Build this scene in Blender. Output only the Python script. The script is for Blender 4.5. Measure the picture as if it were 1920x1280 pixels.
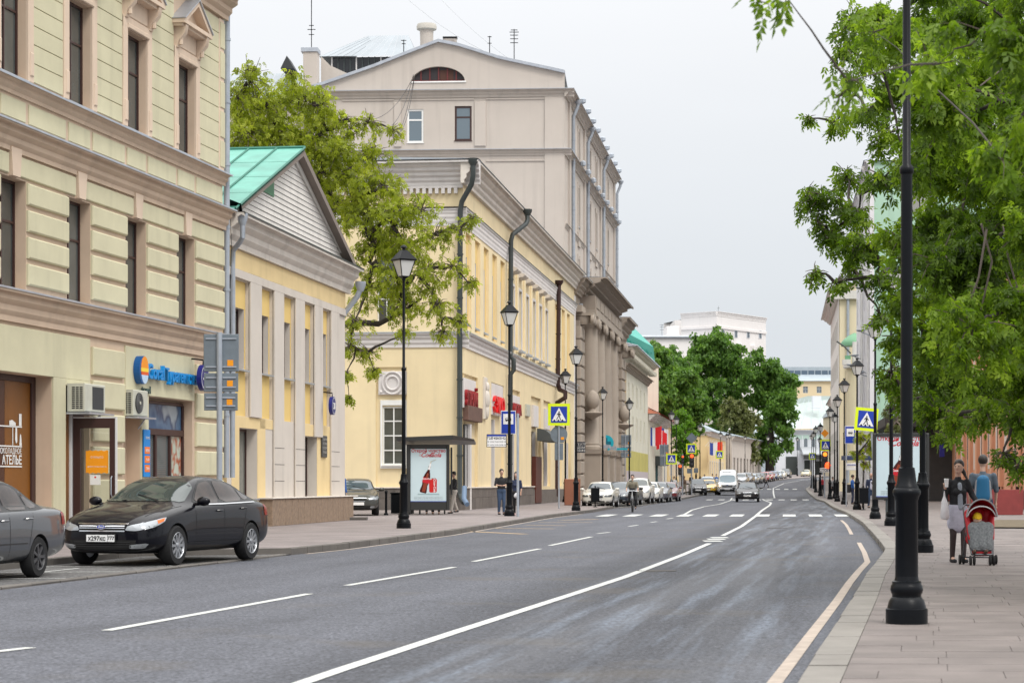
import bpy, bmesh, math, random
import numpy as np
from mathutils import Vector, Matrix
from mathutils.bvhtree import BVHTree
random.seed(7); RNG = np.random.default_rng(7)
for _o in list(bpy.data.objects): bpy.data.objects.remove(_o)
SC = bpy.context.scene
COL = SC.collection
R = math.radians
FPX, HZ, CH = 4000.0, 905.0, 1.40      # focal length in photo pixels, horizon row, eye height
# ---------------------------------------------------------------- camera
cam_data = bpy.data.cameras.new('camera')
cam = bpy.data.objects.new('camera', cam_data); COL.objects.link(cam)
cam.location = (0, 0, CH); cam.rotation_euler = (R(90), 0, 0)
cam_data.sensor_width = 36; cam_data.lens = 75
cam_data.shift_y = (HZ - 640) / 1920
cam_data.clip_start = 0.5; cam_data.clip_end = 6000
cam_data.dof.use_dof = True; cam_data.dof.focus_distance = 52; cam_data.dof.aperture_fstop = 5.0
SC.camera = cam
# ---------------------------------------------------------------- sky, sun, exposure
SUN_EL, SUN_AZ = R(50), R(148)
w = bpy.data.worlds.new('World'); SC.world = w; w.use_nodes = True
nt = w.node_tree; nt.nodes.clear()
out = nt.nodes.new('ShaderNodeOutputWorld'); bg = nt.nodes.new('ShaderNodeBackground')
sky = nt.nodes.new('ShaderNodeTexSky'); sky.sky_type = 'NISHITA'; sky.sun_disc = False
sky.sun_elevation = SUN_EL; sky.sun_rotation = SUN_AZ; sky.dust_density = 2.0
bg.inputs['Strength'].default_value = 0.1
def WN(t, **k):
 n = nt.nodes.new(t)
 for a, b in k.items(): setattr(n, a, b)
 return n
tc = WN('ShaderNodeTexCoord'); sep = WN('ShaderNodeSeparateXYZ'); nt.links.new(tc.outputs['Generated'], sep.inputs[0])
# overcast cloud deck: unseen zenith made much brighter than the horizon to light walls
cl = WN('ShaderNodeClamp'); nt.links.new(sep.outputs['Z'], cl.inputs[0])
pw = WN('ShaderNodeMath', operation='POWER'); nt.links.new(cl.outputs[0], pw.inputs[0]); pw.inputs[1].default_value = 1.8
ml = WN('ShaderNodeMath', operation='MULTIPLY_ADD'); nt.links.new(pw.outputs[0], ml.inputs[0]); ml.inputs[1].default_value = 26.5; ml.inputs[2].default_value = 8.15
noi = WN('ShaderNodeTexNoise'); noi.inputs['Scale'].default_value = 2.2; noi.inputs['Detail'].default_value = 5
mp = WN('ShaderNodeMapping'); mp.inputs['Scale'].default_value = (1, 1, 3.5); nt.links.new(tc.outputs['Generated'], mp.inputs[0]); nt.links.new(mp.outputs[0], noi.inputs['Vector'])
mr = WN('ShaderNodeMapRange'); nt.links.new(noi.outputs[0], mr.inputs[0]); mr.inputs[1].default_value = .3; mr.inputs[2].default_value = .7; mr.inputs[3].default_value = .97; mr.inputs[4].default_value = 1.04
ramp = WN('ShaderNodeValToRGB'); nt.links.new(cl.outputs[0], ramp.inputs[0])
ramp.color_ramp.elements[0].position = 0.0; ramp.color_ramp.elements[0].color = (.90, .965, 1.03, 1)
ramp.color_ramp.elements[1].position = 0.2; ramp.color_ramp.elements[1].color = (.985, 1.0, 1.025, 1); _e = ramp.color_ramp.elements.new(.5); _e.color = (1.01, 1.005, .995, 1)
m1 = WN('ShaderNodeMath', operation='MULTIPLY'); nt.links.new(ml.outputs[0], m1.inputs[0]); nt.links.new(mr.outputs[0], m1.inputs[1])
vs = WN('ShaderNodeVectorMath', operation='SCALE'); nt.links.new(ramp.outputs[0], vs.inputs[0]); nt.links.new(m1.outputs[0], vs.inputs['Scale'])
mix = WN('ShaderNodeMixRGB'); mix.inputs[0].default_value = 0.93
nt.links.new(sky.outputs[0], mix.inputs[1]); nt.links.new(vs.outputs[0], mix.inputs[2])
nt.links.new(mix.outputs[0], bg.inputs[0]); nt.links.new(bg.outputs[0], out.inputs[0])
sd = bpy.data.lights.new('sun', 'SUN'); sd.energy = 1.5; sd.angle = R(16); sd.color = (1, .96, .9)
sun = bpy.data.objects.new('sun', sd); COL.objects.link(sun)
_dv = Vector((math.sin(SUN_AZ) * math.cos(SUN_EL), math.cos(SUN_AZ) * math.cos(SUN_EL), math.sin(SUN_EL)))
sun.rotation_euler = _dv.to_track_quat('Z', 'Y').to_euler(); sun.location = (0, 0, 60)
SC.view_settings.view_transform = 'Standard'; SC.view_settings.look = 'None'
SC.view_settings.gamma = 1; SC.view_settings.use_curve_mapping = False
SC.view_settings.exposure = 0.0
# ---------------------------------------------------------------- helpers
def lin(c): c /= 255.0; return c / 12.92 if c <= .04045 else ((c + .055) / 1.055) ** 2.4
def S(r, g, b, k=1.0): return (lin(r) * k, lin(g) * k, lin(b) * k)
ZT = [(-100, 0), (170, 0), (204, .18), (230, .42), (260, .8), (300, 1.3), (350, 1.95), (400, 2.45), (500, 3.4), (700, 5), (1500, 9)]
def zr(Y): return float(np.interp(Y, [a for a, b in ZT], [b for a, b in ZT]))
def X_(px, Y): return (px - 960) / FPX * Y
def Z_(py, Y): return CH + (HZ - py) * Y / FPX
def P(px, py, Y): return Vector((X_(px, Y), Y, Z_(py, Y)))
def Yg(py, z=0.0): return (CH - z) * FPX / (py - HZ)
MATS = {}
def mat(name, color, rough=.8, var=.0, vscale=1.0, bump=0.0, bscale=40.0, metal=0.0, spec=None, emit=None, estr=0, streak=0.0, coat=0, rnd=0.0, alpha=None):
 """procedural principled material: base colour with patchy noise, fine bump and vertical rain streaks"""
 if name in MATS: return MATS[name]
 m = bpy.data.materials.new(name); m.use_nodes = True; t = m.node_tree; N = t.nodes; L = t.links
 b = N['Principled BSDF']; b.inputs['Roughness'].default_value = rough; b.inputs['Metallic'].default_value = metal
 b.inputs['Base Color'].default_value = (*color, 1)
 if spec is not None: b.inputs['Specular IOR Level'].default_value = spec
 if coat: b.inputs['Coat Weight'].default_value = coat; b.inputs['Coat Roughness'].default_value = .03
 if emit: b.inputs['Emission Color'].default_value = (*emit, 1); b.inputs['Emission Strength'].default_value = estr
 if var or bump or streak or rnd:
  g = N.new('ShaderNodeNewGeometry'); cur = None
  col = N.new('ShaderNodeRGB'); col.outputs[0].default_value = (*color, 1); cur = col.outputs[0]
  def mul(cur, fac_out, lo, hi):
   r = N.new('ShaderNodeMapRange'); L.new(fac_out, r.inputs[0]); r.inputs[1].default_value = .3; r.inputs[2].default_value = .7
   r.inputs[3].default_value = lo; r.inputs[4].default_value = hi
   v = N.new('ShaderNodeVectorMath'); v.operation = 'SCALE'; L.new(cur, v.inputs[0]); L.new(r.outputs[0], v.inputs['Scale']); return v.outputs[0]
  if var:
   n = N.new('ShaderNodeTexNoise'); n.inputs['Scale'].default_value = vscale; n.inputs['Detail'].default_value = 7; n.inputs['Roughness'].default_value = .6
   L.new(g.outputs['Position'], n.inputs['Vector']); cur = mul(cur, n.outputs[0], 1 - var, 1 + var)
  if streak:
   mp = N.new('ShaderNodeMapping'); mp.inputs['Scale'].default_value = (2.0, 2.0, .13); L.new(g.outputs['Position'], mp.inputs[0])
   n = N.new('ShaderNodeTexNoise'); n.inputs['Scale'].default_value = 1.0; n.inputs['Detail'].default_value = 4
   L.new(mp.outputs[0], n.inputs['Vector']); r_ = N.new('ShaderNodeMapRange'); L.new(n.outputs[0], r_.inputs[0]); r_.inputs[1].default_value = .52; r_.inputs[2].default_value = .74; r_.inputs[3].default_value = 1; r_.inputs[4].default_value = 1 - streak * 2.2
   v = N.new('ShaderNodeVectorMath'); v.operation = 'SCALE'; L.new(cur, v.inputs[0]); L.new(r_.outputs[0], v.inputs['Scale']); cur = v.outputs[0]
  if rnd:
   oi = N.new('ShaderNodeObjectInfo'); r = N.new('ShaderNodeMapRange'); L.new(oi.outputs['Random'], r.inputs[0])
   r.inputs[3].default_value = 1 - rnd; r.inputs[4].default_value = 1 + rnd
   v = N.new('ShaderNodeVectorMath'); v.operation = 'SCALE'; L.new(cur, v.inputs[0]); L.new(r.outputs[0], v.inputs['Scale']); cur = v.outputs[0]
  L.new(cur, b.inputs['Base Color'])
  if bump:
   n = N.new('ShaderNodeTexNoise'); n.inputs['Scale'].default_value = bscale; n.inputs['Detail'].default_value = 4
   L.new(g.outputs['Position'], n.inputs['Vector'])
   bp = N.new('ShaderNodeBump'); bp.inputs['Strength'].default_value = bump; bp.inputs['Distance'].default_value = .01
   L.new(n.outputs[0], bp.inputs['Height']); L.new(bp.outputs[0], b.inputs['Normal'])
 MATS[name] = m; return m
WM = {}   # world matrices of roots / parts
def reg(o, M): WM[o.name] = M.copy()
def tag(o, label=None, cat=None, group=None, kind=None):
 if label: o['label'] = label
 if cat: o['category'] = cat
 if group: o['group'] = group
 if kind: o['kind'] = kind
 return o
def link(name, me, mats=None, parent=None, M=None, smooth=False, kind=None, label=None):
 o = bpy.data.objects.new(name, me); COL.objects.link(o)
 M = M if M is not None else (WM[parent.name] if parent else Matrix())
 if mats is not None and me is not None and len(me.materials) == 0:
  for m in (mats if isinstance(mats, (list, tuple)) else [mats]): me.materials.append(m)
  if len(me.materials) == 1 and len(me.polygons) and name == 'wall': me.materials.append(me.materials[0])
 if parent:
  o.parent = parent; o.matrix_basis = WM[parent.name].inverted() @ M
 else: o.matrix_basis = M
 reg(o, M)
 if kind: o['kind'] = kind
 if label: o['label'] = label
 return o
def root(name, label, cat, loc, rz=0.0, group=None, scale=1.0):
 o = bpy.data.objects.new(name, None); COL.objects.link(o); o.empty_display_size = .3
 M = Matrix.Translation(loc) @ Matrix.Rotation(rz, 4, 'Z') @ Matrix.Scale(scale, 4)
 o.matrix_basis = M; reg(o, M); return tag(o, label, cat, group)
def copy_tree(o, M, label=None, parent=None, group=None, swap=None):
 c = o.copy(); COL.objects.link(c)
 c.parent = parent
 if parent is None:
  c.matrix_basis = M; reg(c, M)
  if label: c['label'] = label
  if group: c['group'] = group
 if swap and c.data is not None and parent is not None:
  ms = c.data.materials
  if len(ms) and ms[0] and ms[0].name in swap:
   for i, sl in enumerate(c.material_slots):
    if sl.material and sl.material.name in swap: sl.link = 'OBJECT'; sl.material = MATS[swap[sl.material.name]]
 for ch in list(o.children): copy_tree(ch, None, parent=c, swap=swap)
 return c
class MB:
 """mesh builder"""
 def __init__(s): s.v = []; s.f = []; s.m = []; s.sm = []
 def add(s, vs, fs, mi=0, sm=False):
  o = len(s.v); s.v += [tuple(v) for v in vs]
  for f in fs: s.f.append([i + o for i in f]); s.m.append(mi); s.sm.append(sm)
  return s
 def box(s, x0, x1, y0, y1, z0, z1, mi=0):
  v = [(x0, y0, z0), (x1, y0, z0), (x1, y1, z0), (x0, y1, z0), (x0, y0, z1), (x1, y0, z1), (x1, y1, z1), (x0, y1, z1)]
  return s.add(v, [(0, 3, 2, 1), (4, 5, 6, 7), (0, 1, 5, 4), (1, 2, 6, 5), (2, 3, 7, 6), (3, 0, 4, 7)], mi)
 def cbox(s, x0, x1, y0, y1, z0, z1, c=.01, mi=0):
  """box whose front (-y) face is chamfered"""
  v = [(x0, y1, z0), (x1, y1, z0), (x1, y1, z1), (x0, y1, z1), (x0, y0 + c, z0), (x1, y0 + c, z0), (x1, y0 + c, z1), (x0, y0 + c, z1),
             (x0 + c, y0, z0 + c), (x1 - c, y0, z0 + c), (x1 - c, y0, z1 - c), (x0 + c, y0, z1 - c)]
  return s.add(v, [(0, 1, 2, 3), (0, 4, 5, 1), (1, 5, 6, 2), (2, 6, 7, 3), (3, 7, 4, 0), (4, 8, 9, 5), (5, 9, 10, 6), (6, 10, 11, 7), (7, 11, 8, 4), (8, 11, 10, 9)], mi)
 def quad(s, a, b, c, d, mi=0): return s.add([a, b, c, d], [(0, 1, 2, 3)], mi)
 def prism(s, poly, y0, y1, mi=0):
  """poly in (x,z), extruded y0..y1"""
  n = len(poly); v = [(x, y0, z) for x, z in poly] + [(x, y1, z) for x, z in poly]
  return s.add(v, [tuple(range(n)), tuple(range(2 * n - 1, n - 1, -1))] + [(i, n + i, n + (i + 1) % n, (i + 1) % n) for i in range(n)], mi)
 def profile_x(s, prof, x0, x1, mi=0):
  """prof in (y,z) closed polygon, extruded x0..x1"""
  n = len(prof); v = [(x0, y, z) for y, z in prof] + [(x1, y, z) for y, z in prof]
  return s.add(v, [tuple(range(n - 1, -1, -1)), tuple(range(n, 2 * n))] + [(i, (i + 1) % n, n + (i + 1) % n, n + i) for i in range(n)], mi)
 def lathe(s, prof, n=16, c=(0, 0, 0), mi=0, sm=True, a0=0.0):
  v = []; f = []; k = len(prof)
  for r, z in prof:
   for i in range(n):
    a = a0 + 2 * math.pi * i / n; v.append((c[0] + r * math.cos(a), c[1] + r * math.sin(a), c[2] + z))
  for j in range(k - 1):
   for i in range(n): f.append((j * n + i, j * n + (i + 1) % n, (j + 1) * n + (i + 1) % n, (j + 1) * n + i))
  f.append(tuple(range(n - 1, -1, -1))); f.append(tuple((k - 1) * n + i for i in range(n)))
  return s.add(v, f, mi, sm)
 def tube(s, pts, rad, n=8, mi=0, sm=True, cap=True):
  pts = [Vector(p) for p in pts]; rs = rad if isinstance(rad, (list, tuple)) else [rad] * len(pts)
  v = []; f = []; up = None
  for i, p in enumerate(pts):
   d = (pts[min(i + 1, len(pts) - 1)] - pts[max(i - 1, 0)]).normalized()
   if up is None: up = Vector((0, 0, 1)) if abs(d.z) < .9 else Vector((1, 0, 0))
   a = d.cross(up).normalized(); b = a.cross(d).normalized(); up = b
   for k in range(n):
    t = 2 * math.pi * k / n; v.append(p + (a * math.cos(t) + b * math.sin(t)) * rs[i])
  for i in range(len(pts) - 1):
   for k in range(n): f.append((i * n + k, i * n + (k + 1) % n, (i + 1) * n + (k + 1) % n, (i + 1) * n + k))
  if cap: f.append(tuple(range(n - 1, -1, -1))); f.append(tuple((len(pts) - 1) * n + k for k in range(n)))
  return s.add(v, f, mi, sm)
 def sphere(s, c, r, nu=12, nv=8, sc=(1, 1, 1), mi=0):
  v = []; f = []
  for j in range(nv + 1):
   ph = math.pi * j / nv
   for i in range(nu):
    th = 2 * math.pi * i / nu
    v.append((c[0] + r * sc[0] * math.sin(ph) * math.cos(th), c[1] + r * sc[1] * math.sin(ph) * math.sin(th), c[2] + r * sc[2] * math.cos(ph)))
  for j in range(nv):
   for i in range(nu): f.append((j * nu + i, (j + 1) * nu + i, (j + 1) * nu + (i + 1) % nu, j * nu + (i + 1) % nu))
  return s.add(v, f, mi, True)
 def disc(s, c, r, y, n=24, mi=0, rz=None):
  return s.add([(c[0] + r * math.cos(2 * math.pi * i / n), y, c[1] + (rz or r) * math.sin(2 * math.pi * i / n)) for i in range(n)], [tuple(range(n))], mi)
 def mesh(s, name='m'):
  me = bpy.data.meshes.new(name); me.from_pydata(s.v, [], s.f)
  me.polygons.foreach_set('material_index', s.m); me.polygons.foreach_set('use_smooth', s.sm); me.update()
  return me
 def fix(s, name='m'):
  me = s.mesh(name); bm = bmesh.new(); bm.from_mesh(me); bmesh.ops.recalc_face_normals(bm, faces=bm.faces); bm.to_mesh(me); bm.free()
  if any(s.sm): me.set_sharp_from_angle(angle=R(40))
  return me
 def make(s, name, mats, parent=None, M=None, **k): return link(name, s.fix(name), mats, parent, M, **k)
def np_mesh(name, V, F, mi=None, attr=None, smooth=False):
 """fast mesh of equal n-gons; V (n,3), F (m,k)"""
 me = bpy.data.meshes.new(name); V = np.asarray(V, np.float32); F = np.asarray(F, np.int32)
 me.vertices.add(len(V)); me.vertices.foreach_set('co', V.ravel())
 k = F.shape[1]; me.loops.add(F.size); me.loops.foreach_set('vertex_index', F.ravel())
 me.polygons.add(len(F)); me.polygons.foreach_set('loop_start', np.arange(0, F.size, k, dtype=np.int32))
 try: me.polygons.foreach_set('loop_total', np.full(len(F), k, np.int32))
 except Exception: pass
 if mi is not None: me.polygons.foreach_set('material_index', np.asarray(mi, np.int32))
 if smooth: me.polygons.foreach_set('use_smooth', np.ones(len(F), bool))
 if attr is not None:
  a = me.attributes.new('rnd', 'FLOAT', 'FACE'); a.data.foreach_set('value', np.asarray(attr, np.float32))
 me.update(calc_edges=True); me.validate(); return me
class Frame:
 """building face: x runs right along the wall seen from outside, y into the wall, z up"""
 def __init__(s, o, ang): s.o = Vector(o); s.ang = ang; s.M = Matrix.Translation(s.o) @ Matrix.Rotation(ang, 4, 'Z')
 def at(s, x=0, y=0, z=0): return s.M @ Matrix.Translation((x, y, z))
class LeftFace(Frame):
 def __init__(s, X0, m, Y0, z0=0.0):
  s.X0 = X0; s.m = m; s.Y0 = Y0; s.k = math.sqrt(1 + m * m)
  super().__init__((X0 + m * Y0, Y0, z0), math.atan2(1, m))
 def Y(s, px): return s.X0 * FPX / (px - 960 - FPX * s.m)
 def s_(s, px): return (s.Y(px) - s.Y0) * s.k
 def sY(s, Y): return (Y - s.Y0) * s.k
 def z(s, px, py): return Z_(py, s.Y(px)) - s.o.z
def wall_mesh(L, z0, z1, ops, x0=0.0, depth=.25, cut=None):
 """flat wall in y=0 with rectangular openings (x0,x1,z0,z1[,depth]) and their reveals"""
 xs = sorted({x0, L} | {o[0] for o in ops} | {o[1] for o in ops}); zs = sorted({z0, z1} | {o[2] for o in ops} | {o[3] for o in ops})
 xs = [x for x in xs if x0 <= x <= L]; zs = [z for z in zs if z0 <= z <= z1]
 b = MB()
 for i in range(len(xs) - 1):
  for j in range(len(zs) - 1):
   cx = (xs[i] + xs[i + 1]) / 2; cz = (zs[j] + zs[j + 1]) / 2
   if any(o[0] < cx < o[1] and o[2] < cz < o[3] for o in ops): continue
   b.quad((xs[i], 0, zs[j]), (xs[i + 1], 0, zs[j]), (xs[i + 1], 0, zs[j + 1]), (xs[i], 0, zs[j + 1]))
 for o in ops:
  a, c, e, g = o[:4]; d = o[4] if len(o) > 4 else depth
  b.quad((a, 0, e), (a, d, e), (a, d, g), (a, 0, g), 1); b.quad((c, 0, e), (c, 0, g), (c, d, g), (c, d, e), 1)
  b.quad((a, 0, g), (a, d, g), (c, d, g), (c, 0, g), 1); b.quad((a, 0, e), (c, 0, e), (c, d, e), (a, d, e), 1)
  if len(o) < 6: b.quad((a, d, e), (c, d, e), (c, d, g), (a, d, g))
 return b
_WC = {}
def window(parent, F, x, z, w, h, d, fm, gm, cols=1, rows=1, fw=.06, transom=None, sill=None, name='window', divs=True):
 """window part (frame) with a pane sub-part, set back by d from face F"""
 key = (round(w, 2), round(h, 2), fm.name, gm.name, cols, rows, fw, transom)
 if key not in _WC:
  b = MB(); b.box(0, fw, -.05, .02, 0, h); b.box(w - fw, w, -.05, .02, 0, h); b.box(fw, w - fw, -.05, .02, 0, fw); b.box(fw, w - fw, -.05, .02, h - fw, h)
  for i in range(1, cols): c = w * i / cols; b.box(c - fw * .4, c + fw * .4, -.045, .02, fw, h - fw)
  for j in range(1, rows):
   c = h * j / rows if transom is None else h * transom
   b.box(fw, w - fw, -.042, .018, c - fw * .4, c + fw * .4)
  g = MB(); g.quad((fw * .5, -.012, fw * .5), (w - fw * .5, -.012, fw * .5), (w - fw * .5, -.012, h - fw * .5), (fw * .5, -.012, h - fw * .5))
  fme = b.mesh('window'); fme.materials.append(fm); gme = g.mesh('pane'); gme.materials.append(gm); _WC[key] = (fme, gme)
 fme, gme = _WC[key]; M = F.at(x, d - .03, z)
 o = link(name, fme, None, parent, M); link('pane', gme, None, o, M)
 if sill: MB().box(-.04, w + .04, -d - .04, 0, -.05, -.003).make('sill', sill, o, M)
 return o
_TC = {}
def text_mesh(txt, size=1.0, ext=.02, bold=False, shear=0.0, sx=1.0, align='CENTER'):
 key = (txt, size, ext, bold, shear, sx, align)
 if key in _TC: return _TC[key]
 c = bpy.data.curves.new('lettering', 'FONT'); c.body = txt; c.size = size; c.extrude = ext / 2; c.shear = shear; c.align_x = align; c.resolution_u = 3
 if bold: c.offset = size * .022
 o = bpy.data.objects.new('lettering', c); COL.objects.link(o); dg = bpy.context.evaluated_depsgraph_get(); dg.update()
 me = bpy.data.meshes.new_from_object(o.evaluated_get(dg)); bpy.data.objects.remove(o)
 me.transform(Matrix.Rotation(R(90), 4, 'X') @ Matrix.Scale(sx, 4, (1, 0, 0))); me.materials.clear(); _TC[key] = me; return me
def lettering(txt, size, m, parent, M, ext=.02, **k):
 lab = k.pop('name', 'lettering'); me = text_mesh(txt, size, ext, **k).copy(); return link(lab, me, m, parent, M)
def bake(o):
 dg = bpy.context.evaluated_depsgraph_get(); dg.update(); me = bpy.data.meshes.new_from_object(o.evaluated_get(dg)); bpy.data.objects.remove(o); return me
# ---------------------------------------------------------------- shared materials
GLASS = mat('window_glass', (.06, .07, .068), .06, spec=.9, var=.3, vscale=.8, rnd=.55)
GLASS_SKY = mat('window_glass_pale', (.12, .16, .19), .05, spec=1.0)
BLACK = mat('black_iron', (.004, .005, .007), .34, spec=.18, var=.15, vscale=6, bump=.12, bscale=120)
STEEL = mat('galvanised_steel', S(176, 184, 194, .85), .42, metal=.25, var=.12, vscale=3)
GREYSIGN = mat('sign_back', S(128, 140, 150, .7), .55, var=.12, vscale=4)
FLASH = mat('metal_flashing', S(185, 190, 198, .9), .35, metal=.5, var=.12, vscale=2)
WHITEP = mat('white_paint', (.78, .78, .76), .5, var=.05, vscale=3)
GRANITE = mat('granite_plinth', S(112, 104, 98, .8), .7, var=.2, vscale=2.5, bump=.3, bscale=60, rnd=.14, streak=.12)
# ================================================================ SETTING: ground, road, kerbs, pavements
def node_asphalt(name, base, streaks=True, tone=1.0):
 m = bpy.data.materials.new(name); m.use_nodes = True; t = m.node_tree; N = t.nodes; L = t.links; b = N['Principled BSDF']
 g = N.new('ShaderNodeNewGeometry')
 def noise(scale, det, mapping=None, rot=0):
  n = N.new('ShaderNodeTexNoise'); n.inputs['Scale'].default_value = scale; n.inputs['Detail'].default_value = det
  if mapping:
   m0 = N.new('ShaderNodeMapping'); m0.inputs['Rotation'].default_value = (0, 0, rot); L.new(g.outputs['Position'], m0.inputs[0])
   mp = N.new('ShaderNodeMapping'); mp.inputs['Scale'].default_value = mapping
   L.new(m0.outputs[0], mp.inputs[0]); L.new(mp.outputs[0], n.inputs['Vector'])
  else: L.new(g.outputs['Position'], n.inputs['Vector'])
  return n
 def rng(o, a, c, lo, hi):
  r = N.new('ShaderNodeMapRange'); L.new(o, r.inputs[0]); r.inputs[1].default_value = a; r.inputs[2].default_value = c; r.inputs[3].default_value = lo; r.inputs[4].default_value = hi; return r.outputs[0]
 def mth(op, a, c):
  n = N.new('ShaderNodeMath'); n.operation = op
  for i, q in enumerate((a, c)):
   if isinstance(q, (int, float)): n.inputs[i].default_value = q
   else: L.new(q, n.inputs[i])
  return n.outputs[0]
 grain = noise(30, 5); grain2 = noise(9, 4); big = noise(.35, 5)
 f = mth('MULTIPLY', rng(grain.outputs[0], .36, .64, .5, 1.55), rng(grain2.outputs[0], .3, .7, .82, 1.18))
 f = mth('MULTIPLY', f, rng(big.outputs[0], .3, .7, .93, 1.07))
 sp_ = noise(1.0, 4, (17, 4.5, 1), .16); f = mth('MULTIPLY', f, rng(sp_.outputs[0], .3, .7, .80, 1.22)); ck = noise(1.0, 2, (.33, .21, 1), .5); f = mth('MULTIPLY', f, rng(ck.outputs[0], .60, .61, 1.0, .90))
 st = noise(1.0, 6, (1.3, .05, 1), .165); f = mth('MULTIPLY', f, rng(st.outputs[0], .3, .7, .86, 1.12))
 cr = noise(1.0, 6, (.8, 5.5, 1), .3); f = mth('MULTIPLY', f, rng(cr.outputs[0], .60, .66, 1.0, .74))
 rgb = N.new('ShaderNodeRGB'); rgb.outputs[0].default_value = (*base, 1)
 vs = N.new('ShaderNodeVectorMath'); vs.operation = 'SCALE'; L.new(rgb.outputs[0], vs.inputs[0]); L.new(f, vs.inputs['Scale']); cur = vs.outputs[0]
 if streaks:   # pale dried film of dust and salt along the outer wheel tracks of the right-hand lane
  sp = N.new('ShaderNodeSeparateXYZ'); L.new(g.outputs['Position'], sp.inputs[0])
  # lateral coordinate: x - (m*y + c) of the right kerb
  lat = mth('SUBTRACT', sp.outputs[0], mth('ADD', mth('MULTIPLY', sp.outputs[1], .156), -.55))
  f2 = mth('MAXIMUM', rng(lat, -4.0, -3.2, 1, .66), rng(lat, -.6, .3, .64, .9)); sc2 = N.new('ShaderNodeVectorMath'); sc2.operation = 'SCALE'; L.new(cur, sc2.inputs[0]); L.new(f2, sc2.inputs['Scale']); cur = sc2.outputs[0]
  band = mth('MULTIPLY', rng(lat, -3.1, -2.3, 0, 1), rng(lat, -.1, .5, 1, 0))
  s1 = noise(1.0, 9, (4.2, .16, 1), .165); s2 = noise(1.0, 5, (22, 5, 1), .16)
  k = mth('MULTIPLY', mth('MULTIPLY', rng(s1.outputs[0], .48, .66, 0, 1), rng(s2.outputs[0], .36, .6, .25, 1)), band)
  mx = N.new('ShaderNodeMixRGB'); L.new(mth('MULTIPLY', k, .55), mx.inputs[0]); L.new(cur, mx.inputs[1]); mx.inputs[2].default_value = (.19, .225, .28, 1); cur = mx.outputs[0]
  br = noise(.5, 4); k2 = mth('MULTIPLY', rng(br.outputs[0], .56, .68, 0, .45), rng(lat, -6.5, -4.5, 0, 1))
  mx = N.new('ShaderNodeMixRGB'); L.new(k2, mx.inputs[0]); L.new(cur, mx.inputs[1]); mx.inputs[2].default_value = (.10, .088, .075, 1); cur = mx.outputs[0]
  wv = mth('MULTIPLY', rng(st.outputs[0], .42, .6, 0, 1), band); L.new(rng(wv, 0, 1, .82, .6), b.inputs['Roughness'])
 else: b.inputs['Roughness'].default_value = .85
 L.new(cur, b.inputs['Base Color'])
 bp = N.new('ShaderNodeBump'); bp.inputs['Strength'].default_value = .6; bp.inputs['Distance'].default_value = .012; L.new(grain.outputs[0], bp.inputs['Height']); L.new(bp.outputs[0], b.inputs['Normal'])
 b.inputs['Specular IOR Level'].default_value = .35
 MATS[name] = m; return m
ASPH = node_asphalt('asphalt', (.087, .091, .107))
ASPH2 = node_asphalt('bay_asphalt', (.105, .103, .102), False)
def node_paving(name, base, joint=(.6, .3), rot=.13, tone=.1):
 m = bpy.data.materials.new(name); m.use_nodes = True; t = m.node_tree; N = t.nodes; L = t.links; b = N['Principled BSDF']; b.inputs['Roughness'].default_value = .75
 g = N.new('ShaderNodeNewGeometry'); mp = N.new('ShaderNodeMapping'); mp.inputs['Rotation'].default_value = (0, 0, rot); L.new(g.outputs['Position'], mp.inputs[0])
 br = N.new('ShaderNodeTexBrick'); L.new(mp.outputs[0], br.inputs['Vector']); br.inputs['Scale'].default_value = 1; br.inputs['Brick Width'].default_value = joint[0]; br.inputs['Row Height'].default_value = joint[1]
 br.inputs['Mortar Size'].default_value = .006; br.inputs['Color1'].default_value = (*[c * (1 - tone) for c in base], 1); br.inputs['Color2'].default_value = (*[c * (1 + tone) for c in base], 1); br.inputs['Mortar'].default_value = (*[c * .55 for c in base], 1)
 n = N.new('ShaderNodeTexNoise'); n.inputs['Scale'].default_value = .8; n.inputs['Detail'].default_value = 8; L.new(g.outputs['Position'], n.inputs['Vector'])
 n2 = N.new('ShaderNodeTexNoise'); n2.inputs['Scale'].default_value = 30; n2.inputs['Detail'].default_value = 3; L.new(g.outputs['Position'], n2.inputs['Vector'])
 r = N.new('ShaderNodeMapRange'); L.new(n.outputs[0], r.inputs[0]); r.inputs[1].default_value = .3; r.inputs[2].default_value = .7; r.inputs[3].default_value = .82; r.inputs[4].default_value = 1.15
 r2 = N.new('ShaderNodeMapRange'); L.new(n2.outputs[0], r2.inputs[0]); r2.inputs[1].default_value = .3; r2.inputs[2].default_value = .7; r2.inputs[3].default_value = .88; r2.inputs[4].default_value = 1.12
 mm = N.new('ShaderNodeMath'); mm.operation = 'MULTIPLY'; L.new(r.outputs[0], mm.inputs[0]); L.new(r2.outputs[0], mm.inputs[1])
 v = N.new('ShaderNodeVectorMath'); v.operation = 'SCALE'; L.new(br.outputs[0], v.inputs[0]); L.new(mm.outputs[0], v.inputs['Scale']); L.new(v.outputs[0], b.inputs['Base Color'])
 MATS[name] = m; return m
PAVE_L = node_paving('paving_left', S(178, 166, 164, .50), (.6, .3), .14)
PAVE_R = node_paving('paving_right', S(174, 162, 157, .37), (.6, .4), .13)
KERBM = mat('kerb_granite', S(128, 122, 116, .55), .75, var=.15, vscale=3, bump=.3, bscale=70, rnd=.12)
KERBR = mat('kerb_granite_pale', S(176, 170, 162, .46), .75, var=.12, vscale=3, bump=.3, bscale=70, rnd=.08)
LINEW = mat('road_paint', (.50, .51, .49), .6, var=.22, vscale=11, bump=.2, bscale=80)
LINEY = mat('yellow_line_paint', (.42, .30, .17), .7, var=.22, vscale=5)
LINEK = mat('kerb_line_paint', (.36, .30, .25), .7, var=.22, vscale=5)
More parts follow.
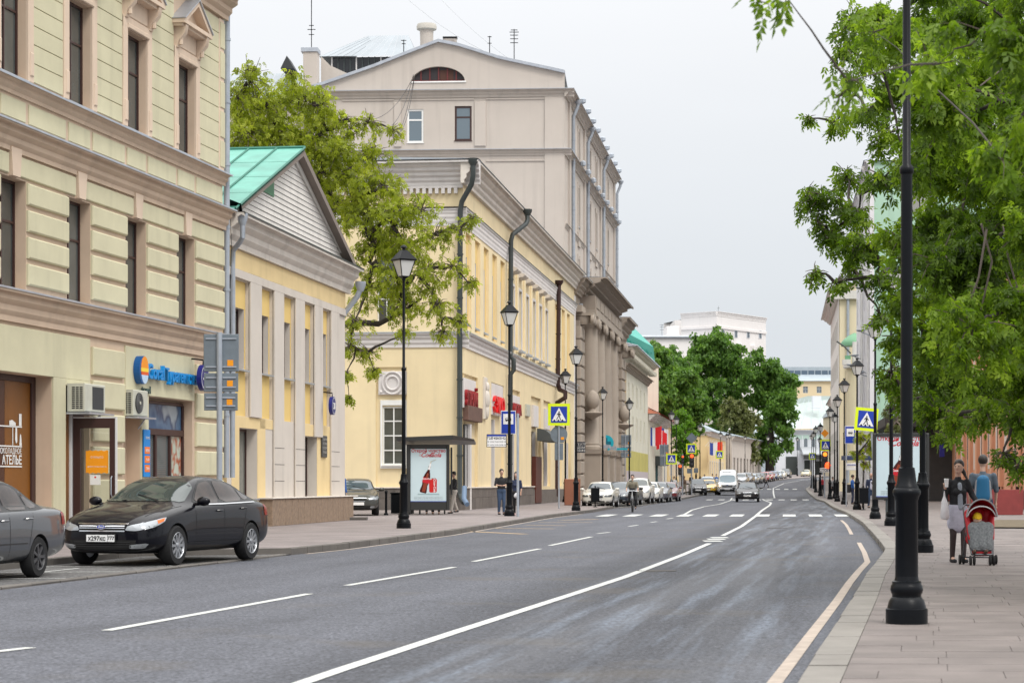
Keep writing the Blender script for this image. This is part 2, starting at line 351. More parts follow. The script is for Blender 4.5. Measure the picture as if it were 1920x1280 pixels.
SOIL = mat('bare_soil', (.11, .085, .05), .95, var=.3, vscale=4, bump=.5, bscale=20)
KL = [(5, -10.8), (28, -6.7), (41.5, -4.3), (44.8, -3.58), (57, -1.7), (86, 1.57), (102, 3.9), (116.7, 5.54), (125, 7.3), (160, 11.7), (181, 14.8), (207, 18.5), (240, 23.2), (290, 31), (370, 50), (420, 63), (560, 110)]
KR = [(5, .1), (14.9, 2.0), (24.9, 3.95), (32, 5.3), (38.2, 6.55), (42, 7.35), (51, 8.7), (70, 11.5), (93, 14.6), (112, 16.9), (151, 22.1), (175, 24.9), (245, 33.7), (330, 47.5), (380, 58), (430, 74), (560, 124)]
def XL(Y): return float(np.interp(Y, [a for a, b in KL], [b for a, b in KL]))
def XR(Y): return float(np.interp(Y, [a for a, b in KR], [b for a, b in KR]))
BAY = [(0, 0, 2.45), (40.2, 0, 2.45), (41.5, 0, 0), (116.7, 0, 0), (118, 0, 2.35), (172, 0, 2.35), (176, 0, 0), (198, 0, 0), (201, 0, 2.4), (240, 0, 2.4), (243, 0, 0), (2000, 0, 0)]
def XPL(Y): return XL(Y) - float(np.interp(Y, [a[0] for a in BAY], [a[2] for a in BAY]))   # edge of the raised left pavement
def pzr(Y): return zr(Y) + float(np.interp(Y, [34, 38.2, 44], [.03, .04, .13]))               # right pavement level
def pzl(Y): return zr(Y) + .13
YS = [5, 8, 11, 14, 17, 20, 23, 26, 29, 32, 35, 38, 40.2, 41.5, 44, 48, 52, 57, 62, 70, 78, 86, 93, 102, 110, 116.7, 118, 125, 135, 145, 151, 160, 170, 172, 176, 181, 190, 198, 201, 207, 215, 230, 240, 243, 250, 260, 275, 290, 300, 315, 330, 350, 370, 385, 400, 420, 430, 460, 500, 560]
def strip(name, fl, fr, fz, mat_, ys, kind='structure', parent=None, nx=1):
 b = MB()
 for i in range(len(ys) - 1):
  y0, y1 = ys[i], ys[i + 1]
  for k in range(nx):
   def pt(y, q): a, c = fl(y), fr(y); return (a + (c - a) * q / nx, y, fz(y))
   b.quad(pt(y0, k), pt(y0, k + 1), pt(y1, k + 1), pt(y1, k))
 me = b.mesh(name); o = link(name, me, mat_, parent); o['kind'] = kind if not parent else None
 if parent: del o['kind']
 return o
# ground: one sheet out to the horizon, following the street's rise
b = MB(); gx = [-700, -400, -120, -40, 0, 40, 90, 160, 400, 700]; gy = [-60, 5, 60, 120] + [170, 204, 230, 260, 300, 350, 400, 500, 700, 1500]
for i in range(len(gy) - 1):
 for j in range(len(gx) - 1):
  b.quad((gx[j], gy[i], zr(gy[i]) - .06), (gx[j + 1], gy[i], zr(gy[i]) - .06), (gx[j + 1], gy[i + 1], zr(gy[i + 1]) - .06), (gx[j], gy[i + 1], zr(gy[i + 1]) - .06))
link('ground', b.mesh('ground'), mat('ground_paving', (.16, .155, .145), .9, var=.2, vscale=.2))['kind'] = 'structure'
road = strip('road', lambda y: XL(y), lambda y: XR(y), zr, ASPH, [-20] + YS)
bays = strip('parking_bay', lambda y: XPL(y) - .02 if XL(y) - XPL(y) > .01 else XL(y), lambda y: XL(y), lambda y: zr(y) + .02, ASPH2, [5, 11, 20, 29, 35, 40.2, 41.5])
strip('parking_bay', lambda y: XPL(y) - .02, lambda y: XL(y), lambda y: zr(y) + .02, ASPH2, [116.7, 118, 125, 135, 151, 172, 176])
strip('parking_bay', lambda y: XPL(y) - .02, lambda y: XL(y), lambda y: zr(y) + .02, ASPH2, [198, 201, 215, 230, 240, 243])
pl = strip('pavement', lambda y: min(XPL(y) - 6, -34 + .126 * y + (0 if y < 240 else .1 * (y - 240))), lambda y: XPL(y) - .16, pzl, PAVE_L, YS)
pr = strip('pavement', lambda y: XR(y) + .30, lambda y: XR(y) + 16, lambda y: pzr(y) - .010, PAVE_R, [-5] + [y for y in YS if y > 30 or y < 6] and [-5] + YS)
# kerb stones, each 1 m long; the ones nearest the camera are separate stones
def kerb(fx, side, fz0, fztop, wdt, mt, y0, y1, parent, flush=False, step=1.0, maxn=150, frm=None):
 """row of kerb stones along fx; stones grow away from the road (side -1 left, +1 right)"""
 y = y0; n = 0; st = MB(); j = random.Random(5)
 while y < y1 - .05:
  s = step if n < maxn else step * 4
  ye = min(y + s, y1); g = .012
  a0, a1 = fx(y + g), fx(ye - g) if ye - g > y + g else fx(ye); dz = j.uniform(-.003, .003); dx = j.uniform(-.006, .006)
  A = [(a0 + dx, y + g), (a1 + dx, ye - g), (a1 + side * wdt, ye - g), (a0 + side * wdt, y + g)]
  zt0, zt1 = fztop(y) + dz, fztop(ye) + dz; zb0, zb1 = fz0(y) - .1, fz0(ye) - .1
  c = .012
  vs = [(A[0][0], A[0][1], zb0), (A[1][0], A[1][1], zb1), (A[2][0], A[2][1], zb1), (A[3][0], A[3][1], zb0),
              (A[0][0], A[0][1], zt0 - c), (A[1][0], A[1][1], zt1 - c), (A[0][0] + side * c, A[0][1], zt0), (A[1][0] + side * c, A[1][1], zt1), (A[2][0], A[2][1], zt1), (A[3][0], A[3][1], zt0)]
  fs = [(0, 1, 5, 4), (4, 5, 7, 6), (6, 7, 8, 9), (2, 3, 9, 8), (0, 4, 6, 9, 3), (1, 2, 8, 7, 5)]
  if n < maxn: MB().add(vs, fs).make('kerb_stone', mt, parent)
  else: st.add(vs, fs)
  y = ye; n += 1
 if st.v: st.make('kerb', mt, parent, kind='stuff')
kerb(XL, -1, zr, lambda y: zr(y) + .035, .15, KERBM, 24, 41.2, bays, maxn=30)
kerb(lambda y: XPL(y), -1, zr, lambda y: pzl(y) + .004, .16, KERBM, 24, 40.2, pl, maxn=20)
MB().add([(XPL(40.2) - .0, 40.2, -.1), (XL(41.5), 41.5, -.1), (XL(41.5), 41.68, -.1), (XPL(40.2), 40.4, -.1)] + [(XPL(40.2), 40.2, .134), (XL(41.5), 41.5, .134), (XL(41.5), 41.68, .134), (XPL(40.2), 40.4, .134)], [(0, 1, 5, 4), (4, 5, 6, 7), (2, 3, 7, 6), (0, 4, 7, 3), (1, 2, 6, 5)]).make('kerb_stone', KERBM, pl)
kerb(XL, -1, zr, lambda y: pzl(y) + .004, .16, KERBM, 41.5, 116.7, pl, maxn=60)
kerb(lambda y: XPL(y), -1, zr, lambda y: pzl(y) + .004, .16, KERBM, 118, 172, pl, maxn=0)
kerb(XL, -1, zr, lambda y: zr(y) + .04, .15, KERBM, 116.7, 176, pl, maxn=0)
kerb(XL, -1, zr, lambda y: pzl(y) + .004, .16, KERBM, 176, 200, pl, maxn=0)
kerb(XL, -1, zr, lambda y: pzl(y) + .004, .16, KERBM, 241, 440, pl, maxn=0)
kerb(XR, 1, zr, lambda y: pzr(y) + .004, .30, KERBR, 12, 38.2, pr, maxn=30)
kerb(XR, 1, zr, lambda y: pzr(y) + .004, .30, KERBR, 38.2, 440, pr, maxn=60)
# paving slabs on the near right pavement: the nearest ones singly, the rest as one part
SLAB = mat('paving_slab', S(174, 162, 157, .37), .72, var=.24, vscale=1.1, bump=.35, bscale=45, rnd=.05)
rs = random.Random(11); TW, TL = .90, .60; n = 0; st = MB(); y = 12.0; i = 0
while y < 58:
 off = rs.uniform(.2, .9) if i % 2 else rs.uniform(0, .3)
 for k in range(18):
  u0 = max(0, k * TW - off) + .003; u1 = (k + 1) * TW - off - .003
  if u1 < .06 or 960 + FPX * (XR(y) + .3 + u0) / y > 2030: continue
  dz = rs.uniform(-.0015, .0015); q = []
  for (u, yy) in ((u0, y + .003), (u1, y + .003), (u1, y + TL - .004), (u0, y + TL - .004)): y2 = yy - .04 * u; q.append((XR(yy) + .302 + u, y2, pzr(yy) + dz))
  vs = q + [(a, b_, c - .012) for a, b_, c in q]; fs = [(0, 1, 2, 3), (0, 4, 5, 1), (1, 5, 6, 2), (2, 6, 7, 3), (3, 7, 4, 0)]
  if n < 280: MB().add(vs, fs).make('paving_slab', SLAB, pr)
  else: st.add(vs, fs)
  n += 1
 y += TL; i += 1
o = link('paving', st.mesh('paving'), SLAB, pr); o['kind'] = 'stuff'
# painted markings -----------------------------------------------------------
def poly_strip(pts, wd, name, mt, dz=.006, label=None, parent=road):
 b = MB(); pts = [Vector(p) for p in pts]
 q = []
 for i in range(len(pts) - 1):
  n = max(1, int((pts[i + 1] - pts[i]).length / 6))
  for k in range(n): q.append(pts[i].lerp(pts[i + 1], k / n))
 q.append(pts[-1])
 for i in range(len(q)):
  d = (q[min(i + 1, len(q) - 1)] - q[max(i - 1, 0)]); d.normalize(); nrm = Vector((d.y, -d.x)) * wd / 2
  b.v += [(q[i].x - nrm.x, q[i].y - nrm.y, zr(q[i].y) + dz), (q[i].x + nrm.x, q[i].y + nrm.y, zr(q[i].y) + dz)]
  if i: b.f.append([2 * i - 2, 2 * i - 1, 2 * i + 1, 2 * i]); b.m.append(0); b.sm.append(False)
 o = link(name, b.mesh(name), mt, parent)
 if label: o['label'] = label
 return o
def gp(px, py, Y=None): Y = Y or Yg(py); return (X_(px, Y), Y)
cl = [(-.9 + 0, 9.5)] + [gp(*p) for p in [(640, 1255), (853, 1185), (1073, 1114), (1173, 1081), (1280, 1040), (1330, 1018.5)]]
cl[0] = gp(330, 1362); poly_strip(cl, .13, 'centre_line', LINEW)
for px, py in [(1336, 1014), (1343, 1010.5), (1349, 1007.5)]:
 x, y = gp(px, py); poly_strip([(x - .22, y + .0), (x + .22, y + .0)], .9, 'line_mark', LINEW, .006)
poly_strip([gp(*p) for p in [(1355, 1004), (1390, 986.5), (1417, 967)]] , .13, 'centre_line', LINEW)
poly_strip([gp(*p) for p in [(1417, 967), (1428, 957), (1443, 947), (1446, 942)]] + [(20.9, 178), (22.9, 186), (27.2, 222), (31.6, 258), (38.5, 302), (47, 345), (62, 395)], .14, 'centre_line', LINEW)
poly_strip([gp(1281, 965.5), gp(1297, 956), gp(1320, 949.5), gp(1350, 944.5), (17.4, 170), (19.4, 188)], .13, 'lane_line', LINEW)
for a, c in [((-70, 1229), (58, 1214)), ((200, 1182), (580, 1113)), ((650, 1097.5), (852, 1063)), ((888, 1052.5), (1012, 1028.5)), ((1031, 1022.5), (1109, 1006)), ((1120, 1000), (1143, 997.5)), ((1179, 986.5), (1196, 984)), ((1220, 979), (1232, 977.5)), ((1250, 972.5), (1262, 970.8))]:
 poly_strip([gp(*a), gp(*c)], .12, 'lane_dash', LINEW)
def zebra(Y0, x0, x1, step, wd, ln, m):
 n = int((x1 - x0) / step) + 1
 for i in range(n):
  x = x0 + i * step; b = MB(); z0, z1 = zr(Y0) + .009, zr(Y0 + ln) + .009
  b.quad((x, Y0, z0), (x + wd, Y0, z0), (x + wd + m * ln, Y0 + ln, z1), (x + m * ln, Y0 + ln, z1)); link('crossing_bar', b.mesh('crossing_bar'), LINEW, road)
zebra(89, 3.45, 13.6, 1.12, .55, 5.5, .13)
zebra(172, 15.6, 24.0, .98, .5, 4, .13)
zebra(247, 26.5, 33.0, 1.0, .5, 5, .13)
poly_strip([(XR(y) - .17, y) for y in (13.5, 20, 25, 30, 34, 37.8)], .11, 'kerb_line', LINEK)
poly_strip([(XR(37.8) - .17, 37.8), (XR(44) - .55, 43), (XR(50) - .42, 50)], .10, 'kerb_line', LINEK)
poly_strip([(XR(y) - .5, y) for y in (58, 64, 72, 80)], .1, 'kerb_line', LINEK)
poly_strip([(XL(y) + .14, y) for y in (42, 45, 50, 57, 66, 76, 86, 96)], .1, 'kerb_line', LINEK)
for (a, c) in [((880, 996), (985, 1001)), ((925, 990), (1040, 991)), ((985, 984), (1060, 985)), ((1010, 979), (1110, 979)), ((1050, 975), (1120, 973))]:
 poly_strip([gp(*a), gp(*c)], .3, 'bus_stop_line', LINEY)
b = MB(); b.quad((17.2, 106, .131 + .006), (20, 106, .137), (22.5, 118, .137), (19.6, 118, .137))
MB().add([(9.0, 38.8, pzr(38.8) + .02), (11.5, 38.8, pzr(38.8) + .02), (12.8, 46, pzr(46) + .02), (10.9, 46, pzr(46) + .02)], [(0, 1, 2, 3)])
poly_strip([(X_(1885, 60), 60), (X_(1905, 72), 72)], 1.3, 'soil_patch', SOIL, .16, parent=pr)
for k in range(4):   # pale bay lines behind the parked cars
 y = 30.5 + k * 2.3; poly_strip([(XPL(y) + .1, y), (XL(y) - .2, y + .35)], .08, 'bay_line', LINEW, .026, parent=bays)
poly_strip([(XPL(y) + 1.0, y) for y in (26, 30, 34.5)], .07, 'bay_line', LINEW, .026, parent=bays)
# manholes
def manhole(x, y, r=.33):
 b = MB(); b.lathe([(r, .002), (r, .007), (r * .86, .007), (r * .84, .004), (.02, .004)], 24, (x, y, zr(y)))
 b.make('manhole_cover', mat('cast_iron', (.05, .045, .042), .7, var=.2, vscale=10, bump=.4, bscale=50), road)
for x, y in [(8.2, 66), (2.3, 34), (12.0, 101)]: manhole(x, y)
# ================================================================ BUILDINGS
class RightFace(Frame):
 def __init__(s, X0, m, Yfar, z0=0.0):
  s.X0 = X0; s.m = m; s.Yf = Yfar; s.k = math.sqrt(1 + m * m)
  super().__init__((X0 + m * Yfar, Yfar, z0), math.atan2(-1, -m))
 def Y(s, px): return s.X0 * FPX / (px - 960 - FPX * s.m)
 def sY(s, Y): return (s.Yf - Y) * s.k
 def s_(s, px): return s.sY(s.Y(px))
 def z(s, px, py): return Z_(py, s.Y(px)) - s.o.z
def SideFace(corner, Ls, ang):
 """end wall seen from the street; corner is its right end"""
 d = Vector((math.cos(ang), math.sin(ang), 0)); return Frame(Vector(corner) - d * Ls, ang)
def recess(parent, F, x0, x1, z0, z1, wall, holes, d=.14, wd=.34, rev=None):
 """back wall of a recessed bay with its own openings"""
 b = wall_mesh(x1, z0, z1, [(h[0], h[1], h[2], h[3], wd - d) for h in holes], x0=x0); b.make('wall', [wall, rev or wall], parent, F.at(0, d, 0))
def cornice(parent, F, x0, x1, z0, z1, out, m, steps=4, name='cornice', top=None, tail=.0, label=None):
 h = z1 - z0; pr = [(tail, z0)]
 for i in range(steps):
  t0 = i / steps; t1 = (i + 1) / steps; o0 = -out * (t0 ** 1.3 * .8 + .2); o1 = -out * (t1 ** 1.3 * .8 + .2)
  pr += [(o0, z0 + h * t0), (o0, z0 + h * (t0 + .55 / steps)), ((o0 * .4 + o1 * .6), z0 + h * (t0 + .8 / steps))]
 pr += [(-out, z1 - h * .12), (-out, z1), (tail, z1)]
 o = MB().profile_x(pr, x0, x1).make(name, m, parent, F.M, label=label)
 if top: MB().profile_x([(-out - .025, z1 - .03), (-out - .025, z1 + .012), (.0, z1 + .06), (.0, z1 + .045), (-out - .012, z1 + .0)], x0 - .01, x1 + .01).make('flashing', top, parent, F.M)
 return o
def volume(parent, F, L, z0, z1, depth, m, x0=0.0, top=True, inset=0.0):
 x0 += inset; L -= inset
 b = MB(); b.quad((x0, 0, z0), (x0, depth, z0), (x0, depth, z1), (x0, 0, z1)); b.quad((L, 0, z0), (L, 0, z1), (L, depth, z1), (L, depth, z0))
 b.quad((x0, depth, z0), (L, depth, z0), (L, depth, z1), (x0, depth, z1))
 if top: b.quad((x0, 0, z1), (L, 0, z1), (L, depth, z1), (x0, depth, z1))
 return b.make('wall', m, parent, F.M)
def bx(parent, F, name, m, x0, x1, y0, y1, z0, z1, c=.012, label=None):
 return MB().cbox(x0, x1, y0, y1, z0, z1, min(c, (x1 - x0) * .3, (z1 - z0) * .3)).make(name, m, parent, F.M, label=label)
def pipe(parent, pts, r, m, name='drainpipe', brackets=True, funnel=True, label=None):
 o = MB(); o.tube(pts, r, 10)
 for i in range(len(pts) - 1):
  a, c = Vector(pts[i]), Vector(pts[i + 1])
  if (c - a).length > 2.2 and brackets:
   n = int((c - a).length / 1.6)
   for k in range(1, n): q = a.lerp(c, k / n); o.lathe([(r * 1.22, -.035), (r * 1.22, .035)], 10, q)
 if funnel: a = Vector(pts[0]); o.lathe([(r, -.12), (r * 1.9, .08), (r * 2.0, .22), (r * 1.8, .22)], 12, a)
 return o.make(name, m, parent, WM[parent.name] if False else Matrix(), label=label)
GREEN1 = mat('green_plaster', S(212, 206, 174, .88), .85, var=.08, vscale=.9, bump=.25, bscale=55, streak=.06)
BEIGE1 = mat('beige_plaster', S(214, 190, 166, .86), .85, var=.09, vscale=.8, bump=.25, bscale=55, streak=.07)
BEIGE1L = mat('beige_trim', S(222, 200, 178, .90), .85, var=.05, vscale=1.2, bump=.15, bscale=60, streak=.05)
BROWNF = mat('brown_frame', (.045, .018, .015), .45)
CHROMEW = mat('white_aluminium', (.62, .62, .62), .4)
# ------------------------------------------------ building 1: green and beige four-storey house on the left
F1 = LeftFace(-18.6, .185, 34.0); L1 = F1.sY(58.0)
b1 = root('townhouse', 'pale green and beige plastered townhouse with rusticated blocks filling the left edge', 'building', F1.o)
W1 = [F1.sY(y) for y in (36.6, 40.15, 43.7, 47.25, 50.8, 54.35)]; WW = 1.37
gops = [(F1.sY(37.5), F1.sY(46.4), .55, 3.70, .45), (F1.sY(47.1), F1.sY(48.55), .13, 3.55, .4), (F1.sY(50.65), F1.sY(51.75), .13, 2.98, .35), (F1.sY(52.25), F1.sY(55.55), .9, 3.52, .34)]
wall_mesh(L1, 0, 14.2, gops + [(x, x + WW, 5.46, 7.75, .32) for x in W1] + [(x, x + WW, 9.88, 12.2, .26) for x in W1]).make('wall', BEIGE1, b1, F1.M)
volume(b1, F1, L1, 0, 14.2, 13, BEIGE1)
MB().prism([(-1, 14.65), (L1 + .3, 14.65), (L1 - 2, 17), (-1, 17)], .3, 12).make('roof', FLASH, b1, F1.M)
for x in W1:
 window(b1, F1, x, 5.46, WW, 2.29, .32, BROWNF, GLASS, cols=2, rows=2, transom=.62, sill=FLASH)
 window(b1, F1, x, 9.88, WW, 2.32, .26, BROWNF, GLASS, cols=2, rows=2, transom=.62, sill=FLASH)
# first-floor rusticated blocks, keystones and lintel panels
ed = [x for w_ in W1 for x in (w_, w_ + WW)]; piers = [(0, ed[0])] + [(ed[i], ed[i + 1]) for i in range(1, len(ed) - 1, 2)] + [(ed[-1], L1)]
for (a, c) in piers:
 for k in range(4):
  zt = 7.72 - .565 * k; bx(b1, F1, 'block', GREEN1, a + (.0 if a == 0 else .02), c - (.02 if c < L1 else 0), -.075, 0, zt - .45, zt, .03)
  if k < 3: pass
 bx(b1, F1, 'lintel_panel', GREEN1, a - (.42 if a > 0 else 0), c + (.42 if c < L1 else 0), -.055, 0, 7.80, 8.22, .02)
for x in W1:
 c = x + WW / 2; MB().add([(c - .19, -.10, 7.77), (c + .19, -.10, 7.77), (c + .27, -.10, 8.36), (c - .27, -.10, 8.36), (c - .19, 0, 7.77), (c + .19, 0, 7.77), (c + .27, 0, 8.36), (c - .27, 0, 8.36)], [(0, 1, 2, 3), (0, 4, 5, 1), (1, 5, 6, 2), (3, 2, 6, 7), (0, 3, 7, 4)]).make('keystone', BEIGE1L, b1, F1.M)
cornice(b1, F1, 0, L1 + .12, 4.74, 5.38, .34, BEIGE1, 3, top=FLASH)
cornice(b1, F1, 0, L1 + .12, 8.27, 8.80, .36, BEIGE1, 3, top=FLASH)
cornice(b1, F1, 0, L1 + .12, 9.47, 9.76, .24, BEIGE1, 2, top=FLASH, name='sill_course')
cornice(b1, F1, 0, L1 + .2, 13.98, 14.62, .55, BEIGE1, 3, top=FLASH)
# frieze panels between the two courses
for (a, c) in piers:
 bx(b1, F1, 'frieze_panel', GREEN1, a + .12, c - .12, -.03, 0, 8.98, 9.40, .01)
for x in W1: bx(b1, F1, 'frieze_panel', GREEN1, x + .06, x + WW - .06, -.03, 0, 8.98, 9.40, .01)
# second floor: flat green courses with fine joints, window surrounds and gabled hoods
for (a, c) in piers:
 x0 = a + .30 if a > 0 else 0; x1 = c - .30 if c < L1 else L1
 if c == L1: bx(b1, F1, 'corner_pilaster', BEIGE1L, L1 - .42, L1, -.05, 0, 9.85, 13.95); x1 = L1 - .42
 for k in range(10):
  zt = 9.9 + .402 * (k + 1); bx(b1, F1, 'course_panel', GREEN1, x0, x1, -.035, 0, zt - .385, zt, .006)
 if c == L1:
  for k in range(5): bx(b1, F1, 'quoin', GREEN1, L1 - .36, L1 + .002, -.075, 0, 9.95 + k * .8, 10.35 + k * .8 + .3, .01)
for x in W1:
 for sx in (x - .28, x + WW):
  bx(b1, F1, 'window_surround', BEIGE1L, sx, sx + .28, -.07, 0, 9.86, 12.48, .02)
  bx(b1, F1, 'window_surround', BEIGE1L, sx + .05, sx + .23, -.10, -.07, 10.0, 10.5, .02)
  k = MB().profile_x([(0, 12.45), (-.10, 12.45), (-.14, 12.62), (-.30, 12.80), (-.34, 13.02), (0, 13.02)], sx + .04, sx + .24)
  k.lathe([(.06, -.1), (.06, .1)], 8, (sx + .14, -.16, 12.62)); k.make('bracket', BEIGE1L, b1, F1.M)
 bx(b1, F1, 'window_surround', BEIGE1L, x - .28, x + WW + .28, -.072, 0, 12.22, 12.50, .02)
 bx(b1, F1, 'window_surround', BEIGE1L, x - .04, x + WW + .04, -.10, -.072, 12.22, 12.34, .02)
 c = x + WW / 2; hw = WW / 2 + .42
 bx(b1, F1, 'frieze_panel', BEIGE1L, x - .02, x + WW + .02, -.05, 0, 12.52, 13.0, .02)
 h = MB(); h.box(c - hw, c + hw, -.36, 0, 13.03, 13.13); h.box(c - hw + .05, c + hw - .05, -.28, 0, 12.96, 13.03)
 h.prism([(c - hw, 13.13), (c, 13.80), (c, 13.66), (c - hw + .24, 13.13)], -.36, -.002); h.prism([(c, 13.66), (c, 13.80), (c + hw, 13.13), (c + hw - .24, 13.13)], -.36, -.002)
 h.prism([(c - hw + .2, 13.131), (c, 13.67), (c + hw - .2, 13.131)], -.12, -.01); h.make('pediment', BEIGE1L, b1, F1.M)
 f = MB(); f.prism([(c - hw - .03, 13.145), (c, 13.835), (c, 13.81), (c - hw, 13.133)], -.40, 0); f.prism([(c, 13.81), (c, 13.835), (c + hw + .03, 13.145), (c + hw, 13.133)], -.40, 0); f.make('flashing', FLASH, b1, F1.M)
# ground floor
for (y0, y1) in ((48.62, 50.58), (55.72, 57.9)):
 for k in range(6):
  zt = 4.50 - .755 * k; bx(b1, F1, 'block', GREEN1, F1.sY(y0), F1.sY(y1), -.085, 0, max(zt - .64, .15), zt, .03)
bx(b1, F1, 'wall_panel', GREEN1, F1.sY(34.5), F1.sY(48.5), -.045, 0, 3.70, 4.66, .01)
bx(b1, F1, 'wall_panel', GREEN1, F1.sY(46.41), F1.sY(47.09), -.046, 0, .13, 3.70, .006)
bx(b1, F1, 'wall_panel', GREEN1, F1.sY(47.10), F1.sY(48.5), -.044, 0, 3.56, 3.70, .006)
bx(b1, F1, 'wall_panel', GREEN1, F1.sY(50.7), F1.sY(55.6), -.045, 0, 3.53, 4.66, .01)
bx(b1, F1, 'wall_panel', GREEN1, F1.sY(51.76), F1.sY(52.24), -.044, 0, .9, 3.53, .006)
bx(b1, F1, 'wall_panel', GREEN1, F1.sY(50.66), F1.sY(51.75), -.044, 0, 2.99, 3.53, .006)
ORANGEW = mat('orange_shop_wall', S(160, 100, 30, .55), .35, var=.25, vscale=.5); SHOPD = mat('dark_shop_interior', S(92, 52, 34, .6), .35, var=.2, vscale=.6)
# shop window: dark left pane, ochre right pane, white printed lettering
xs0, xs1 = F1.sY(37.5), F1.sY(46.4)
o = bx(b1, F1, 'shop_window', BROWNF, xs1 - .2, xs1, .36, .44, .55, 3.70); bx(b1, F1, 'shop_window', BROWNF, xs0, xs1 - .2, .36, .44, 3.56, 3.70)
MB().quad((F1.sY(44.9), .41, .55), (xs1 - .2, .41, .55), (xs1 - .2, .41, 3.56), (F1.sY(44.9), .41, 3.56)).make('pane', ORANGEW, o, F1.M)
MB().quad((xs0, .412, .55), (F1.sY(44.9), .412, .55), (F1.sY(44.9), .412, 3.56), (xs0, .412, 3.56)).make('pane', SHOPD, o, F1.M)
WPR = mat('white_print', (.75, .75, .73), .6)
xr = F1.s_(33) ; zt = lambda py: F1.z(25, py)
lettering('ШОКОЛАДНОЕ', .17, WPR, b1, F1.at(F1.sY(45.75), .40, 2.02), .004, align='RIGHT')
lettering('АТЕЛЬЕ', .26, WPR, b1, F1.at(F1.sY(45.75), .40, 1.80), .004, align='RIGHT', bold=True)
g = MB()
for z in (2.18, 1.75, 2.6): g.box(F1.sY(41.5), F1.sY(45.75), .395, .40, z - .014 + .0, z + .014)
x = F1.sY(45.6)
g.prism([(x, 2.62), (x + .13, 2.62), (x + .13, 2.88), (x, 2.88)], .395, .40); g.prism([(x - .18, 2.58), (x - .11, 2.58), (x - .09, 2.28), (x - .15, 2.24), (x - .2, 2.32)], .395, .40)
g.box(x - .34, x - .31, .395, .40, 2.2, 2.58); g.prism([(x + .02, 2.2), (x + .14, 2.2), (x + .11, 2.42), (x + .06, 2.45)], .395, .40); g.prism([(x - .5, 2.62), (x - .18, 2.62), (x - .18, 2.68), (x - .35, 2.74), (x - .5, 2.72)], .395, .40)
g.make('window_print', WPR, b1, F1.M)
# door with open glazed leaf
CLEAR = bpy.data.materials.new('clear_glass'); CLEAR.use_nodes = True; _t = CLEAR.node_tree
_m = _t.nodes.new('ShaderNodeMixShader'); _a = _t.nodes.new('ShaderNodeBsdfTransparent'); _g = _t.nodes.new('ShaderNodeBsdfGlossy'); _g.inputs['Roughness'].default_value = .03; _m.inputs[0].default_value = .12
_a.inputs[0].default_value = (.86, .87, .84, 1); _t.links.new(_a.outputs[0], _m.inputs[1]); _t.links.new(_g.outputs[0], _m.inputs[2]); _t.links.new(_m.outputs[0], _t.nodes['Material Output'].inputs[0]); MATS['clear_glass'] = CLEAR
xd = F1.sY(47.55)
bx(b1, F1, 'doorway_panel', ORANGEW, F1.sY(47.12), F1.sY(47.50), .05, .10, .14, 2.95); bx(b1, F1, 'door_frame', CHROMEW, F1.sY(47.5), F1.sY(47.6), .0, .12, .14, 2.98)
bx(b1, F1, 'doorway_panel', BROWNF, F1.sY(47.12), F1.sY(48.53), .12, .16, .14, 3.5)
FD = Frame(F1.M @ Vector((xd + .05, -.02, 0)), F1.ang - R(88))     # open leaf, at right angles to the wall
d = MB(); d.box(0, .16, -.04, .03, .2, 2.84); d.box(.84, .97, -.04, .03, .2, 2.84); d.box(.16, .84, -.04, .03, 2.62, 2.84); d.box(.16, .84, -.04, .03, .2, .62)
dd = d.make('door', BROWNF, b1, FD.M, label='open brown framed glass door leaf with an orange sticker')
e = MB(); e.box(.97, 1.0, -.045, .035, .2, 2.87); e.box(0, .97, -.045, .035, 2.84, 2.87); e.make('door_edge', CHROMEW, dd, FD.M)
MB().quad((.16, 0, .62), (.84, 0, .62), (.84, 0, 2.62), (.16, 0, 2.62)).make('pane', CLEAR, dd, FD.M)
OR = mat('orange_sticker', S(250, 160, 10, .9), .6)
s = MB(); s.prism([(.28 + .52 * t, 1.62 + .012 * math.sin(t * 25)) for t in np.linspace(0, 1, 14)] + [(.80 - .52 * t, 2.12 + .012 * math.sin(t * 25)) for t in np.linspace(0, 1, 14)], -.012, -.006); s.make('sticker', OR, dd, FD.M)
s = MB(); s.box(.38, .62, -.011, -.006, 1.36, 1.58); s.make('notice', WPR, dd, FD.M); MB().disc((.5, 1.53), .022, -.014, 12).make('notice', mat('red_print', S(215, 30, 40), .6), dd, FD.M)
lettering('ОТКРЫТО', .06, WPR, dd, FD.at(.54, -.014, 1.95), .002); lettering('ДОБРО ПОЖАЛОВАТЬ', .04, WPR, dd, FD.at(.54, -.014, 1.75), .002)
h = MB(); h.tube([(.9, -.05, 1.1), (.9, -.11, 1.15), (.9, -.11, 1.5), (.9, -.05, 1.55)], .014, 8); h.make('handle', STEEL, dd, FD.M)
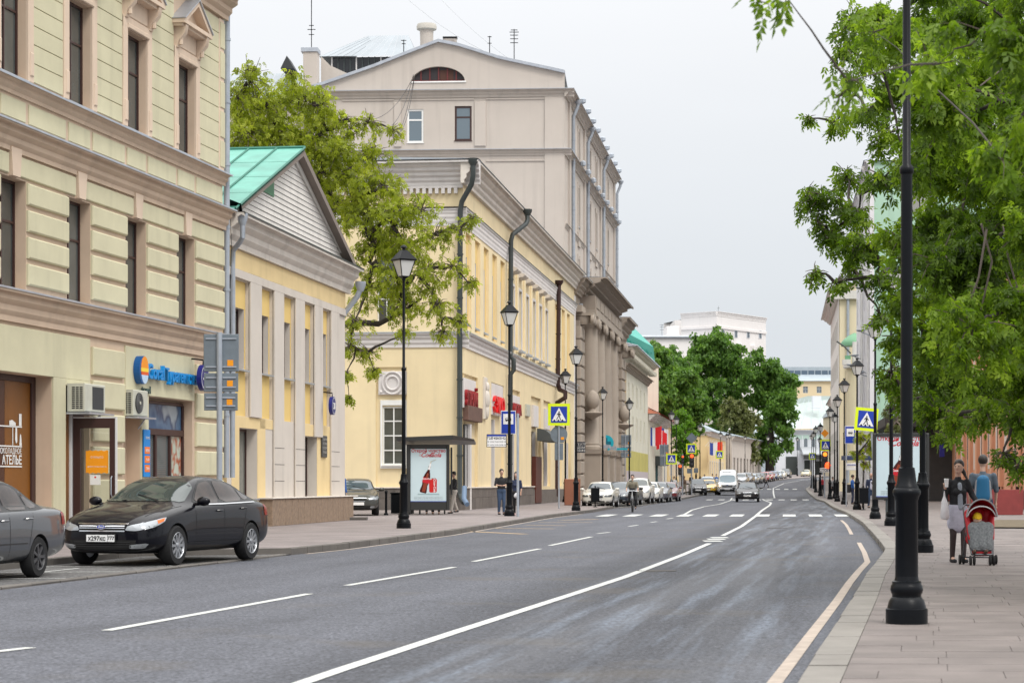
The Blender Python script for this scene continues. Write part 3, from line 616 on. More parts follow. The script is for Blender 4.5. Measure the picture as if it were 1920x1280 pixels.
# office window with posters
xo = F1.sY(52.25); wo = F1.sY(55.55) - xo
o = bx(b1, F1, 'office_window', BROWNF, xo, xo + .06, .22, .32, .9, 3.52); bx(b1, F1, 'window_frame', BROWNF, xo + wo - .09, xo + wo, .22, .32, .9, 3.4); bx(b1, F1, 'window_frame', BROWNF, xo + .06, xo + wo - .09, .221, .32, 3.38, 3.46)
bx(b1, F1, 'window_frame', BROWNF, xo + .06, xo + wo - .09, .215, .32, 2.60, 2.76)
for q in (.36, .68): bx(b1, F1, 'window_frame', BROWNF, xo + wo * q, xo + wo * q + .11, .222, .32, .9, 2.60)
FOF = F1
def pic(name, cols, rough=.35, scale=1.3, axis=None):
 m = bpy.data.materials.new(name); m.use_nodes = True; t = m.node_tree; bb = t.nodes['Principled BSDF']; bb.inputs['Roughness'].default_value = rough
 g = t.nodes.new('ShaderNodeTexCoord'); n = t.nodes.new('ShaderNodeTexNoise'); n.inputs['Scale'].default_value = scale; n.inputs['Detail'].default_value = 2; t.links.new(g.outputs['Object'], n.inputs['Vector'])
 r = t.nodes.new('ShaderNodeValToRGB'); r.color_ramp.elements.remove(r.color_ramp.elements[0])
 r.color_ramp.elements[0].position = .36; r.color_ramp.elements[0].color = (*cols[0], 1)
 for i, c in enumerate(cols[1:]): e = r.color_ramp.elements.new(.36 + .28 * (i + 1) / (len(cols) - 1)); e.color = (*c, 1)
 t.links.new(n.outputs[0], r.inputs[0]); t.links.new(r.outputs[0], bb.inputs['Base Color']); MATS[name] = m; return m
POS1 = pic('seaside_poster', [S(60, 105, 150, .6), S(105, 140, 175, .6), S(60, 90, 130, .6), S(190, 205, 215, .6)]); POS2 = pic('holiday_poster', [S(205, 220, 205, .7), S(200, 215, 200, .7), S(190, 90, 50, .7), S(215, 225, 210, .7)], scale=2.2)
MB().quad((xo + .06, .28, 2.76), (xo + wo - .09, .28, 2.76), (xo + wo - .09, .28, 3.38), (xo + .06, .28, 3.38)).make('poster', POS1, o, F1.M)
MB().quad((xo + wo * .68 + .11, .28, .9), (xo + wo - .09, .28, .9), (xo + wo - .09, .28, 2.6), (xo + wo * .68 + .11, .28, 2.6)).make('poster', POS2, o, F1.M)
BLIND = mat('grey_blind', S(150, 158, 165, .6), .6)
bl = MB(); [bl.box(xo + .06, xo + wo * .68, .29, .30, .9 + k * .05, .9 + k * .05 + .042) for k in range(34)]; bl.make('blind', BLIND, o, F1.M, kind='stuff')
MB().quad((xo + .06, .284, .9), (xo + wo * .68, .284, .9), (xo + wo * .68, .284, 2.6), (xo + .06, .284, 2.6)).make('pane', CLEAR, o, F1.M)
xq = F1.sY(51.78)
BL1 = mat('blue_sign', S(0, 135, 215, .9), .5); OR2 = mat('orange_panel', S(245, 125, 30, .9), .5)
sg = root('wall_sign', 'narrow blue upright sign with orange fields beside the office window', 'sign', F1.M @ Vector((xq, -.06, 1.55)), F1.ang)
MB().box(0, .44, -.03, 0, 0, 1.15).make('board', BL1, sg)
for i, z in enumerate((.12, .34, .56)): MB().box(.06, .40, -.036, -.03, z, z + .17).make('field', OR2, sg)
lettering('TRAVEL', .09, WPR, sg, WM[sg.name] @ Matrix.Translation((.26, -.034, .92)), .003)
for z, t_ in ((.17, 'ТУРЫ'), (.39, '10-20'), (.61, 'ВИЗЫ')): lettering(t_, .09, WPR, sg, WM[sg.name] @ Matrix.Translation((.23, -.04, z)), .003)
# travel agency sign
BL2 = mat('cyan_letters', S(0, 140, 215, .9), .4);
sg = root('shop_sign', 'blue raised letters of a travel agency with a round sunset emblem above the office window', 'sign', F1.M @ Vector((F1.sY(51.25), -.05, 3.7)), F1.ang); SGM = WM[sg.name]
n = 28; ov = MB(); cx, cz = .22, .42
ov.prism([(cx + .30 * math.cos(2 * math.pi * i / n), cz + .34 * math.sin(2 * math.pi * i / n)) for i in range(n)], -.16, 0); ov.make('emblem', mat('emblem_blue', S(0, 90, 160, .8), .4), sg)
def seg(z0, z1, m, cx2=cx + .05, r=.25, rz=.33, y=-.17):
 p = [];
 for t in np.linspace(0, 1, 9): z = z0 + (z1 - z0) * t; p.append((cx2 + r * math.sqrt(max(0, 1 - ((z - cz) / rz) ** 2)), z))
 q = [(2 * cx2 - a, c) for a, c in reversed(p)]; MB().prism(p + q, y, y + .012).make('emblem_band', m, sg)
seg(cz + .05, cz + .325, mat('emblem_orange', S(245, 150, 20, .9), .5)); seg(cz - .04, cz + .05, mat('emblem_yellow', S(250, 215, 60, .9), .5)); seg(cz - .12, cz - .04, mat('emblem_red', S(225, 90, 20, .9), .5)); seg(cz - .325, cz - .12, mat('emblem_pale', S(190, 215, 240, .9), .5))
lettering('Coral', .50, BL2, sg, SGM @ Matrix.Translation((.58, -.09, .25)), .10, align='LEFT', bold=True, sx=1.05)
lettering('Турагентство', .42, BL2, sg, SGM @ Matrix.Translation((1.86, -.09, .25)), .10, align='LEFT', bold=True, sx=.92)
lettering('travel', .27, mat('dark_green_letters', (.06, .10, .09), .5), sg, SGM @ Matrix.Translation((.42, -.03, -.12)), .03, align='LEFT')
def disc_sign(loc, ang, r, txt, label, size):
 s = root('number_sign', label, 'sign', loc, ang); M = WM[s.name]; n = 32
 MB().prism([(r * math.cos(2 * math.pi * i / n), r * math.sin(2 * math.pi * i / n)) for i in range(n)], -.12, 0).make('disc', mat('navy_blue', S(30, 35, 125, .8), .35), s)
 ring = MB(); q = [(r * .9 * math.cos(2 * math.pi * i / n), r * .9 * math.sin(2 * math.pi * i / n)) for i in range(n)]; p = [(a * .93, c * .93) for a, c in q]
 for i in range(n): j = (i + 1) % n; ring.quad((q[i][0], -.124, q[i][1]), (q[j][0], -.124, q[j][1]), (p[j][0], -.124, p[j][1]), (p[i][0], -.124, p[i][1]))
 ring.make('rim', WPR, s); lettering(txt, size, WPR, s, M @ Matrix.Translation((0, -.13, -size * .36)), .006, bold=True)
 a = MB(); a.tube([(0, -.06, r), (0, -.06, r + .12), (0, .25, r + .16)], .02, 6); a.make('bracket', BLACK, s); return s
disc_sign(F1.M @ Vector((F1.sY(55.35), -.30, 4.12)), F1.ang, .34, '40', 'round navy blue sign with the white number 40', .36)
# air conditioners
ACW = mat('air_conditioner_white', S(205, 205, 190, .8), .5, var=.06, vscale=4); DK = mat('dark_grille', (.03, .032, .034), .6)
def aircon(F, x, y, z, w=.85, h=.62, d=.36, label='', fan='front', sc=1):
 s = root('air_conditioner', label, 'air conditioner', F.M @ Vector((x, y, z)), F.ang)
 MB().cbox(0, w, -d, 0, 0, h, .02).make('casing', ACW, s)
 f = MB(); n = 20; cx, cz, r = w * .36, h * .5, min(h, w) * .40
 if fan == 'front':
  f.lathe([(r, 0), (r, .02), (r * .25, .03), (.01, .03)], 20); me = f.fix('fan'); me.transform(Matrix.Translation((cx, -d - .002, cz)) @ Matrix.Rotation(R(90), 4, 'X')); link('fan', me, DK, s)
  g = MB(); g.lathe([(r * .16, 0), (r * .16, .012), (.005, .012)], 12); me = g.fix('hub'); me.transform(Matrix.Translation((cx, -d - .036, cz)) @ Matrix.Rotation(R(90), 4, 'X')); link('fan_hub', me, ACW, s)
  gg = MB()
  for k in range(5): rr = r * (.3 + .16 * k); gg.tube([(cx + rr * math.cos(t), -d - .036, cz + rr * math.sin(t)) for t in np.linspace(0, 6.283, 25)], .003, 4)
  gg.make('fan_guard', mat('grey_wire', (.2, .2, .2), .5), s)
 else:
  f.box(w * .35, w * .9, -d - .008, -d, .06, h - .06); f.make('grille', DK, s)
 l = MB()
 for i in range(11):
  for j in range(3): l.box(-.006, 0, -d + .06 + j * .09, -d + .13 + j * .09, .06 + i * (h - .12) / 11, .06 + i * (h - .12) / 11 + .028)
 l.make('vent', DK, s)
 br = MB(); br.box(-.05, w + .25, -d - .12, 0, -.06, -.02); br.tube([(w * .8, -d, -.05), (w * .8, 0, -.3)], .02, 5); br.make('shelf', FLASH, s)
 return s
aircon(F1, F1.sY(47.15), -.05, 2.98, w=1.2, h=.62, label='boxy white air conditioner above the open glass door', fan='grille', d=.42)
aircon(F1, F1.sY(50.72), -.05, 3.0, w=.98, h=.62, label='white air conditioner with a round fan under the travel letters', d=.18)
# corner drainpipe and cables of building 1
pipe(b1, [P(426, -160, 58.25), P(424, 895, 58.25)], .085, STEEL, funnel=False)
pipe(b1, [P(436, 640, 58.35), P(436, 895, 58.35)], .07, STEEL, funnel=False)
cb = MB(); cb.tube([P(432, 395, 58.6), P(434, 470, 58.7), P(431, 560, 58.6), P(433, 640, 58.6)], .008, 4); cb.make('cable', BLACK, b1, Matrix())
# ------------------------------------------------ building 2: yellow house with gable and green roof
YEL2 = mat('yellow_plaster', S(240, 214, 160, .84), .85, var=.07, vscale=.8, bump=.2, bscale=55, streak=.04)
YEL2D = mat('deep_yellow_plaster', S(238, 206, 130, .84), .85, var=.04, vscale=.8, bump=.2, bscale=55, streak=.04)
WH2 = mat('grey_white_plaster', S(218, 209, 198, .84), .85, var=.05, vscale=.9, bump=.2, bscale=55, streak=.06)
GREYC = mat('weathered_cornice', S(214, 206, 196, .94), .85, var=.08, vscale=1.3, bump=.2, streak=.08)
BOARD = mat('weatherboard', S(222, 218, 212, .9), .75, var=.06, vscale=2, rnd=.05, streak=.06)
TEAL = mat('green_sheet_roof', S(112, 195, 176, .60), .5, metal=.1, var=.2, vscale=1.2, rnd=.08)
TEALD = mat('green_seam', S(40, 140, 118, .55), .5)
F2 = LeftFace(-16.2, .14, 59.2); L2 = F2.sY(74.2)
b2 = root('gabled_house', 'yellow two-storey house with boarded gable and bright green metal roof', 'building', F2.o)
bays2 = [(F2.s_(437), F2.s_(466)), (F2.s_(487), F2.s_(511)), (F2.s_(529), F2.s_(551)), (F2.s_(568), F2.s_(587)), (F2.s_(602), F2.s_(618))]
rec = [(a, c, 3.3, 7.15, .1, 0) for a, c in bays2]
g1 = (F2.s_(448), F2.s_(478) + .25); g3 = (F2.s_(559), F2.s_(594)); gd = (F2.s_(519), F2.s_(533))
gr2 = [(g1[0], g1[1], .95, 2.96, .42), (gd[0], gd[1], .55, 2.80, .25), (g3[0], g3[1], .95, 2.90, .42)]
wall_mesh(L2, 0, 8.0, rec + gr2).make('wall', WH2, b2, F2.M)
for i, (a, c) in enumerate(bays2):
 w = (c - a) * .90; x = a + .03
 wins = (x, x + w, 4.63, 6.38)
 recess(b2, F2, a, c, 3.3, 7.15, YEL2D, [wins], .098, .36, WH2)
 window(b2, F2, x, 4.63, w, 1.75, .34, BROWNF, GLASS, cols=2, rows=1, sill=FLASH)
volume(b2, F2, L2, 0, 8.0, 12, YEL2)
# yellow lower wall plates between the hanging pilasters
for (a, c, z0, z1) in [(F2.s_(434), g1[0], .95, 3.29), (g1[0], g1[1], 2.97, 3.29), (g1[1], F2.s_(497), .95, 3.29), (F2.s_(487), F2.s_(511), 3.0, 3.29), (F2.s_(552), g3[0], .95, 3.29), (g3[0], g3[1], 2.91, 3.29), (g3[1], F2.s_(606), .95, 3.29), (F2.s_(606), F2.s_(618), .95, 3.29)]:
 bx(b2, F2, 'wall_panel', YEL2, a, c, -.012, 0, z0, z1, .002)
bx(b2, F2, 'frieze', YEL2, 0, L2, -.02, 0, 7.44, 7.98, .004)
for (pa, pb, z0) in ((466, 487, 3.3), (511, 529, .93), (551, 568, .93), (587, 602, 2.9), (618, 633, .93), (430, 437, 3.3)):
 bx(b2, F2, 'pilaster', WH2, F2.s_(pa), F2.s_(pb), -.07, -.022, z0, 7.42, .01)
bx(b2, F2, 'lintel_band', WH2, 0, L2, -.075, -.022, 7.18, 7.42, .01)
for (pa, pb) in ((511, 529), (551, 568), (618, 633)):
 for z in (1.45, 1.95, 2.45): bx(b2, F2, 'joint', mat('joint_dark', (.12, .11, .10), .9), F2.s_(pa), F2.s_(pb), -.074, -.07, z, z + .018, .001)
GLP = mat('reflecting_glass', (.17, .18, .16), .07, spec=.8, var=.2, vscale=.5)
for (a, c, z0, z1) in ((g1[0], g1[1], .95, 2.96), (g3[0], g3[1], .95, 2.9)):
 window(b2, F2, a, z0, c - a, z1 - z0, .40, BROWNF, GLP, cols=1, rows=1, fw=.07, sill=FLASH)
o = window(b2, F2, gd[0], .55, gd[1] - gd[0], 2.25, .23, BROWNF, GLP, fw=.14, name='door'); MB().tube([(.75, -.1, 1.0), (.75, -.16, 1.02), (.75, -.16, 1.3), (.75, -.1, 1.32)], .015, 6).make('handle', BLACK, o, WM[o.name])
cornice(b2, F2, -.35, L2 + .45, 7.99, 8.86, .58, GREYC, 3, top=BLACK)
# plinth of patterned stone tiles
PLT = mat('patterned_plinth', S(150, 128, 108, .8), .85, var=.25, vscale=9, bump=1.0, bscale=14)
for i in range(14):
 a = F2.s_(485) + i * .8; c = min(a + .79, L2)
 if a < L2: bx(b2, F2, 'plinth_block', PLT, a, c, -.42, -.0, .12, .93, .02)
bx(b2, F2, 'plinth_cap', GREYC, F2.s_(484), L2 + .06, -.46, 0, .932, .97, .01)
# gable: roof slopes and individual boards
SM = L2 / 2; ZE = 8.92; ZA = 11.82; hw = SM + .45
def slope_z(s): return ZA - (ZA - ZE) * abs(s - SM) / hw
k = 0; z = 8.93
while z < 11.6:
 h = .155; half = hw * (1 - (z + h - ZE) / (ZA - ZE)) - .35; half0 = hw * (1 - (z - ZE) / (ZA - ZE)) - .35
 if half0 <= .05: break
 half = max(half, .01)
 MB().add([(SM - half0, -.06, z), (SM + half0, -.06, z), (SM + half, -.035, z + h), (SM - half, -.035, z + h), (SM - half0, .0, z), (SM + half0, .0, z), (SM + half, .0, z + h), (SM - half, .0, z + h)], [(0, 1, 2, 3), (0, 4, 5, 1), (1, 5, 6, 2), (3, 2, 6, 7), (0, 3, 7, 4)]).make('board', BOARD, b2, F2.M)
 z += h + .008
MB().prism([(SM - hw, ZE), (SM + hw, ZE), (SM, ZA - .05)], .01, .05).make('gable_wall', mat('gap_dark', (.03, .028, .025), .9), b2, F2.M)
for sg_ in (-1, 1):
 r = MB(); a = (SM + sg_ * hw, ZE); t = (SM, ZA)
 r.prism([(a[0], a[1] - .18), (a[0] + sg_ * .04, a[1]), (t[0], t[1]), (t[0], t[1] - .22)], -.36, -.0); r.make('bargeboard', mat('soffit_dark', S(150, 138, 128, .7), .8, var=.1), b2, F2.M)
 r = MB(); r.prism([(a[0] - sg_ * .35, a[1] - .02), (a[0] - sg_ * .1, a[1] + .02), (t[0], t[1] - .24), (t[0], t[1] - .42)], -.12, -.061); r.make('rake_board', BOARD, b2, F2.M)
# green hatch in the gable
MB().prism([(SM - 3.9, 9.98), (SM - 2.6, 9.98), (SM - 2.6, 10.55), (SM - 3.0, 10.55), (SM - 3.9, 10.22)], -.075, -.062).make('hatch', mat('green_hatch', S(80, 140, 100, .7), .6, var=.15, vscale=4), b2, F2.M)
# sheet-metal roof, each sheet a panel
def sheets(parent, corner, u, v, nu, nv, m, seam, dz=.02, name='roof_sheet', sh=.035):
 """corner + u*(0..1) + v*(0..1); sheets nu x nv with standing seams along v"""
 n_ = u.cross(v).normalized(); n_ = n_ if n_.z > 0 else -n_
 g = MB(); g.add([corner - n_ * .05, corner + u - n_ * .05, corner + u + v - n_ * .05, corner + v - n_ * .05], [(0, 1, 2, 3)]); g.make('roof', seam, parent, Matrix())
 for i in range(nu):
  for j in range(nv):
   a = corner + u * (i / nu) + v * (j / nv); uu = u / nu; vv = v / nv * .985; eu = u.normalized() * .012
   q = [a + eu, a + uu - eu, a + uu - eu + vv, a + eu + vv]; lift = n_ * (.006 + .01 * (nv - j) / nv)
   MB().add([p + lift for p in q] + [p - n_ * .02 for p in q], [(0, 1, 2, 3), (0, 4, 5, 1), (1, 5, 6, 2), (2, 6, 7, 3), (3, 7, 4, 0)]).make(name, m, parent, Matrix())
 for i in range(nu + 1):
  p = corner + u * (i / nu); MB().tube([p + n_ * sh, p + v + n_ * sh], sh * 1.0, 4, sm=False).make('seam', seam, parent, Matrix())
Rg = F2.M.to_3x3()
c0 = F2.M @ Vector((SM, -.4, ZA + .02)); sheets(b2, c0, Rg @ Vector((0, 9.0, 0)), Rg @ Vector((-hw - .1, 0, -(ZA - ZE) * (hw + .1) / hw)), 10, 4, TEAL, TEALD)
c0 = F2.M @ Vector((SM, -.34, ZA + .02)); q = MB().add([c0, c0 + Rg @ Vector((0, 9, 0)), c0 + Rg @ Vector((hw + .1, 9, -(ZA - ZE) * (hw + .1) / hw)), c0 + Rg @ Vector((hw + .1, 0, -(ZA - ZE) * (hw + .1) / hw))], [(0, 1, 2, 3)]).make('roof', TEALD, b2, Matrix())
MB().tube([F2.M @ Vector((SM, -.4, ZA + .05)), F2.M @ Vector((SM, 9, ZA + .05))], .06, 6).make('ridge', TEALD, b2, Matrix())
# gutter hopper and downpipes
pipe(b2, [P(455, 415, 59.0), P(455, 445, 59.0), P(449, 455, 59.2), P(437, 470, 59.4), P(436, 500, 59.4), P(436, 640, 59.4)], .075, STEEL)
pipe(b2, [P(676, 540, 74.0), P(670, 556, 74.0), P(639, 596, 74.15), P(636, 615, 74.15), P(634, 925, 74.15), P(637, 938, 74.0), P(650, 950, 73.6), P(652, 966, 73.5)], .095, STEEL)
bb = MB(); bb.add([P(427, 372, 58.9), P(452, 382, 58.9), P(456, 405, 59.3), P(430, 410, 59.3), P(427, 380, 59.6), P(455, 392, 59.8)], [(0, 1, 2, 3), (0, 4, 5, 1), (1, 5, 2)]); bb.make('gutter', BLACK, b2, Matrix())
disc_sign(F2.M @ Vector((F2.s_(603), -.30, 3.95)), F2.ang, .30, '38', 'round navy blue house number disc near the corner of the gabled house', .30)
pl_ = root('wall_plaque', 'small dark inscribed plaque on the yellow house near its corner', 'plaque', F2.M @ Vector((F2.s_(603) - .2, -.04, 2.25)), F2.ang)
MB().cbox(0, .75, -.03, 0, 0, .72, .02).make('plate', mat('dark_stone_plate', (.06, .058, .055), .5, var=.2, vscale=6), pl_)
for i, t_ in enumerate(('ПАМЯТНИК', 'ИСТОРИИ', 'ГОРОДСКАЯ', 'УСАДЬБА')): lettering(t_, .11, mat('pale_engraving', (.35, .34, .32), .6), pl_, WM[pl_.name] @ Matrix.Translation((.375, -.035, .55 - i * .14)), .003)
# drain outlet stone at its foot
MB().cbox(0, .9, 0, .5, 0, .1, .02).make('drain_slab', KERBM, b2, Matrix.Translation((X_(640, 73.3), 73.0, .131)))
# ------------------------------------------------ building 3: long yellow two-storey house
YEL3 = mat('pale_yellow_plaster', S(243, 224, 182, .86), .85, var=.09, vscale=.35, bump=.2, bscale=45, streak=.045)
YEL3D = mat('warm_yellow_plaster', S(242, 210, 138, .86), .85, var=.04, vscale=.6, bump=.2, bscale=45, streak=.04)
WH3 = mat('white_plaster', S(224, 219, 216, .88), .85, var=.05, vscale=.7, bump=.2, bscale=45, streak=.07)
GPIPE = mat('dark_green_pipe', S(70, 78, 78, .6), .5, var=.1); BPIPE = mat('brown_pipe', S(70, 40, 36, .6), .5)
F3 = LeftFace(-14.9, .126, 100.0); L3 = F3.sY(154.5)
b3 = root('yellow_house', 'long pale yellow two-storey house with white bands, red shop letters and dark stone plinth', 'building', F3.o)
s3 = F3.s_
ops = []; recs = []; wins = []
for y in (100.9, 103.95, 107.0, 110.2, 113.4): recs.append((F3.sY(y), F3.sY(y) + 1.85, 8.75, 13.25, F3.sY(y) + .25, 1.1, 9.0, 12.2, 0))
for y in (141.0, 145.2, 148.8): recs.append((F3.sY(y), F3.sY(y) + 2.0, 8.75, 13.25, F3.sY(y) + .3, 1.1, 9.0, 12.2, 0))
gB = [117.6, 121.0, 124.4, 127.8, 131.2, 134.6]
for y in gB: ops.append((F3.sY(y), F3.sY(y) + 1.35, 9.0, 12.3, .35))
# ground floor recesses (px0, px1, z top, opening (offset, width, z0, z1))
GR = [(868, 896, 6.55, .1, 2.0, .5, 4.2), (921, 945, 6.6, .2, 1.5, .9, 4.7), (958, 975, 6.6, .3, 1.5, .9, 4.4), (996, 1014, 6.6, .3, 2.3, .4, 4.5), (1019, 1032, 6.6, .3, 2.3, .13, 4.5), (1042, 1053, 6.4, .4, 2.2, .9, 4.2), (1060, 1070, 6.4, .4, 2.0, .9, 4.2)]
for (p0, p1, zt, xo_, w_, z0, z1) in GR:
 a, c = s3(p0), s3(p1); recs.append((a, c, 1.2, zt, a + xo_, min(w_, c - a - xo_ - .1), z0 if z0 > 1.2 else 1.2, z1, 1))
recs = [r for r in recs if r[1] < L3]
wall_mesh(L3, 0, 15.5, ops + [(r[0], r[1], r[2], r[3], .15, 0) for r in recs]).make('wall', YEL3, b3, F3.M)
volume(b3, F3, L3, 0, 15.5, 13, YEL3, inset=.4)
for r in recs:
 a, c, z0, z1, wx, ww, w0, w1, kind = r
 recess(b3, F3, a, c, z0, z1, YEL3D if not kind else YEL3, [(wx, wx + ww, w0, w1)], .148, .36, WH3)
 o = window(b3, F3, wx, w0, ww, w1 - w0, .34, BROWNF if kind else WHITEP, GLASS, cols=2, rows=2, transom=.7, sill=None)
 if not kind: bx(b3, F3, 'sill', FLASH, wx - .1, wx + ww + .1, -.05, .15, w0 - .12, w0 - .03)
 else:
  bx(b3, F3, 'jamb', WH3, wx + ww, wx + ww + .05, .05, .15, w0, w1)
for y in gB:
 x = F3.sY(y); window(b3, F3, x, 9.0, 1.35, 3.3, .33, WHITEP, GLASS_SKY, cols=2, rows=3, transom=.7)
 for (xa, xb, za, zb) in ((x - .16, x, 8.95, 12.46), (x + 1.35, x + 1.51, 8.95, 12.46), (x, x + 1.35, 12.302, 12.46)): bx(b3, F3, 'window_surround', WH3, xa, xb, -.07, 0, za, zb)
 bx(b3, F3, 'sill', FLASH, x - .22, x + 1.57, -.24, 0, 8.80, 8.93)
 if y != gB[0]: pass
 bx(b3, F3, 'pilaster', YEL3, x - 1.15, x - .55, -.10, 0, 8.75, 13.1)
 MB().profile_x([(0, 13.0), (-.3, 13.05), (-.42, 13.15), (-.42, 13.22), (0, 13.36)], x - .25, x + 1.6).make('hood', GREYC, b3, F3.M)
cornice(b3, F3, -.02, L3, 7.76, 8.46, .30, WH3, 3, top=FLASH, name='string_course')
cornice(b3, F3, -.02, L3, 13.45, 14.30, .18, WH3, 4, top=BLACK, name='band')
cornice(b3, F3, -.75, L3, 15.35, 16.45, .82, GREYC, 4, top=BLACK)
bx(b3, F3, 'jamb_quoin', WH3, L3 - .9, L3 - .05, -.05, 0, .9, 14.9)
# plinth slabs
def plinth_run(parent, F, x0, x1, z0, z1, gaps, m, out=.12, w=1.15, top=True):
 x = x0;
 while x < x1 - .05:
  e = min(x + w, x1)
  if not any(g0 - .05 < (x + e) / 2 < g1 + .05 for g0, g1 in gaps):
   zm = z0 + (z1 - z0) * .55
   bx(parent, F, 'granite_slab', GRANITE, x + .004, e - .004, -out, 0, z0, zm - .004, .008); bx(parent, F, 'granite_slab', GRANITE, x + .004, e - .004, -out, 0, zm + .004, z1, .008)
  x = e
 if top: bx(parent, F, 'plinth_cap', GREYC, x0, x1, -out - .05, 0, z1, z1 + .06, .01)
plinth_run(b3, F3, 0.0, F3.sY(128), .12, 1.15, [(s3(1001), s3(1012))], GRANITE, top=True)
bx(b3, F3, 'plinth', GRANITE, F3.sY(128), L3, -.1, 0, .12, 1.0)
# cut-down shop windows through the plinth: dark door leaves
bx(b3, F3, 'door', DK, s3(868) + .35, s3(868) + 1.4, -.03, .1, .3, 4.15); bx(b3, F3, 'door_frame', WH3, s3(868) + 1.42, s3(868) + 1.75, -.16, .1, .12, 4.2)
for i, q in enumerate((.55, .95)): bx(b3, F3, 'door_bar', WH3, s3(868) + q, s3(868) + q + .05, -.05, -.031, .4, 4.1)
bx(b3, F3, 'lintel_sign', mat('rusty_board', S(120, 88, 76, .7), .7, var=.3, vscale=3), s3(868) + .05, s3(896) - .1, -.25, .1, 4.35, 5.05)
bd = bx(b3, F3, 'door', mat('brown_door', S(98, 42, 28, .7), .55, var=.1, vscale=3), s3(1000), s3(1011), -.16, .1, .2, 3.0, label='reddish brown wooden door')
aw = MB(); n = 10
for (a_, c_) in ((s3(1002), s3(1013)), (s3(1016), s3(1025))):
 aw.profile_x([(-.16, 4.7)] + [(-.16 - .95 * math.sin(t), 3.95 + .75 * math.cos(t)) for t in np.linspace(0, math.pi / 2, 8)] + [(-.16, 3.95)], a_, c_)
aw.make('awning', mat('grey_awning', S(95, 100, 100, .6), .6), b3, F3.M)
# red shop letters, each sign a thing on the yellow wall
REDL = mat('red_letters', S(200, 15, 22, .9), .4); REDL.node_tree.nodes['Principled BSDF'].inputs['Emission Color'].default_value = (.5, .01, .01, 1); REDL.node_tree.nodes['Principled BSDF'].inputs['Emission Strength'].default_value = .35
DRED = mat('dark_red_letters', S(160, 20, 30, .8), .45)
def wall_sign(px0, z0, txt, size, m, label, width, F=F3, s=s3, board=True, sx=1.0, bold=True, bz=None):
 r = root('shop_sign', label, 'sign', F.M @ Vector((s(px0), -.0, z0)), F.ang); M = WM[r.name]
 if board: MB().cbox(-.1, width, -.06, .14, -.12, size * 1.35, .01).make('board', WH3, r)
 me = text_mesh(txt, size, .14, bold); xs_ = [v.co.x for v in me.vertices]; f = (width - .25) / (max(xs_) - min(xs_)); me2 = me.copy(); me2.transform(Matrix.Scale(f, 4, (1, 0, 0)) @ Matrix.Translation((-min(xs_), 0, 0)))
 link('letters', me2, m, r, M @ Matrix.Translation((0, -.14, .02))); return r
wall_sign(868, 5.05, 'ЯПОНСКИЙ', .95, DRED, 'dark red shop letters in the first recess of the yellow house by its corner', 3.9)
wall_sign(921, 5.05, 'ЭКО', 1.1, REDL, 'bright red glowing letters in the second recess behind the bus stop lamp', 4.3)
wall_sign(958, 5.2, 'МОДА', .8, DRED, 'short dark red shop letters right of the blue bus stop sign', 3.6)
wr = root('wall_ornament', 'white relief figure in a narrow niche between the red shop letters', 'ornament', F3.M @ Vector((s3(905), -.02, 4.7)), F3.ang)
o_ = MB(); o_.cbox(0, 1.0, -.1, .02, -.1, 2.0, .03); o_.sphere((.5, -.14, 1.5), .22, sc=(1, .6, 1.2)); o_.sphere((.5, -.12, .9), .34, sc=(1, .5, 1.5)); o_.sphere((.5, -.12, .3), .25, sc=(1, .5, 1.6)); o_.make('relief', GREYC, wr)
for i, p_ in enumerate((1000, 1022)):
 q = bx(b3, F3, 'blank_panel', WH3, s3(p_), s3(p_) + 2.6, -.03, .13, 4.8, 6.1)
vb = bx(b3, F3, 'vent_box', ACW, s3(984), s3(991), -.12, 0, 5.3, 6.0)
# end wall of building 3 towards the camera
A3 = math.atan2(-.126, 1); corner3 = F3.o.copy(); LS3 = 17.0; G3 = SideFace(corner3, LS3, A3)
gw0, gw1 = LS3 - 4.05, LS3 - 2.70   # window
xs = lambda px: LS3 - (868 - px) / FPX * 100.6
wall_mesh(LS3, 0, 15.5, [(xs(703), xs(762), 1.2, 6.85, .12, 0), (xs(560), xs(619), 1.2, 6.85, .12), (xs(705), xs(740), 9.0, 12.2, .3)]).make('wall', YEL3, b3, G3.M)
recess(b3, G3, xs(703), xs(762), 1.2, 6.85, YEL3, [(xs(715), xs(757), 2.25, 5.0)], .118, .3)
window(b3, G3, xs(715), 2.25, xs(757) - xs(715), 2.75, .24, WHITEP, GLASS, cols=2, rows=4, fw=.07, sill=WHITEP)
window(b3, G3, xs(705), 9.0, xs(740) - xs(705), 3.2, .28, WHITEP, GLASS, cols=2, rows=3)
for (a, c, e, g) in ((xs(711), xs(715), 2.2, 5.05), (xs(757), xs(761), 2.2, 5.05), (xs(711), xs(761), 5.05, 5.3), (xs(711), xs(761), 2.08, 2.2)): bx(b3, G3, 'window_surround', WHITEP, a, c, .04, .118, e, g)
pn = bx(b3, G3, 'ornament_panel', WH3, xs(708), xs(761), -.02, .118, 5.55, 6.65)
n = 24; rg = MB()
for (cx, cz, r0) in ((xs(735), 6.1, .48), (xs(735), 6.1, .30)): rg.tube([(cx + r0 * math.cos(t), -.05, cz + r0 * 1.08 * math.sin(t)) for t in np.linspace(0, 2 * math.pi, n)], .055, 6)
for (dx, dz) in ((-.55, .42), (.55, .42), (-.55, -.42), (.55, -.42)): rg.sphere((xs(735) + dx, -.03, 6.1 + dz), .07)
rg.make('wreath', WH3, pn, G3.M)
cornice(b3, G3, 0, LS3 + .30, 7.756, 8.456, .30, WH3, 3, top=FLASH, name='string_course')
cornice(b3, G3, 0, LS3 + .18, 13.446, 14.296, .18, WH3, 4, top=BLACK, name='band')
cornice(b3, G3, 0, LS3 + .83, 15.346, 16.446, .85, WH3, 5, top=BLACK)
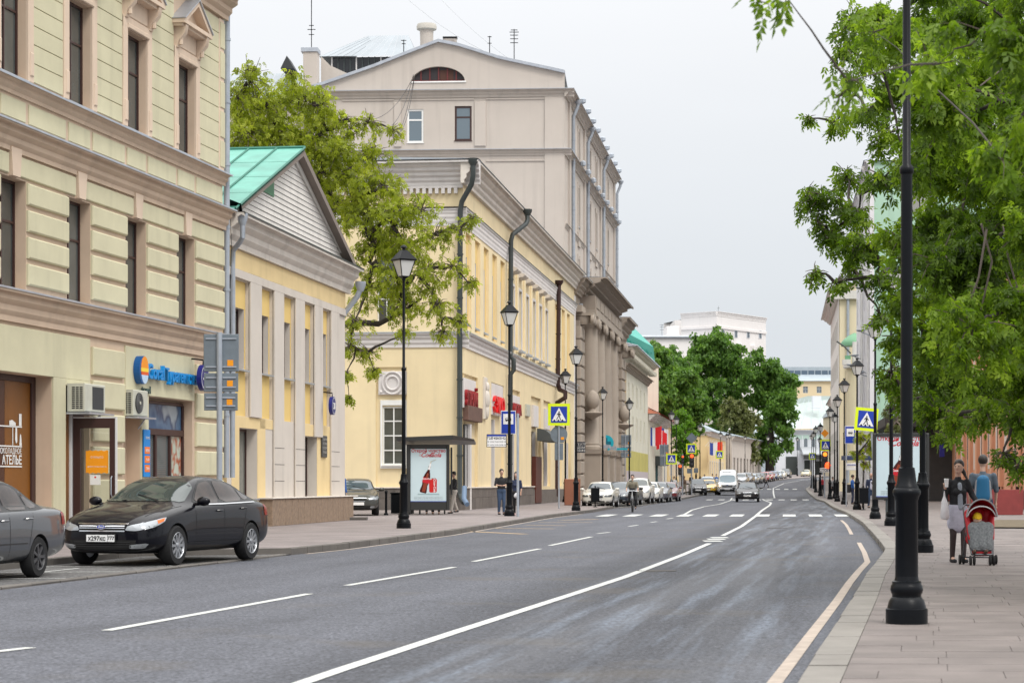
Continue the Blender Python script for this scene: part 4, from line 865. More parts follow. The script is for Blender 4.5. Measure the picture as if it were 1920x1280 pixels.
dn = MB(); [dn.box(LS3 - 10 + i * .3, LS3 - 10 + i * .3 + .16, -.2, -.02, 14.95, 15.2) for i in range(33)]; dn.make('dentils', WH3, b3, G3.M)
MB().box(LS3 - 10.2, LS3, -.16, 0, 15.21, 15.34).make('band', WH3, b3, G3.M)
plinth_run(b3, G3, LS3 - 9, LS3 + .12, .12, 1.15, [], GRANITE)
bx(b3, G3, 'plinth', GRANITE, 0, LS3 - 9, -.1, 0, .12, 1.15)
# flat lead roof edge
MB().add([F3.M @ Vector(p) for p in ((-.8, -.85, 16.47), (L3, -.85, 16.47), (L3, 12, 16.9), (-.8, 12, 16.9))] + [G3.M @ Vector((0, -.8, 16.47)), G3.M @ Vector((0, 6, 16.8))], [(0, 1, 2, 3), (0, 3, 5, 4)]).make('roof', FLASH, b3, Matrix())
# pipes of building 3
def vp(px, py, Y): return P(px, py, Y)
pipe(b3, [vp(887, 306, 99.2), vp(887, 330, 99.2), vp(884, 346, 99.3), vp(866, 378, 99.7), vp(863, 395, 99.75), vp(862, 640, 99.75), vp(862, 925, 99.75), vp(866, 937, 99.4), vp(870, 942, 99.2)], .125, GPIPE)
yp = 115.7; pipe(b3, [vp(989, 400, 117), vp(989, 414, 117), vp(986, 420, 116.8), vp(961, 440, yp), vp(958, 452, yp), vp(957, 668, yp), vp(963, 674, yp), vp(963, 694, yp), vp(957, 702, yp), vp(956, 925, yp)], .13, GPIPE)
yp = 141; pipe(b3, [vp(1048, 532, yp), vp(1046, 720, yp), vp(1049, 730, yp), vp(1060, 735, yp - 1), vp(1060, 745, yp - 1), vp(1044, 755, yp), vp(1042, 765, yp), vp(1042, 930, yp)], .15, BPIPE)
pipe(b3, [vp(871, 912, 98.9), vp(870, 935, 98.6), vp(876, 945, 98.2)], .12, mat('blue_grey_pipe', S(120, 145, 175, .7), .5), name='pipe_end', funnel=False)
bs = root('hanging_sign', 'small black sign with white lettering jutting from the wall beside the lamp', 'sign', P(1089, 838, 150), 0)
MB().cbox(-.28, .32, -.04, .04, -.38, .38, .01).make('board', mat('black_board', (.012, .014, .03), .4), bs)
for i, t_ in enumerate(('ТЕАТР', 'ДОМ', 'КАФЕ')): lettering(t_, .22, WPR, bs, WM[bs.name] @ Matrix.Translation((.02, -.045, .13 - .22 * i)), .004)
# ------------------------------------------------ tall grey block behind
GREYW = mat('grey_stucco', S(208, 198, 188, .80), .88, var=.05, vscale=.35, bump=.2, bscale=30, streak=.05)
GREYW2 = mat('grey_stucco_trim', S(200, 190, 180, .80), .88, var=.06, vscale=.5, streak=.07)
F5 = LeftFace(-15.9, .126, 157.0); L5 = F5.sY(203.5); YB = 157.0
b5 = root('tall_grey_block', 'tall grey-beige stucco block with a broad gable and lunette window rising behind the yellow house', 'building', F5.o)
ops = []
cols5 = [(1072, 0), (1083, 1), (1104, 1), (1116, 1), (1138, 1)]
for (p0, q) in cols5:
 x = F5.s_(p0)
 for (z0, z1) in ((26.6, 29.0), (21.5, 24.6), (16.7, 19.0)): ops.append((x, x + 1.5, z0, z1, .3))
wall_mesh(L5, 8, 30.3, ops).make('wall', GREYW, b5, F5.M); volume(b5, F5, L5, 8, 30.3, 20, GREYW, inset=.4)
for o in ops:
 window(b5, F5, o[0], o[2], 1.5, o[3] - o[2], .28, BROWNF, GLASS, cols=2, rows=2, transom=.65, sill=FLASH)
 for (xa, xb) in ((o[0] - .2, o[0]), (o[1], o[1] + .2)): bx(b5, F5, 'window_surround', GREYW2, xa, xb, -.08, 0, o[2] - .3, o[3] + .3)
 if o[2] < 22: bx(b5, F5, 'balustrade_panel', GREYW2, o[0] - .2, o[1] + .2, -.12, 0, o[2] - 1.6, o[2] - .4)
cornice(b5, F5, -.02, L5, 25.5, 25.95, .5, GREYW2, 2, top=FLASH); cornice(b5, F5, -.3, L5 + .3, 29.8, 30.35, .7, GREYW2, 3, top=FLASH); cornice(b5, F5, 0, L5, 20.2, 20.5, .2, GREYW2, 2)
for p_ in (1069, 1097, 1127, 1152):
 x = F5.s_(p_); pipe(b5, [F5.M @ Vector((x, -.6, 30.0)), F5.M @ Vector((x, -.55, 29.7)), F5.M @ Vector((x, -.25, 29.0)), F5.M @ Vector((x, -.25, 15))], .14, STEEL, label=None)
 bx(b5, F5, 'pilaster', GREYW2, x - 1.6, x - .4, -.15, 0, 8, 29.8)
acx = [(F5.s_(1106), 15.3), (F5.s_(1128), 15.2)]
for i, (x, z) in enumerate(acx): aircon(F5, x, -.05, z, w=1.0, h=1.3 if i == 0 else 1.1, d=.9, label=('upper' if i == 0 else 'lower') + ' of two air conditioners on the street side of the tall grey block', fan='grille')
lp = MB()
for i in range(9):
 for z in (25.6, 30.4): x = F5.s_(1075) + i * 4.6; lp.lathe([(.05, 0), (.22, .1), (.22, .35), (.1, .45)], 8, tuple(F5.M @ Vector((x, -.75, z))))
lp.make('floodlights', STEEL, b5, Matrix(), kind='stuff')
# gable wall facing the camera
A5 = math.atan2(-.06, 1); LS5 = 18.6; G5 = SideFace(F5.o, LS5, A5); x5 = lambda px: LS5 - (1060 - px) / FPX * YB; z5 = lambda py: Z_(py, YB)
gops = [(x5(763), x5(794), z5(265), z5(202), .3), (x5(853), x5(885), z5(262), z5(197), .3)]
wall_mesh(LS5, 8, 30.3, gops).make('wall', GREYW, b5, G5.M)
window(b5, G5, x5(763), z5(265), x5(794) - x5(763), z5(202) - z5(265), .16, WHITEP, GLASS_SKY, cols=1, rows=2, transom=.68, fw=.14, sill=WHITEP)
window(b5, G5, x5(853), z5(262), x5(885) - x5(853), z5(197) - z5(262), .16, BROWNF, GLASS_SKY, cols=1, rows=2, transom=.68, fw=.14, sill=BROWNF)
# gable tympanum with arch
ap = (x5(822), z5(74)); el = (x5(592), z5(156)); er = (x5(1056), z5(134));
ac = (x5(822), z5(150)); ra, rb = (x5(872) - x5(772)) / 2, z5(122) - z5(150)
tb = MB(); N_ = 24
arc = [(ac[0] - ra * math.cos(math.pi * i / N_), ac[1] + rb * math.sin(math.pi * i / N_)) for i in range(N_ + 1)]
def topz(x): return np.interp(x, [-1, el[0], x5(640), x5(700), x5(760), ap[0], x5(860), x5(940), er[0], LS5 + .1], [z5(160), el[1], z5(140), z5(120), z5(97), ap[1], z5(82), z5(108), er[1], z5(136)])
tb.quad((0, 0, 30.35), (arc[0][0], 0, 30.35), (arc[0][0], 0, topz(arc[0][0])), (0, 0, topz(0)))
for i in range(10):
 a = arc[0][0] * i / 10; c = arc[0][0] * (i + 1) / 10
tb.v = []; tb.f = []; tb.m = []; tb.sm = []
xsn = list(np.linspace(0, arc[0][0], 14)) + [a[0] for a in arc[1:-1]] + list(np.linspace(arc[-1][0], LS5, 10))
for i in range(len(xsn) - 1):
 a, c = xsn[i], xsn[i + 1]
 def lo(x): return ac[1] + rb * math.sqrt(max(0, 1 - ((x - ac[0]) / ra) ** 2)) if abs(x - ac[0]) < ra else ac[1]
 tb.quad((a, 0, lo(a)), (c, 0, lo(c)), (c, 0, topz(c)), (a, 0, topz(a)))
 if abs((a + c) / 2 - ac[0]) < ra: tb.quad((a, 0, lo(a)), (a, .35, lo(a)), (c, .35, lo(c)), (c, 0, lo(c)))
tb.quad((0, 0, 30.3), (LS5, 0, 30.3), (LS5, 0, ac[1]), (0, 0, ac[1])); tb.make('gable_wall', GREYW, b5, G5.M)
lw = MB(); lw.prism(arc, .30, .34); lo_ = lw.make('lunette_window', mat('dark_attic', (.02, .014, .016), .5), b5, G5.M)
mb = MB()
for i in range(1, 6): x = ac[0] - ra + 2 * ra * i / 6; mb.box(x - .05, x + .05, .22, .299, ac[1], ac[1] + rb * math.sqrt(max(0, 1 - ((x - ac[0]) / ra) ** 2)))
mb.box(ac[0] - ra, ac[0] + ra, .22, .298, ac[1], ac[1] + .12); mb.make('frame', mat('maroon_frame', S(120, 40, 40, .6), .5), lo_, G5.M)
MB().box(x5(822) + 0.1, x5(850), .29, .299, ac[1] + .12, z5(128)).make('shutter', mat('brown_shutter', S(90, 48, 30, .6), .6), lo_, G5.M)
MB().box(ac[0] - ra - .1, ac[0] + ra + .1, -.08, .3, ac[1] - .1, ac[1]).make('sill', WHITEP, lo_, G5.M)
cp = MB()
for i in range(len(xsn) - 1):
 a, c = xsn[i], xsn[i + 1]; a = a if i else -.1
 cp.add([(a, -.28, topz(a) - .12), (c, -.28, topz(c) - .12), (c, -.28, topz(c) + .1), (a, -.28, topz(a) + .1), (a, 1, topz(a) + .12), (c, 1, topz(c) + .12), (a, 0, topz(a) - .12), (c, 0, topz(c) - .12)], [(0, 1, 2, 3), (3, 2, 5, 4), (0, 6, 7, 1)])
cp.make('coping', FLASH, b5, G5.M)
cornice(b5, G5, 0, LS5 + .7, 29.796, 30.346, .5, GREYW2, 2, top=FLASH); cornice(b5, G5, 0, LS5 + .5, 25.496, 25.946, .4, GREYW2, 2, top=FLASH)
# pilaster strips and panel edges on the gable wall
for (a, c, z0, z1) in ((1022, 1060, 8, 29.8), (890, 912, 26.2, 29.5), (738, 752, 26.2, 29.5), (610, 628, 26, 29.5)):
 bx(b5, G5, 'pilaster', GREYW, x5(a), x5(c), -.12, 0, z0, z1, .04)
for (a, c, y0, y1) in ((640, 738, 183, 186), (752, 890, 183, 186), (912, 1022, 183, 186), (912, 1022, 299, 302)): bx(b5, G5, 'moulding', GREYW, x5(a), x5(c), -.09, 0, z5(y1), z5(y0), .02)
# roof and things on it
RO = mat('pale_sheet_roof', S(196, 206, 214, .50), .5, metal=.1, var=.1, vscale=.5, rnd=.05)
rf = MB()
for i in range(len(xsn) - 1): rf.add([G5.M @ Vector(p) for p in ((xsn[i], .3, topz(xsn[i]) + .02), (xsn[i + 1], .3, topz(xsn[i + 1]) + .02), (xsn[i + 1], 45, topz(xsn[i + 1]) + .02), (xsn[i], 45, topz(xsn[i]) + .02))], [(0, 1, 2, 3)])
rf.make('roof', RO, b5, Matrix())
ch = root('chimney', 'round plastered chimney with a swollen cap on the grey block', 'chimney', P(800, 88, YB + 3), 0)
MB().lathe([(.46, -1), (.50, .9), (.52, 1.25)], 20).make('shaft', GREYW, ch); MB().lathe([(.55, 1.2), (.74, 1.28), (.76, 1.5), (.70, 1.68), (.4, 1.72)], 20).make('cap', mat('rough_cap', S(210, 205, 195, .8), .9, bump=1, bscale=6, var=.1), ch)
c2 = root('chimney', 'small crumbling brick chimney with a dark lid right of the round one', 'chimney', P(844, 82, YB + 4), 0)
MB().cbox(-.5, .5, -.3, .3, -.6, .35).make('shaft', mat('worn_brick', S(200, 190, 182, .7), .9, var=.3, vscale=5), c2); MB().box(-.55, .55, -.35, .35, .36, .46).make('lid', BLACK, c2)
# parapet stack left with coping
MB().cbox(x5(566), x5(592), -.1, 1.2, z5(200), z5(92)).make('parapet_stack', GREYW, b5, G5.M); MB().cbox(x5(562), x5(594), -.2, 1.3, z5(92), z5(84)).make('stack_cap', FLASH, b5, G5.M)
pp = MB(); pz = [(592, 90), (610, 108), (640, 122), (670, 130), (690, 133)]
for (a, c) in zip(pz, pz[1:]): pp.add([(x5(a[0]), 2, z5(a[1])), (x5(c[0]), 2, z5(c[1])), (x5(c[0]), 2, z5(165)), (x5(a[0]), 2, z5(165)), (x5(a[0]), 2.6, z5(a[1])), (x5(c[0]), 2.6, z5(c[1]))], [(0, 1, 2, 3), (0, 4, 5, 1)])
pp.make('parapet', GREYW, b5, G5.M)
# glazed rooftop pavilion
pv = root('roof_pavilion', 'pale metal hipped rooftop structure with dark glazing behind the gable', 'roof structure', P(690, 110, 178), A5); M = WM[pv.name]
s_ = 178 / FPX; X0, X1 = -92 * s_, 92 * s_; zb = 5 * s_; zt = 66 * s_
for i in range(12):
 t0, t1 = i / 12, (i + 1) / 12; xa, xb = X0 + (X1 - X0) * t0, X0 + (X1 - X0) * t1; ta, tb_ = -14 * s_ + 78 * s_ * t0, -14 * s_ + 78 * s_ * t1
 MB().add([(xa + .02, 0, zb), (xb - .02, 0, zb), (tb_ - .02, 5, zt), (ta + .02, 5, zt)], [(0, 1, 2, 3)]).make('roof_sheet', RO, pv)
MB().add([(X0, 0, zb), (-14 * s_, 5, zt), (-14 * s_, 7, zt), (X0, 10, zb), (X1, 0, zb), (64 * s_, 5, zt), (64 * s_, 7, zt), (X1, 10, zb)], [(0, 1, 2, 3), (4, 7, 6, 5)]).make('roof_side', RO, pv)
MB().box(X0 + 1, X1 - 1, .5, 9, -1.2, zb - .01).make('glazing', mat('attic_glazing', (.02, .022, .026), .1), pv)
for i in range(13): x = X0 + 1 + (X1 - X0 - 2) * i / 12; MB().box(x - .05, x + .05, .38, .5, -1.2, zb).make('mullion', GPIPE if i % 4 else WH3, pv)
# pale wing left of the gable
wg = root('roof_wing', 'pale metal roof with a small dark dormer behind the tree top', 'roof structure', P(500, 150, 170), A5)
s_ = 170 / FPX
for i in range(9): a = (-100 + 20 * i) * s_; MB().add([(a + .03, 0, -1.5), (a + 20 * s_ - .03, 0, -1.5), (a + 20 * s_ - .03, 4, 30 * s_), (a + .03, 4, 30 * s_)], [(0, 1, 2, 3)]).make('roof_sheet', RO, wg)
MB().box(-110 * s_, 85 * s_, .1, 6, -14, -1.55).make('wall', GREYW, wg); MB().box(-110 * s_, 85 * s_, -.4, .1, -1.95, -1.5).make('eave', BLACK, wg)
MB().prism([(20 * s_, 28 * s_), (46 * s_, 28 * s_), (32 * s_, 52 * s_)], 1.5, 4).make('dormer', DK, wg)
def antenna(px, py_top, py_base, Y, label, arms):
 a = root('antenna', label, 'antenna', P(px, py_base, Y), 0); h = (py_base - py_top) * Y / FPX
 MB().tube([(0, 0, -.5), (0, 0, h)], .035, 5).make('mast', BLACK, a)
 e = MB(); [e.tube([(-w_, 0, h * t), (w_, 0, h * t)], .03, 4) for t, w_ in arms]; e.make('elements', BLACK, a)
antenna(584, -10, 84, YB + 2, 'tall thin mast antenna on the left parapet stack', [(.3, .3), (.2, .2), (.38, .18)])
antenna(964, 55, 112, YB + 3, 'rooftop aerial with stacked cross bars on the right slope of the gable', [(.97, .25), (.9, .35), (.8, .3), (.68, .3), (.55, .3)])
antenna(918, 68, 95, YB + 3, 'short rooftop aerial left of the cross-barred one', [(.95, .15), (.5, .15)])
antenna(757, 75, 100, YB + 3, 'small rooftop aerial between the pavilion and the round chimney', [(.95, .2), (.7, .15)])
wr_ = MB()
for (a, c, sag) in (((775, 140), (735, 235), .6), ((778, 140), (748, 250), .9), ((778, 140), (742, 270), .4), ((776, 142), (690, 225), .8)):
 A = P(a[0], a[1], YB - .6); B = P(c[0], c[1], 128); wr_.tube([A.lerp(B, t) - Vector((0, 0, sag * 4 * t * (1 - t))) for t in np.linspace(0, 1, 9)], .02, 4)
o = wr_.make('cable', BLACK); tag(o, 'bundle of black cables hanging from the lunette window down behind the tree', 'cable')
for (a, c, lb) in (((760, -5), (905, 95), 'left'), ((823, -5), (965, 118), 'right')):
 A = P(a[0], a[1], 175); B = P(c[0], c[1], YB + 4); o = MB().tube([A.lerp(B, t) - Vector((0, 0, 1.2 * t * (1 - t))) for t in np.linspace(0, 1, 7)], .018, 4).make('overhead_wire', mat('wire_grey', (.35, .36, .38), .6)); tag(o, lb + ' of two thin overhead wires slanting across the sky above the gable', 'wire')
# ------------------------------------------------ portico building
TAU = mat('taupe_stone', S(180, 167, 153, .80), .85, var=.07, vscale=.6, bump=.25, bscale=30, streak=.07, rnd=.03)
TAUD = mat('taupe_trim', S(168, 155, 142, .78), .85, var=.08, vscale=.8, streak=.08)
F4 = LeftFace(-14.9, .126, 154.6); L4 = F4.sY(199.5)
b4 = root('portico_building', 'taupe stone building with giant ionic columns and heavy cornice after the yellow house', 'building', F4.o)
wall_mesh(L4, 0, 15.2, [(F4.sY(y) - .7, F4.sY(y) + .7, z0, z1, .3) for y in (163.6, 169.8, 176.5, 187) for z0, z1 in ((5.0, 8.0), (9.6, 11.8))]).make('wall', TAU, b4, F4.M)
volume(b4, F4, L4, 0, 15.2, 10, TAU)
for y in (163.6, 169.8, 176.5, 187):
 for z0, z1 in ((5.0, 8.0), (9.6, 11.8)): window(b4, F4, F4.sY(y) - .7, z0, 1.4, z1 - z0, .28, BROWNF, GLASS, cols=2, rows=2)
def capital(parent, F, x, y, z, r):
 b = MB(); b.cbox(x - r * 1.25, x + r * 1.25, y - r * 1.25, y + r * .9, z + .62, z + .82, .03); b.lathe([(r, 0), (r * 1.05, .1), (r * 1.15, .3), (r * 1.2, .6)], 14, (x, y, z))
 for sx in (-1, 1):
  for yy in (y - r * 1.12, y + r * .7):
   t = MB(); t.lathe([(.01, 0), (.30, 0), (.36, .06), (.36, .22), (.30, .28), (.01, .28)], 12); me = t.mesh(); me.transform(Matrix.Translation((x + sx * r * 1.0, yy - .14 + .28, z + .34)) @ Matrix.Rotation(R(90), 4, 'X'))
   b.add([v.co[:] for v in me.vertices], [tuple(p.vertices) for p in me.polygons], 0, True); bpy.data.meshes.remove(me)
 return b.make('capital', TAU, parent, F.M)
for y in (160.0, 166.4, 172.8, 179.4):
 x = F4.sY(y); rr = .70
 MB().lathe([(rr * 1.2, 0), (rr * 1.22, .2), (rr * 1.05, .32), (rr * 1.1, .45), (rr, .55), (rr, 3.5), (rr * .86, 9.0)], 18, (x, -.55, 3.9)).make('column', TAU, b4, F4.M)
 capital(b4, F4, x, -.55, 12.9, rr * .9)
 MB().cbox(x - 1.0, x + 1.0, -1.5, 0, .12, 3.55, .05).make('pedestal', TAU, b4, F4.M); MB().cbox(x - 1.12, x + 1.12, -1.62, 0, 3.56, 3.88, .05).make('pedestal_cap', TAUD, b4, F4.M)
 fl = MB(); fl.box(x - .3, x + .3, -2.1, -1.6, 4.0, 4.25); fl.make('floodlight', STEEL, b4, F4.M)
for (y0, y1) in ((154.7, 157.6), (186.5, 190.5), (195.0, 199.4)):
 a, c = F4.sY(y0), F4.sY(y1)
 for k in range(13): bx(b4, F4, 'rusticated_block', TAU, a, c, -.42, 0, .14 + k * .98, .14 + k * .98 + .87, .06)
 o = MB().cbox(a + .1, c - .1, -.3, 0, .12, 13.2, .01).make('pilaster', TAUD, b4, F4.M)
 capital(b4, F4, (a + c) / 2, -.35, 12.95, .75)
 MB().cbox(a, c, -.5, 0, 13.8, 14.3, .03).make('architrave_block', TAU, b4, F4.M)
xA, xB = F4.sY(158.4), F4.sY(185)
MB().cbox(xA, xB, -1.25, 0, 13.75, 14.25, .03).make('architrave', TAU, b4, F4.M); MB().cbox(xA + .1, xB - .1, -1.15, 0, 14.26, 15.3, .03).make('frieze', TAUD, b4, F4.M)
for k in range(7): bx(b4, F4, 'frieze_panel', TAU, xA + .6 + k * 3.6, xA + 3.4 + k * 3.6, -1.2, -1.15, 14.42, 15.12, .03)
cornice(b4, F4, xA - .5, xB + .5, 15.31, 16.6, 2.1, TAUD, 4, top=FLASH); cornice(b4, F4, F4.sY(153.9), xA - .51, 15.05, 16.2, 1.0, TAUD, 4, top=FLASH)
cornice(b4, F4, F4.sY(190), L4 + .8, 14.31, 16.15, 1.5, TAUD, 5, top=FLASH)
cornice(b4, F4, xB + .52, F4.sY(189.9), 14.9, 15.9, .8, TAUD, 4, top=FLASH)
for y in (158.6, 190.9): # round bowls on consoles
 x = F4.sY(y); b = MB(); b.lathe([(.05, -.5), (.3, -.35), (.8, -.1), (.85, 0), (.8, .02), (.3, .1), (.2, .3), (.45, .55), (.55, .95), (.42, 1.4), (.15, 1.65), (.02, 1.7)], 16, (x, -.9, 6.6)); b.make('stone_urn', TAU, b4, F4.M)
pipe(b4, [P(1086, 575, 157.8), P(1086, 760, 157.8), P(1084, 900, 157.8)], .14, STEEL); pipe(b4, [P(1144, 610, 184.6), P(1145, 740, 184.6), P(1145, 930, 184.6)], .16, STEEL)
cr = root('pharmacy_cross', 'turquoise round pharmacy cross sign jutting between the stone columns', 'sign', P(1136, 830, 168), 0)
TQ = mat('turquoise', S(10, 175, 195, .9), .4)
MB().prism([(.62 * math.cos(t), .62 * math.sin(t)) for t in np.linspace(0, 2 * math.pi, 25)[:-1]], -.1, .1).make('disc', TQ, cr)
c_ = MB(); c_.box(-.12, .12, -.13, -.1, -.4, .4); c_.box(-.4, .4, -.131, -.1, -.12, .12); c_.make('cross', mat('deep_turquoise', S(0, 110, 130, .9), .4), cr); MB().cbox(-1.15, -.5, -.08, .08, -.5, .45).make('panel', TQ, cr); MB().box(.6, 1.7, -.03, .03, -.55, -.4).make('arm', TQ, cr)
# ------------------------------------------------ generic street house
def house(name, label, F, L, h, wallm, winsp, depth=12, rows=(), roofm=None, trim=None, gwin=GLASS, roof_h=2.0, cor=.5, wframe=WHITEP, side=None, base=None, x0=0, surround=True, inset=0.0):
 """rows: list of (z0, z1, width); winsp: list of x starts"""
 b = root(name, label, 'building', F.o, 0); trim = trim or wallm
 ops = [(x, x + w_, z0, z1, .28) for (z0, z1, w_) in rows for x in winsp if x + w_ < L - .2]
 wall_mesh(L, -1, h, ops, x0=x0).make('wall', wallm, b, F.M); volume(b, F, L, -1, h, depth, side or wallm, x0=x0, inset=inset)
 for o in ops:
  window(b, F, o[0], o[2], o[1] - o[0], o[3] - o[2], .26, wframe, gwin, cols=2, rows=2, transom=.65)
  if surround:
   s_ = MB(); s_.box(o[0] - .2, o[0], -.06, 0, o[2] - .15, o[3] + .2); s_.box(o[1], o[1] + .2, -.06, 0, o[2] - .15, o[3] + .2); s_.box(o[0], o[1], -.06, 0, o[3], o[3] + .2); s_.make('window_surround', trim, b, F.M)
 cornice(b, F, x0 - .2, L + .3, h - .7, h, cor, trim, 3, top=FLASH)
 if base: bx(b, F, 'plinth', base, x0, L, -.08, 0, -1, .9)
 if roofm:
  m_ = depth / 2
  MB().add([F.M @ Vector(p) for p in ((x0 - .3, -cor - .1, h + .03), (L + .3, -cor - .1, h + .03), (L - .5, m_, h + roof_h), (x0 + .5, m_, h + roof_h), (x0 - .3, depth, h + .03), (L + .3, depth, h + .03))], [(0, 1, 2, 3), (0, 3, 4), (1, 5, 2), (3, 2, 5, 4)]).make('roof', roofm, b, Matrix())
  sm = MB(); n = max(4, int((L - x0) / 1.1))
  for i in range(n + 1):
   t = i / n; A = F.M @ Vector((x0 - .3 + (L - x0 + .6) * t, -cor - .1, h + .06)); B = F.M @ Vector((x0 + .5 + (L - x0 - 1) * t, m_, h + roof_h + .04)); sm.tube([A, B], .04, 4, sm=False)
  sm.make('seams', roofm, b, Matrix(), kind='stuff')
 return b
# white house with painted windows and greenish base
CREAMW = mat('cream_white_wall', S(228, 224, 208, .82), .85, var=.06, vscale=.5, streak=.07); OCHREB = mat('ochre_base', S(205, 195, 110, .8), .8, var=.12, vscale=.7)
F6 = LeftFace(-14.9, .126, 202.0); L6 = F6.sY(239)
b6 = house('white_house', 'tall cream white house with a dark cornice and yellowish base beyond the portico', F6, L6, 14.3, CREAMW, [6, 12, 18, 24, 30], rows=[(5.8, 8.0, 1.2), (9.2, 11.2, 1.2)], roofm=FLASH, cor=1.3, trim=CREAMW, gwin=mat('painted_pane', S(205, 208, 200, .8), .4))
bx(b6, F6, 'painted_base', OCHREB, 0, L6, -.03, 0, .91, 4.6); bx(b6, F6, 'painted_base', mat('pale_lilac_base', S(205, 195, 200, .8), .8), 0, L6, -.034, -.03, 0.92, 2.6)
cornice(b6, F6, -.2, L6, 12.2, 12.75, .7, TAUD, 3); bx(b6, F6, 'corner_strip', mat('tan_strip', S(210, 180, 130, .8), .8), 0, 3.2, -.04, 0, .9, 12.1)
dn = MB(); [dn.box(.5 + i * 1.2, 1.0 + i * 1.2, -1.1, -.3, 13.2, 13.55) for i in range(30)]; dn.make('dentils', CREAMW, b6, F6.M)
# turquoise roof behind
q = root('turquoise_roof_house', 'house whose steep turquoise ribbed metal roof shows above the white house', 'building', P(1187, 650, 262), 0)
s_ = 262 / FPX
MB().add([(-55 * s_, 0, -8 * s_ - 2), (42 * s_, 0, -8 * s_ - 2), (38 * s_, 0, 0), (-10 * s_, 4, 55 * s_), (-55 * s_, 4, 55 * s_)], [(0, 1, 2, 3, 4)]).make('roof', mat('turquoise_sheet', S(95, 190, 176, .65), .45, var=.1, vscale=.6), q)
rb = MB()
for i in range(18): t = i / 17; rb.tube([(-50 * s_ + 90 * s_ * t, -.05 + .2, -12 * s_), (-55 * s_ + 60 * s_ * t, 3.6, 50 * s_ - 16 * s_ * t)], .05, 3, sm=False)
rb.make('ribs', mat('turquoise_rib', S(30, 150, 140, .7), .5), q, kind='stuff'); MB().box(-55 * s_, 48 * s_, .3, 8, -25, -8 * s_ - 2).make('wall', CREAMW, q)
# low white house with red roof and flags
RED = mat('red_sheet_roof', S(200, 60, 50, .7), .5, var=.15, vscale=.8); SALR = mat('salmon_sheet_roof', S(225, 140, 110, .75), .5, var=.12, vscale=.8); PINKR = mat('pink_sheet_roof', S(225, 170, 165, .75), .5, var=.1)
F7 = LeftFace(-14.9, .126, 241.0, zr(244)); L7 = F7.sY(279)
b7 = house('low_white_house', 'low white house with salmon and red metal roof and a row of flags', F7, L7, 8.6, CREAMW, [16, 21, 26, 31], rows=[(4.9, 6.9, 1.2)], roofm=SALR, cor=1.0, roof_h=3.0, trim=WH3)
MB().add([F7.M @ Vector(p) for p in ((4, -1.4, 8.66), (L7 + .6, -1.4, 8.66), (L7 + .6, 1.2, 9.9), (4, 1.2, 9.9))], [(0, 1, 2, 3)]).make('roof_edge', RED, b7, Matrix())
bx(b7, F7, 'shop_front', GPIPE, 12, 24, -.6, 0, 2.9, 4.0); bx(b7, F7, 'shop_window', mat('teal_dark_glass', (.03, .07, .08), .08), 12.5, 22, -.3, 0, .3, 2.88); bx(b7, F7, 'door', BROWNF, 24.3, 25.8, -.1, 0, .1, 2.8)
# round sign
rs_ = root('round_sign', 'white oval sign with dark lettering on the low white house', 'sign', P(1212, 804, 243), F7.ang)
MB().prism([(1.9 * math.cos(t), 1.35 * math.sin(t)) for t in np.linspace(0, 2 * math.pi, 29)[:-1]], -.2, 0).make('rim', DK, rs_); MB().prism([(1.75 * math.cos(t), 1.22 * math.sin(t)) for t in np.linspace(0, 2 * math.pi, 29)[:-1]], -.22, -.2).make('face', WPR, rs_)
for i, t_ in enumerate('РЕКА'): lettering(t_, .5, DK, rs_, WM[rs_.name] @ Matrix.Translation((0, -.23, .62 - i * .5)), .01, bold=True, sx=1.6)
FR = [mat('flag_red', S(225, 30, 40, .85), .7), mat('flag_white', (.72, .72, .74), .7), mat('flag_blue', S(50, 75, 160, .85), .7), mat('flag_yellow', S(240, 190, 30, .85), .7), mat('flag_orange', S(235, 90, 40, .85), .7)]
def flag(px, py, Y, cols, w_, h_, label, ph, grp):
 f = root('flag', label, 'flag', P(px, py, Y), R(20), grp); MB().tube([(-.5, .6, -.6), (0, 0, .2), (.1, -.12, .35)], .035, 5).make('pole', WPR, f)
 n = len(cols); nx = 8
 for i, c in enumerate(cols):
  b = MB()
  for k in range(nx):
   def pt(kk, zz): x = w_ * (i + (kk / nx)) / n; return (x, .16 * math.sin(x * 4 + ph) * (1 - zz * .3), -h_ * zz - .1 * math.sin(x * 3 + ph))
   b.quad(pt(k, 0), pt(k + 1, 0), pt(k + 1, 1), pt(k, 1))
  b.make('stripe', c, f, smooth=True)
g = 'flags on the low white house'
for i, (px, py, c, lb) in enumerate([(1219, 800, [FR[2], FR[1], FR[0]], 'blue white and red flag, leftmost of the row on the low white house'), (1225, 800, [FR[0]], 'plain red flag, second of the row on the low white house'), (1231, 808, [FR[0], FR[1], FR[0]], 'red flag with a white field, third of the row on the low white house'), (1237, 811, [FR[0]], 'plain red flag nearest the grey sign, fourth of the row'), (1239, 803, [FR[2], FR[1]], 'blue and white flag hanging above the red ones at the end of the row')]):
 flag(px, py, 244 + i * 2, c, 1.0, 2.1, lb, i * 1.3, g)
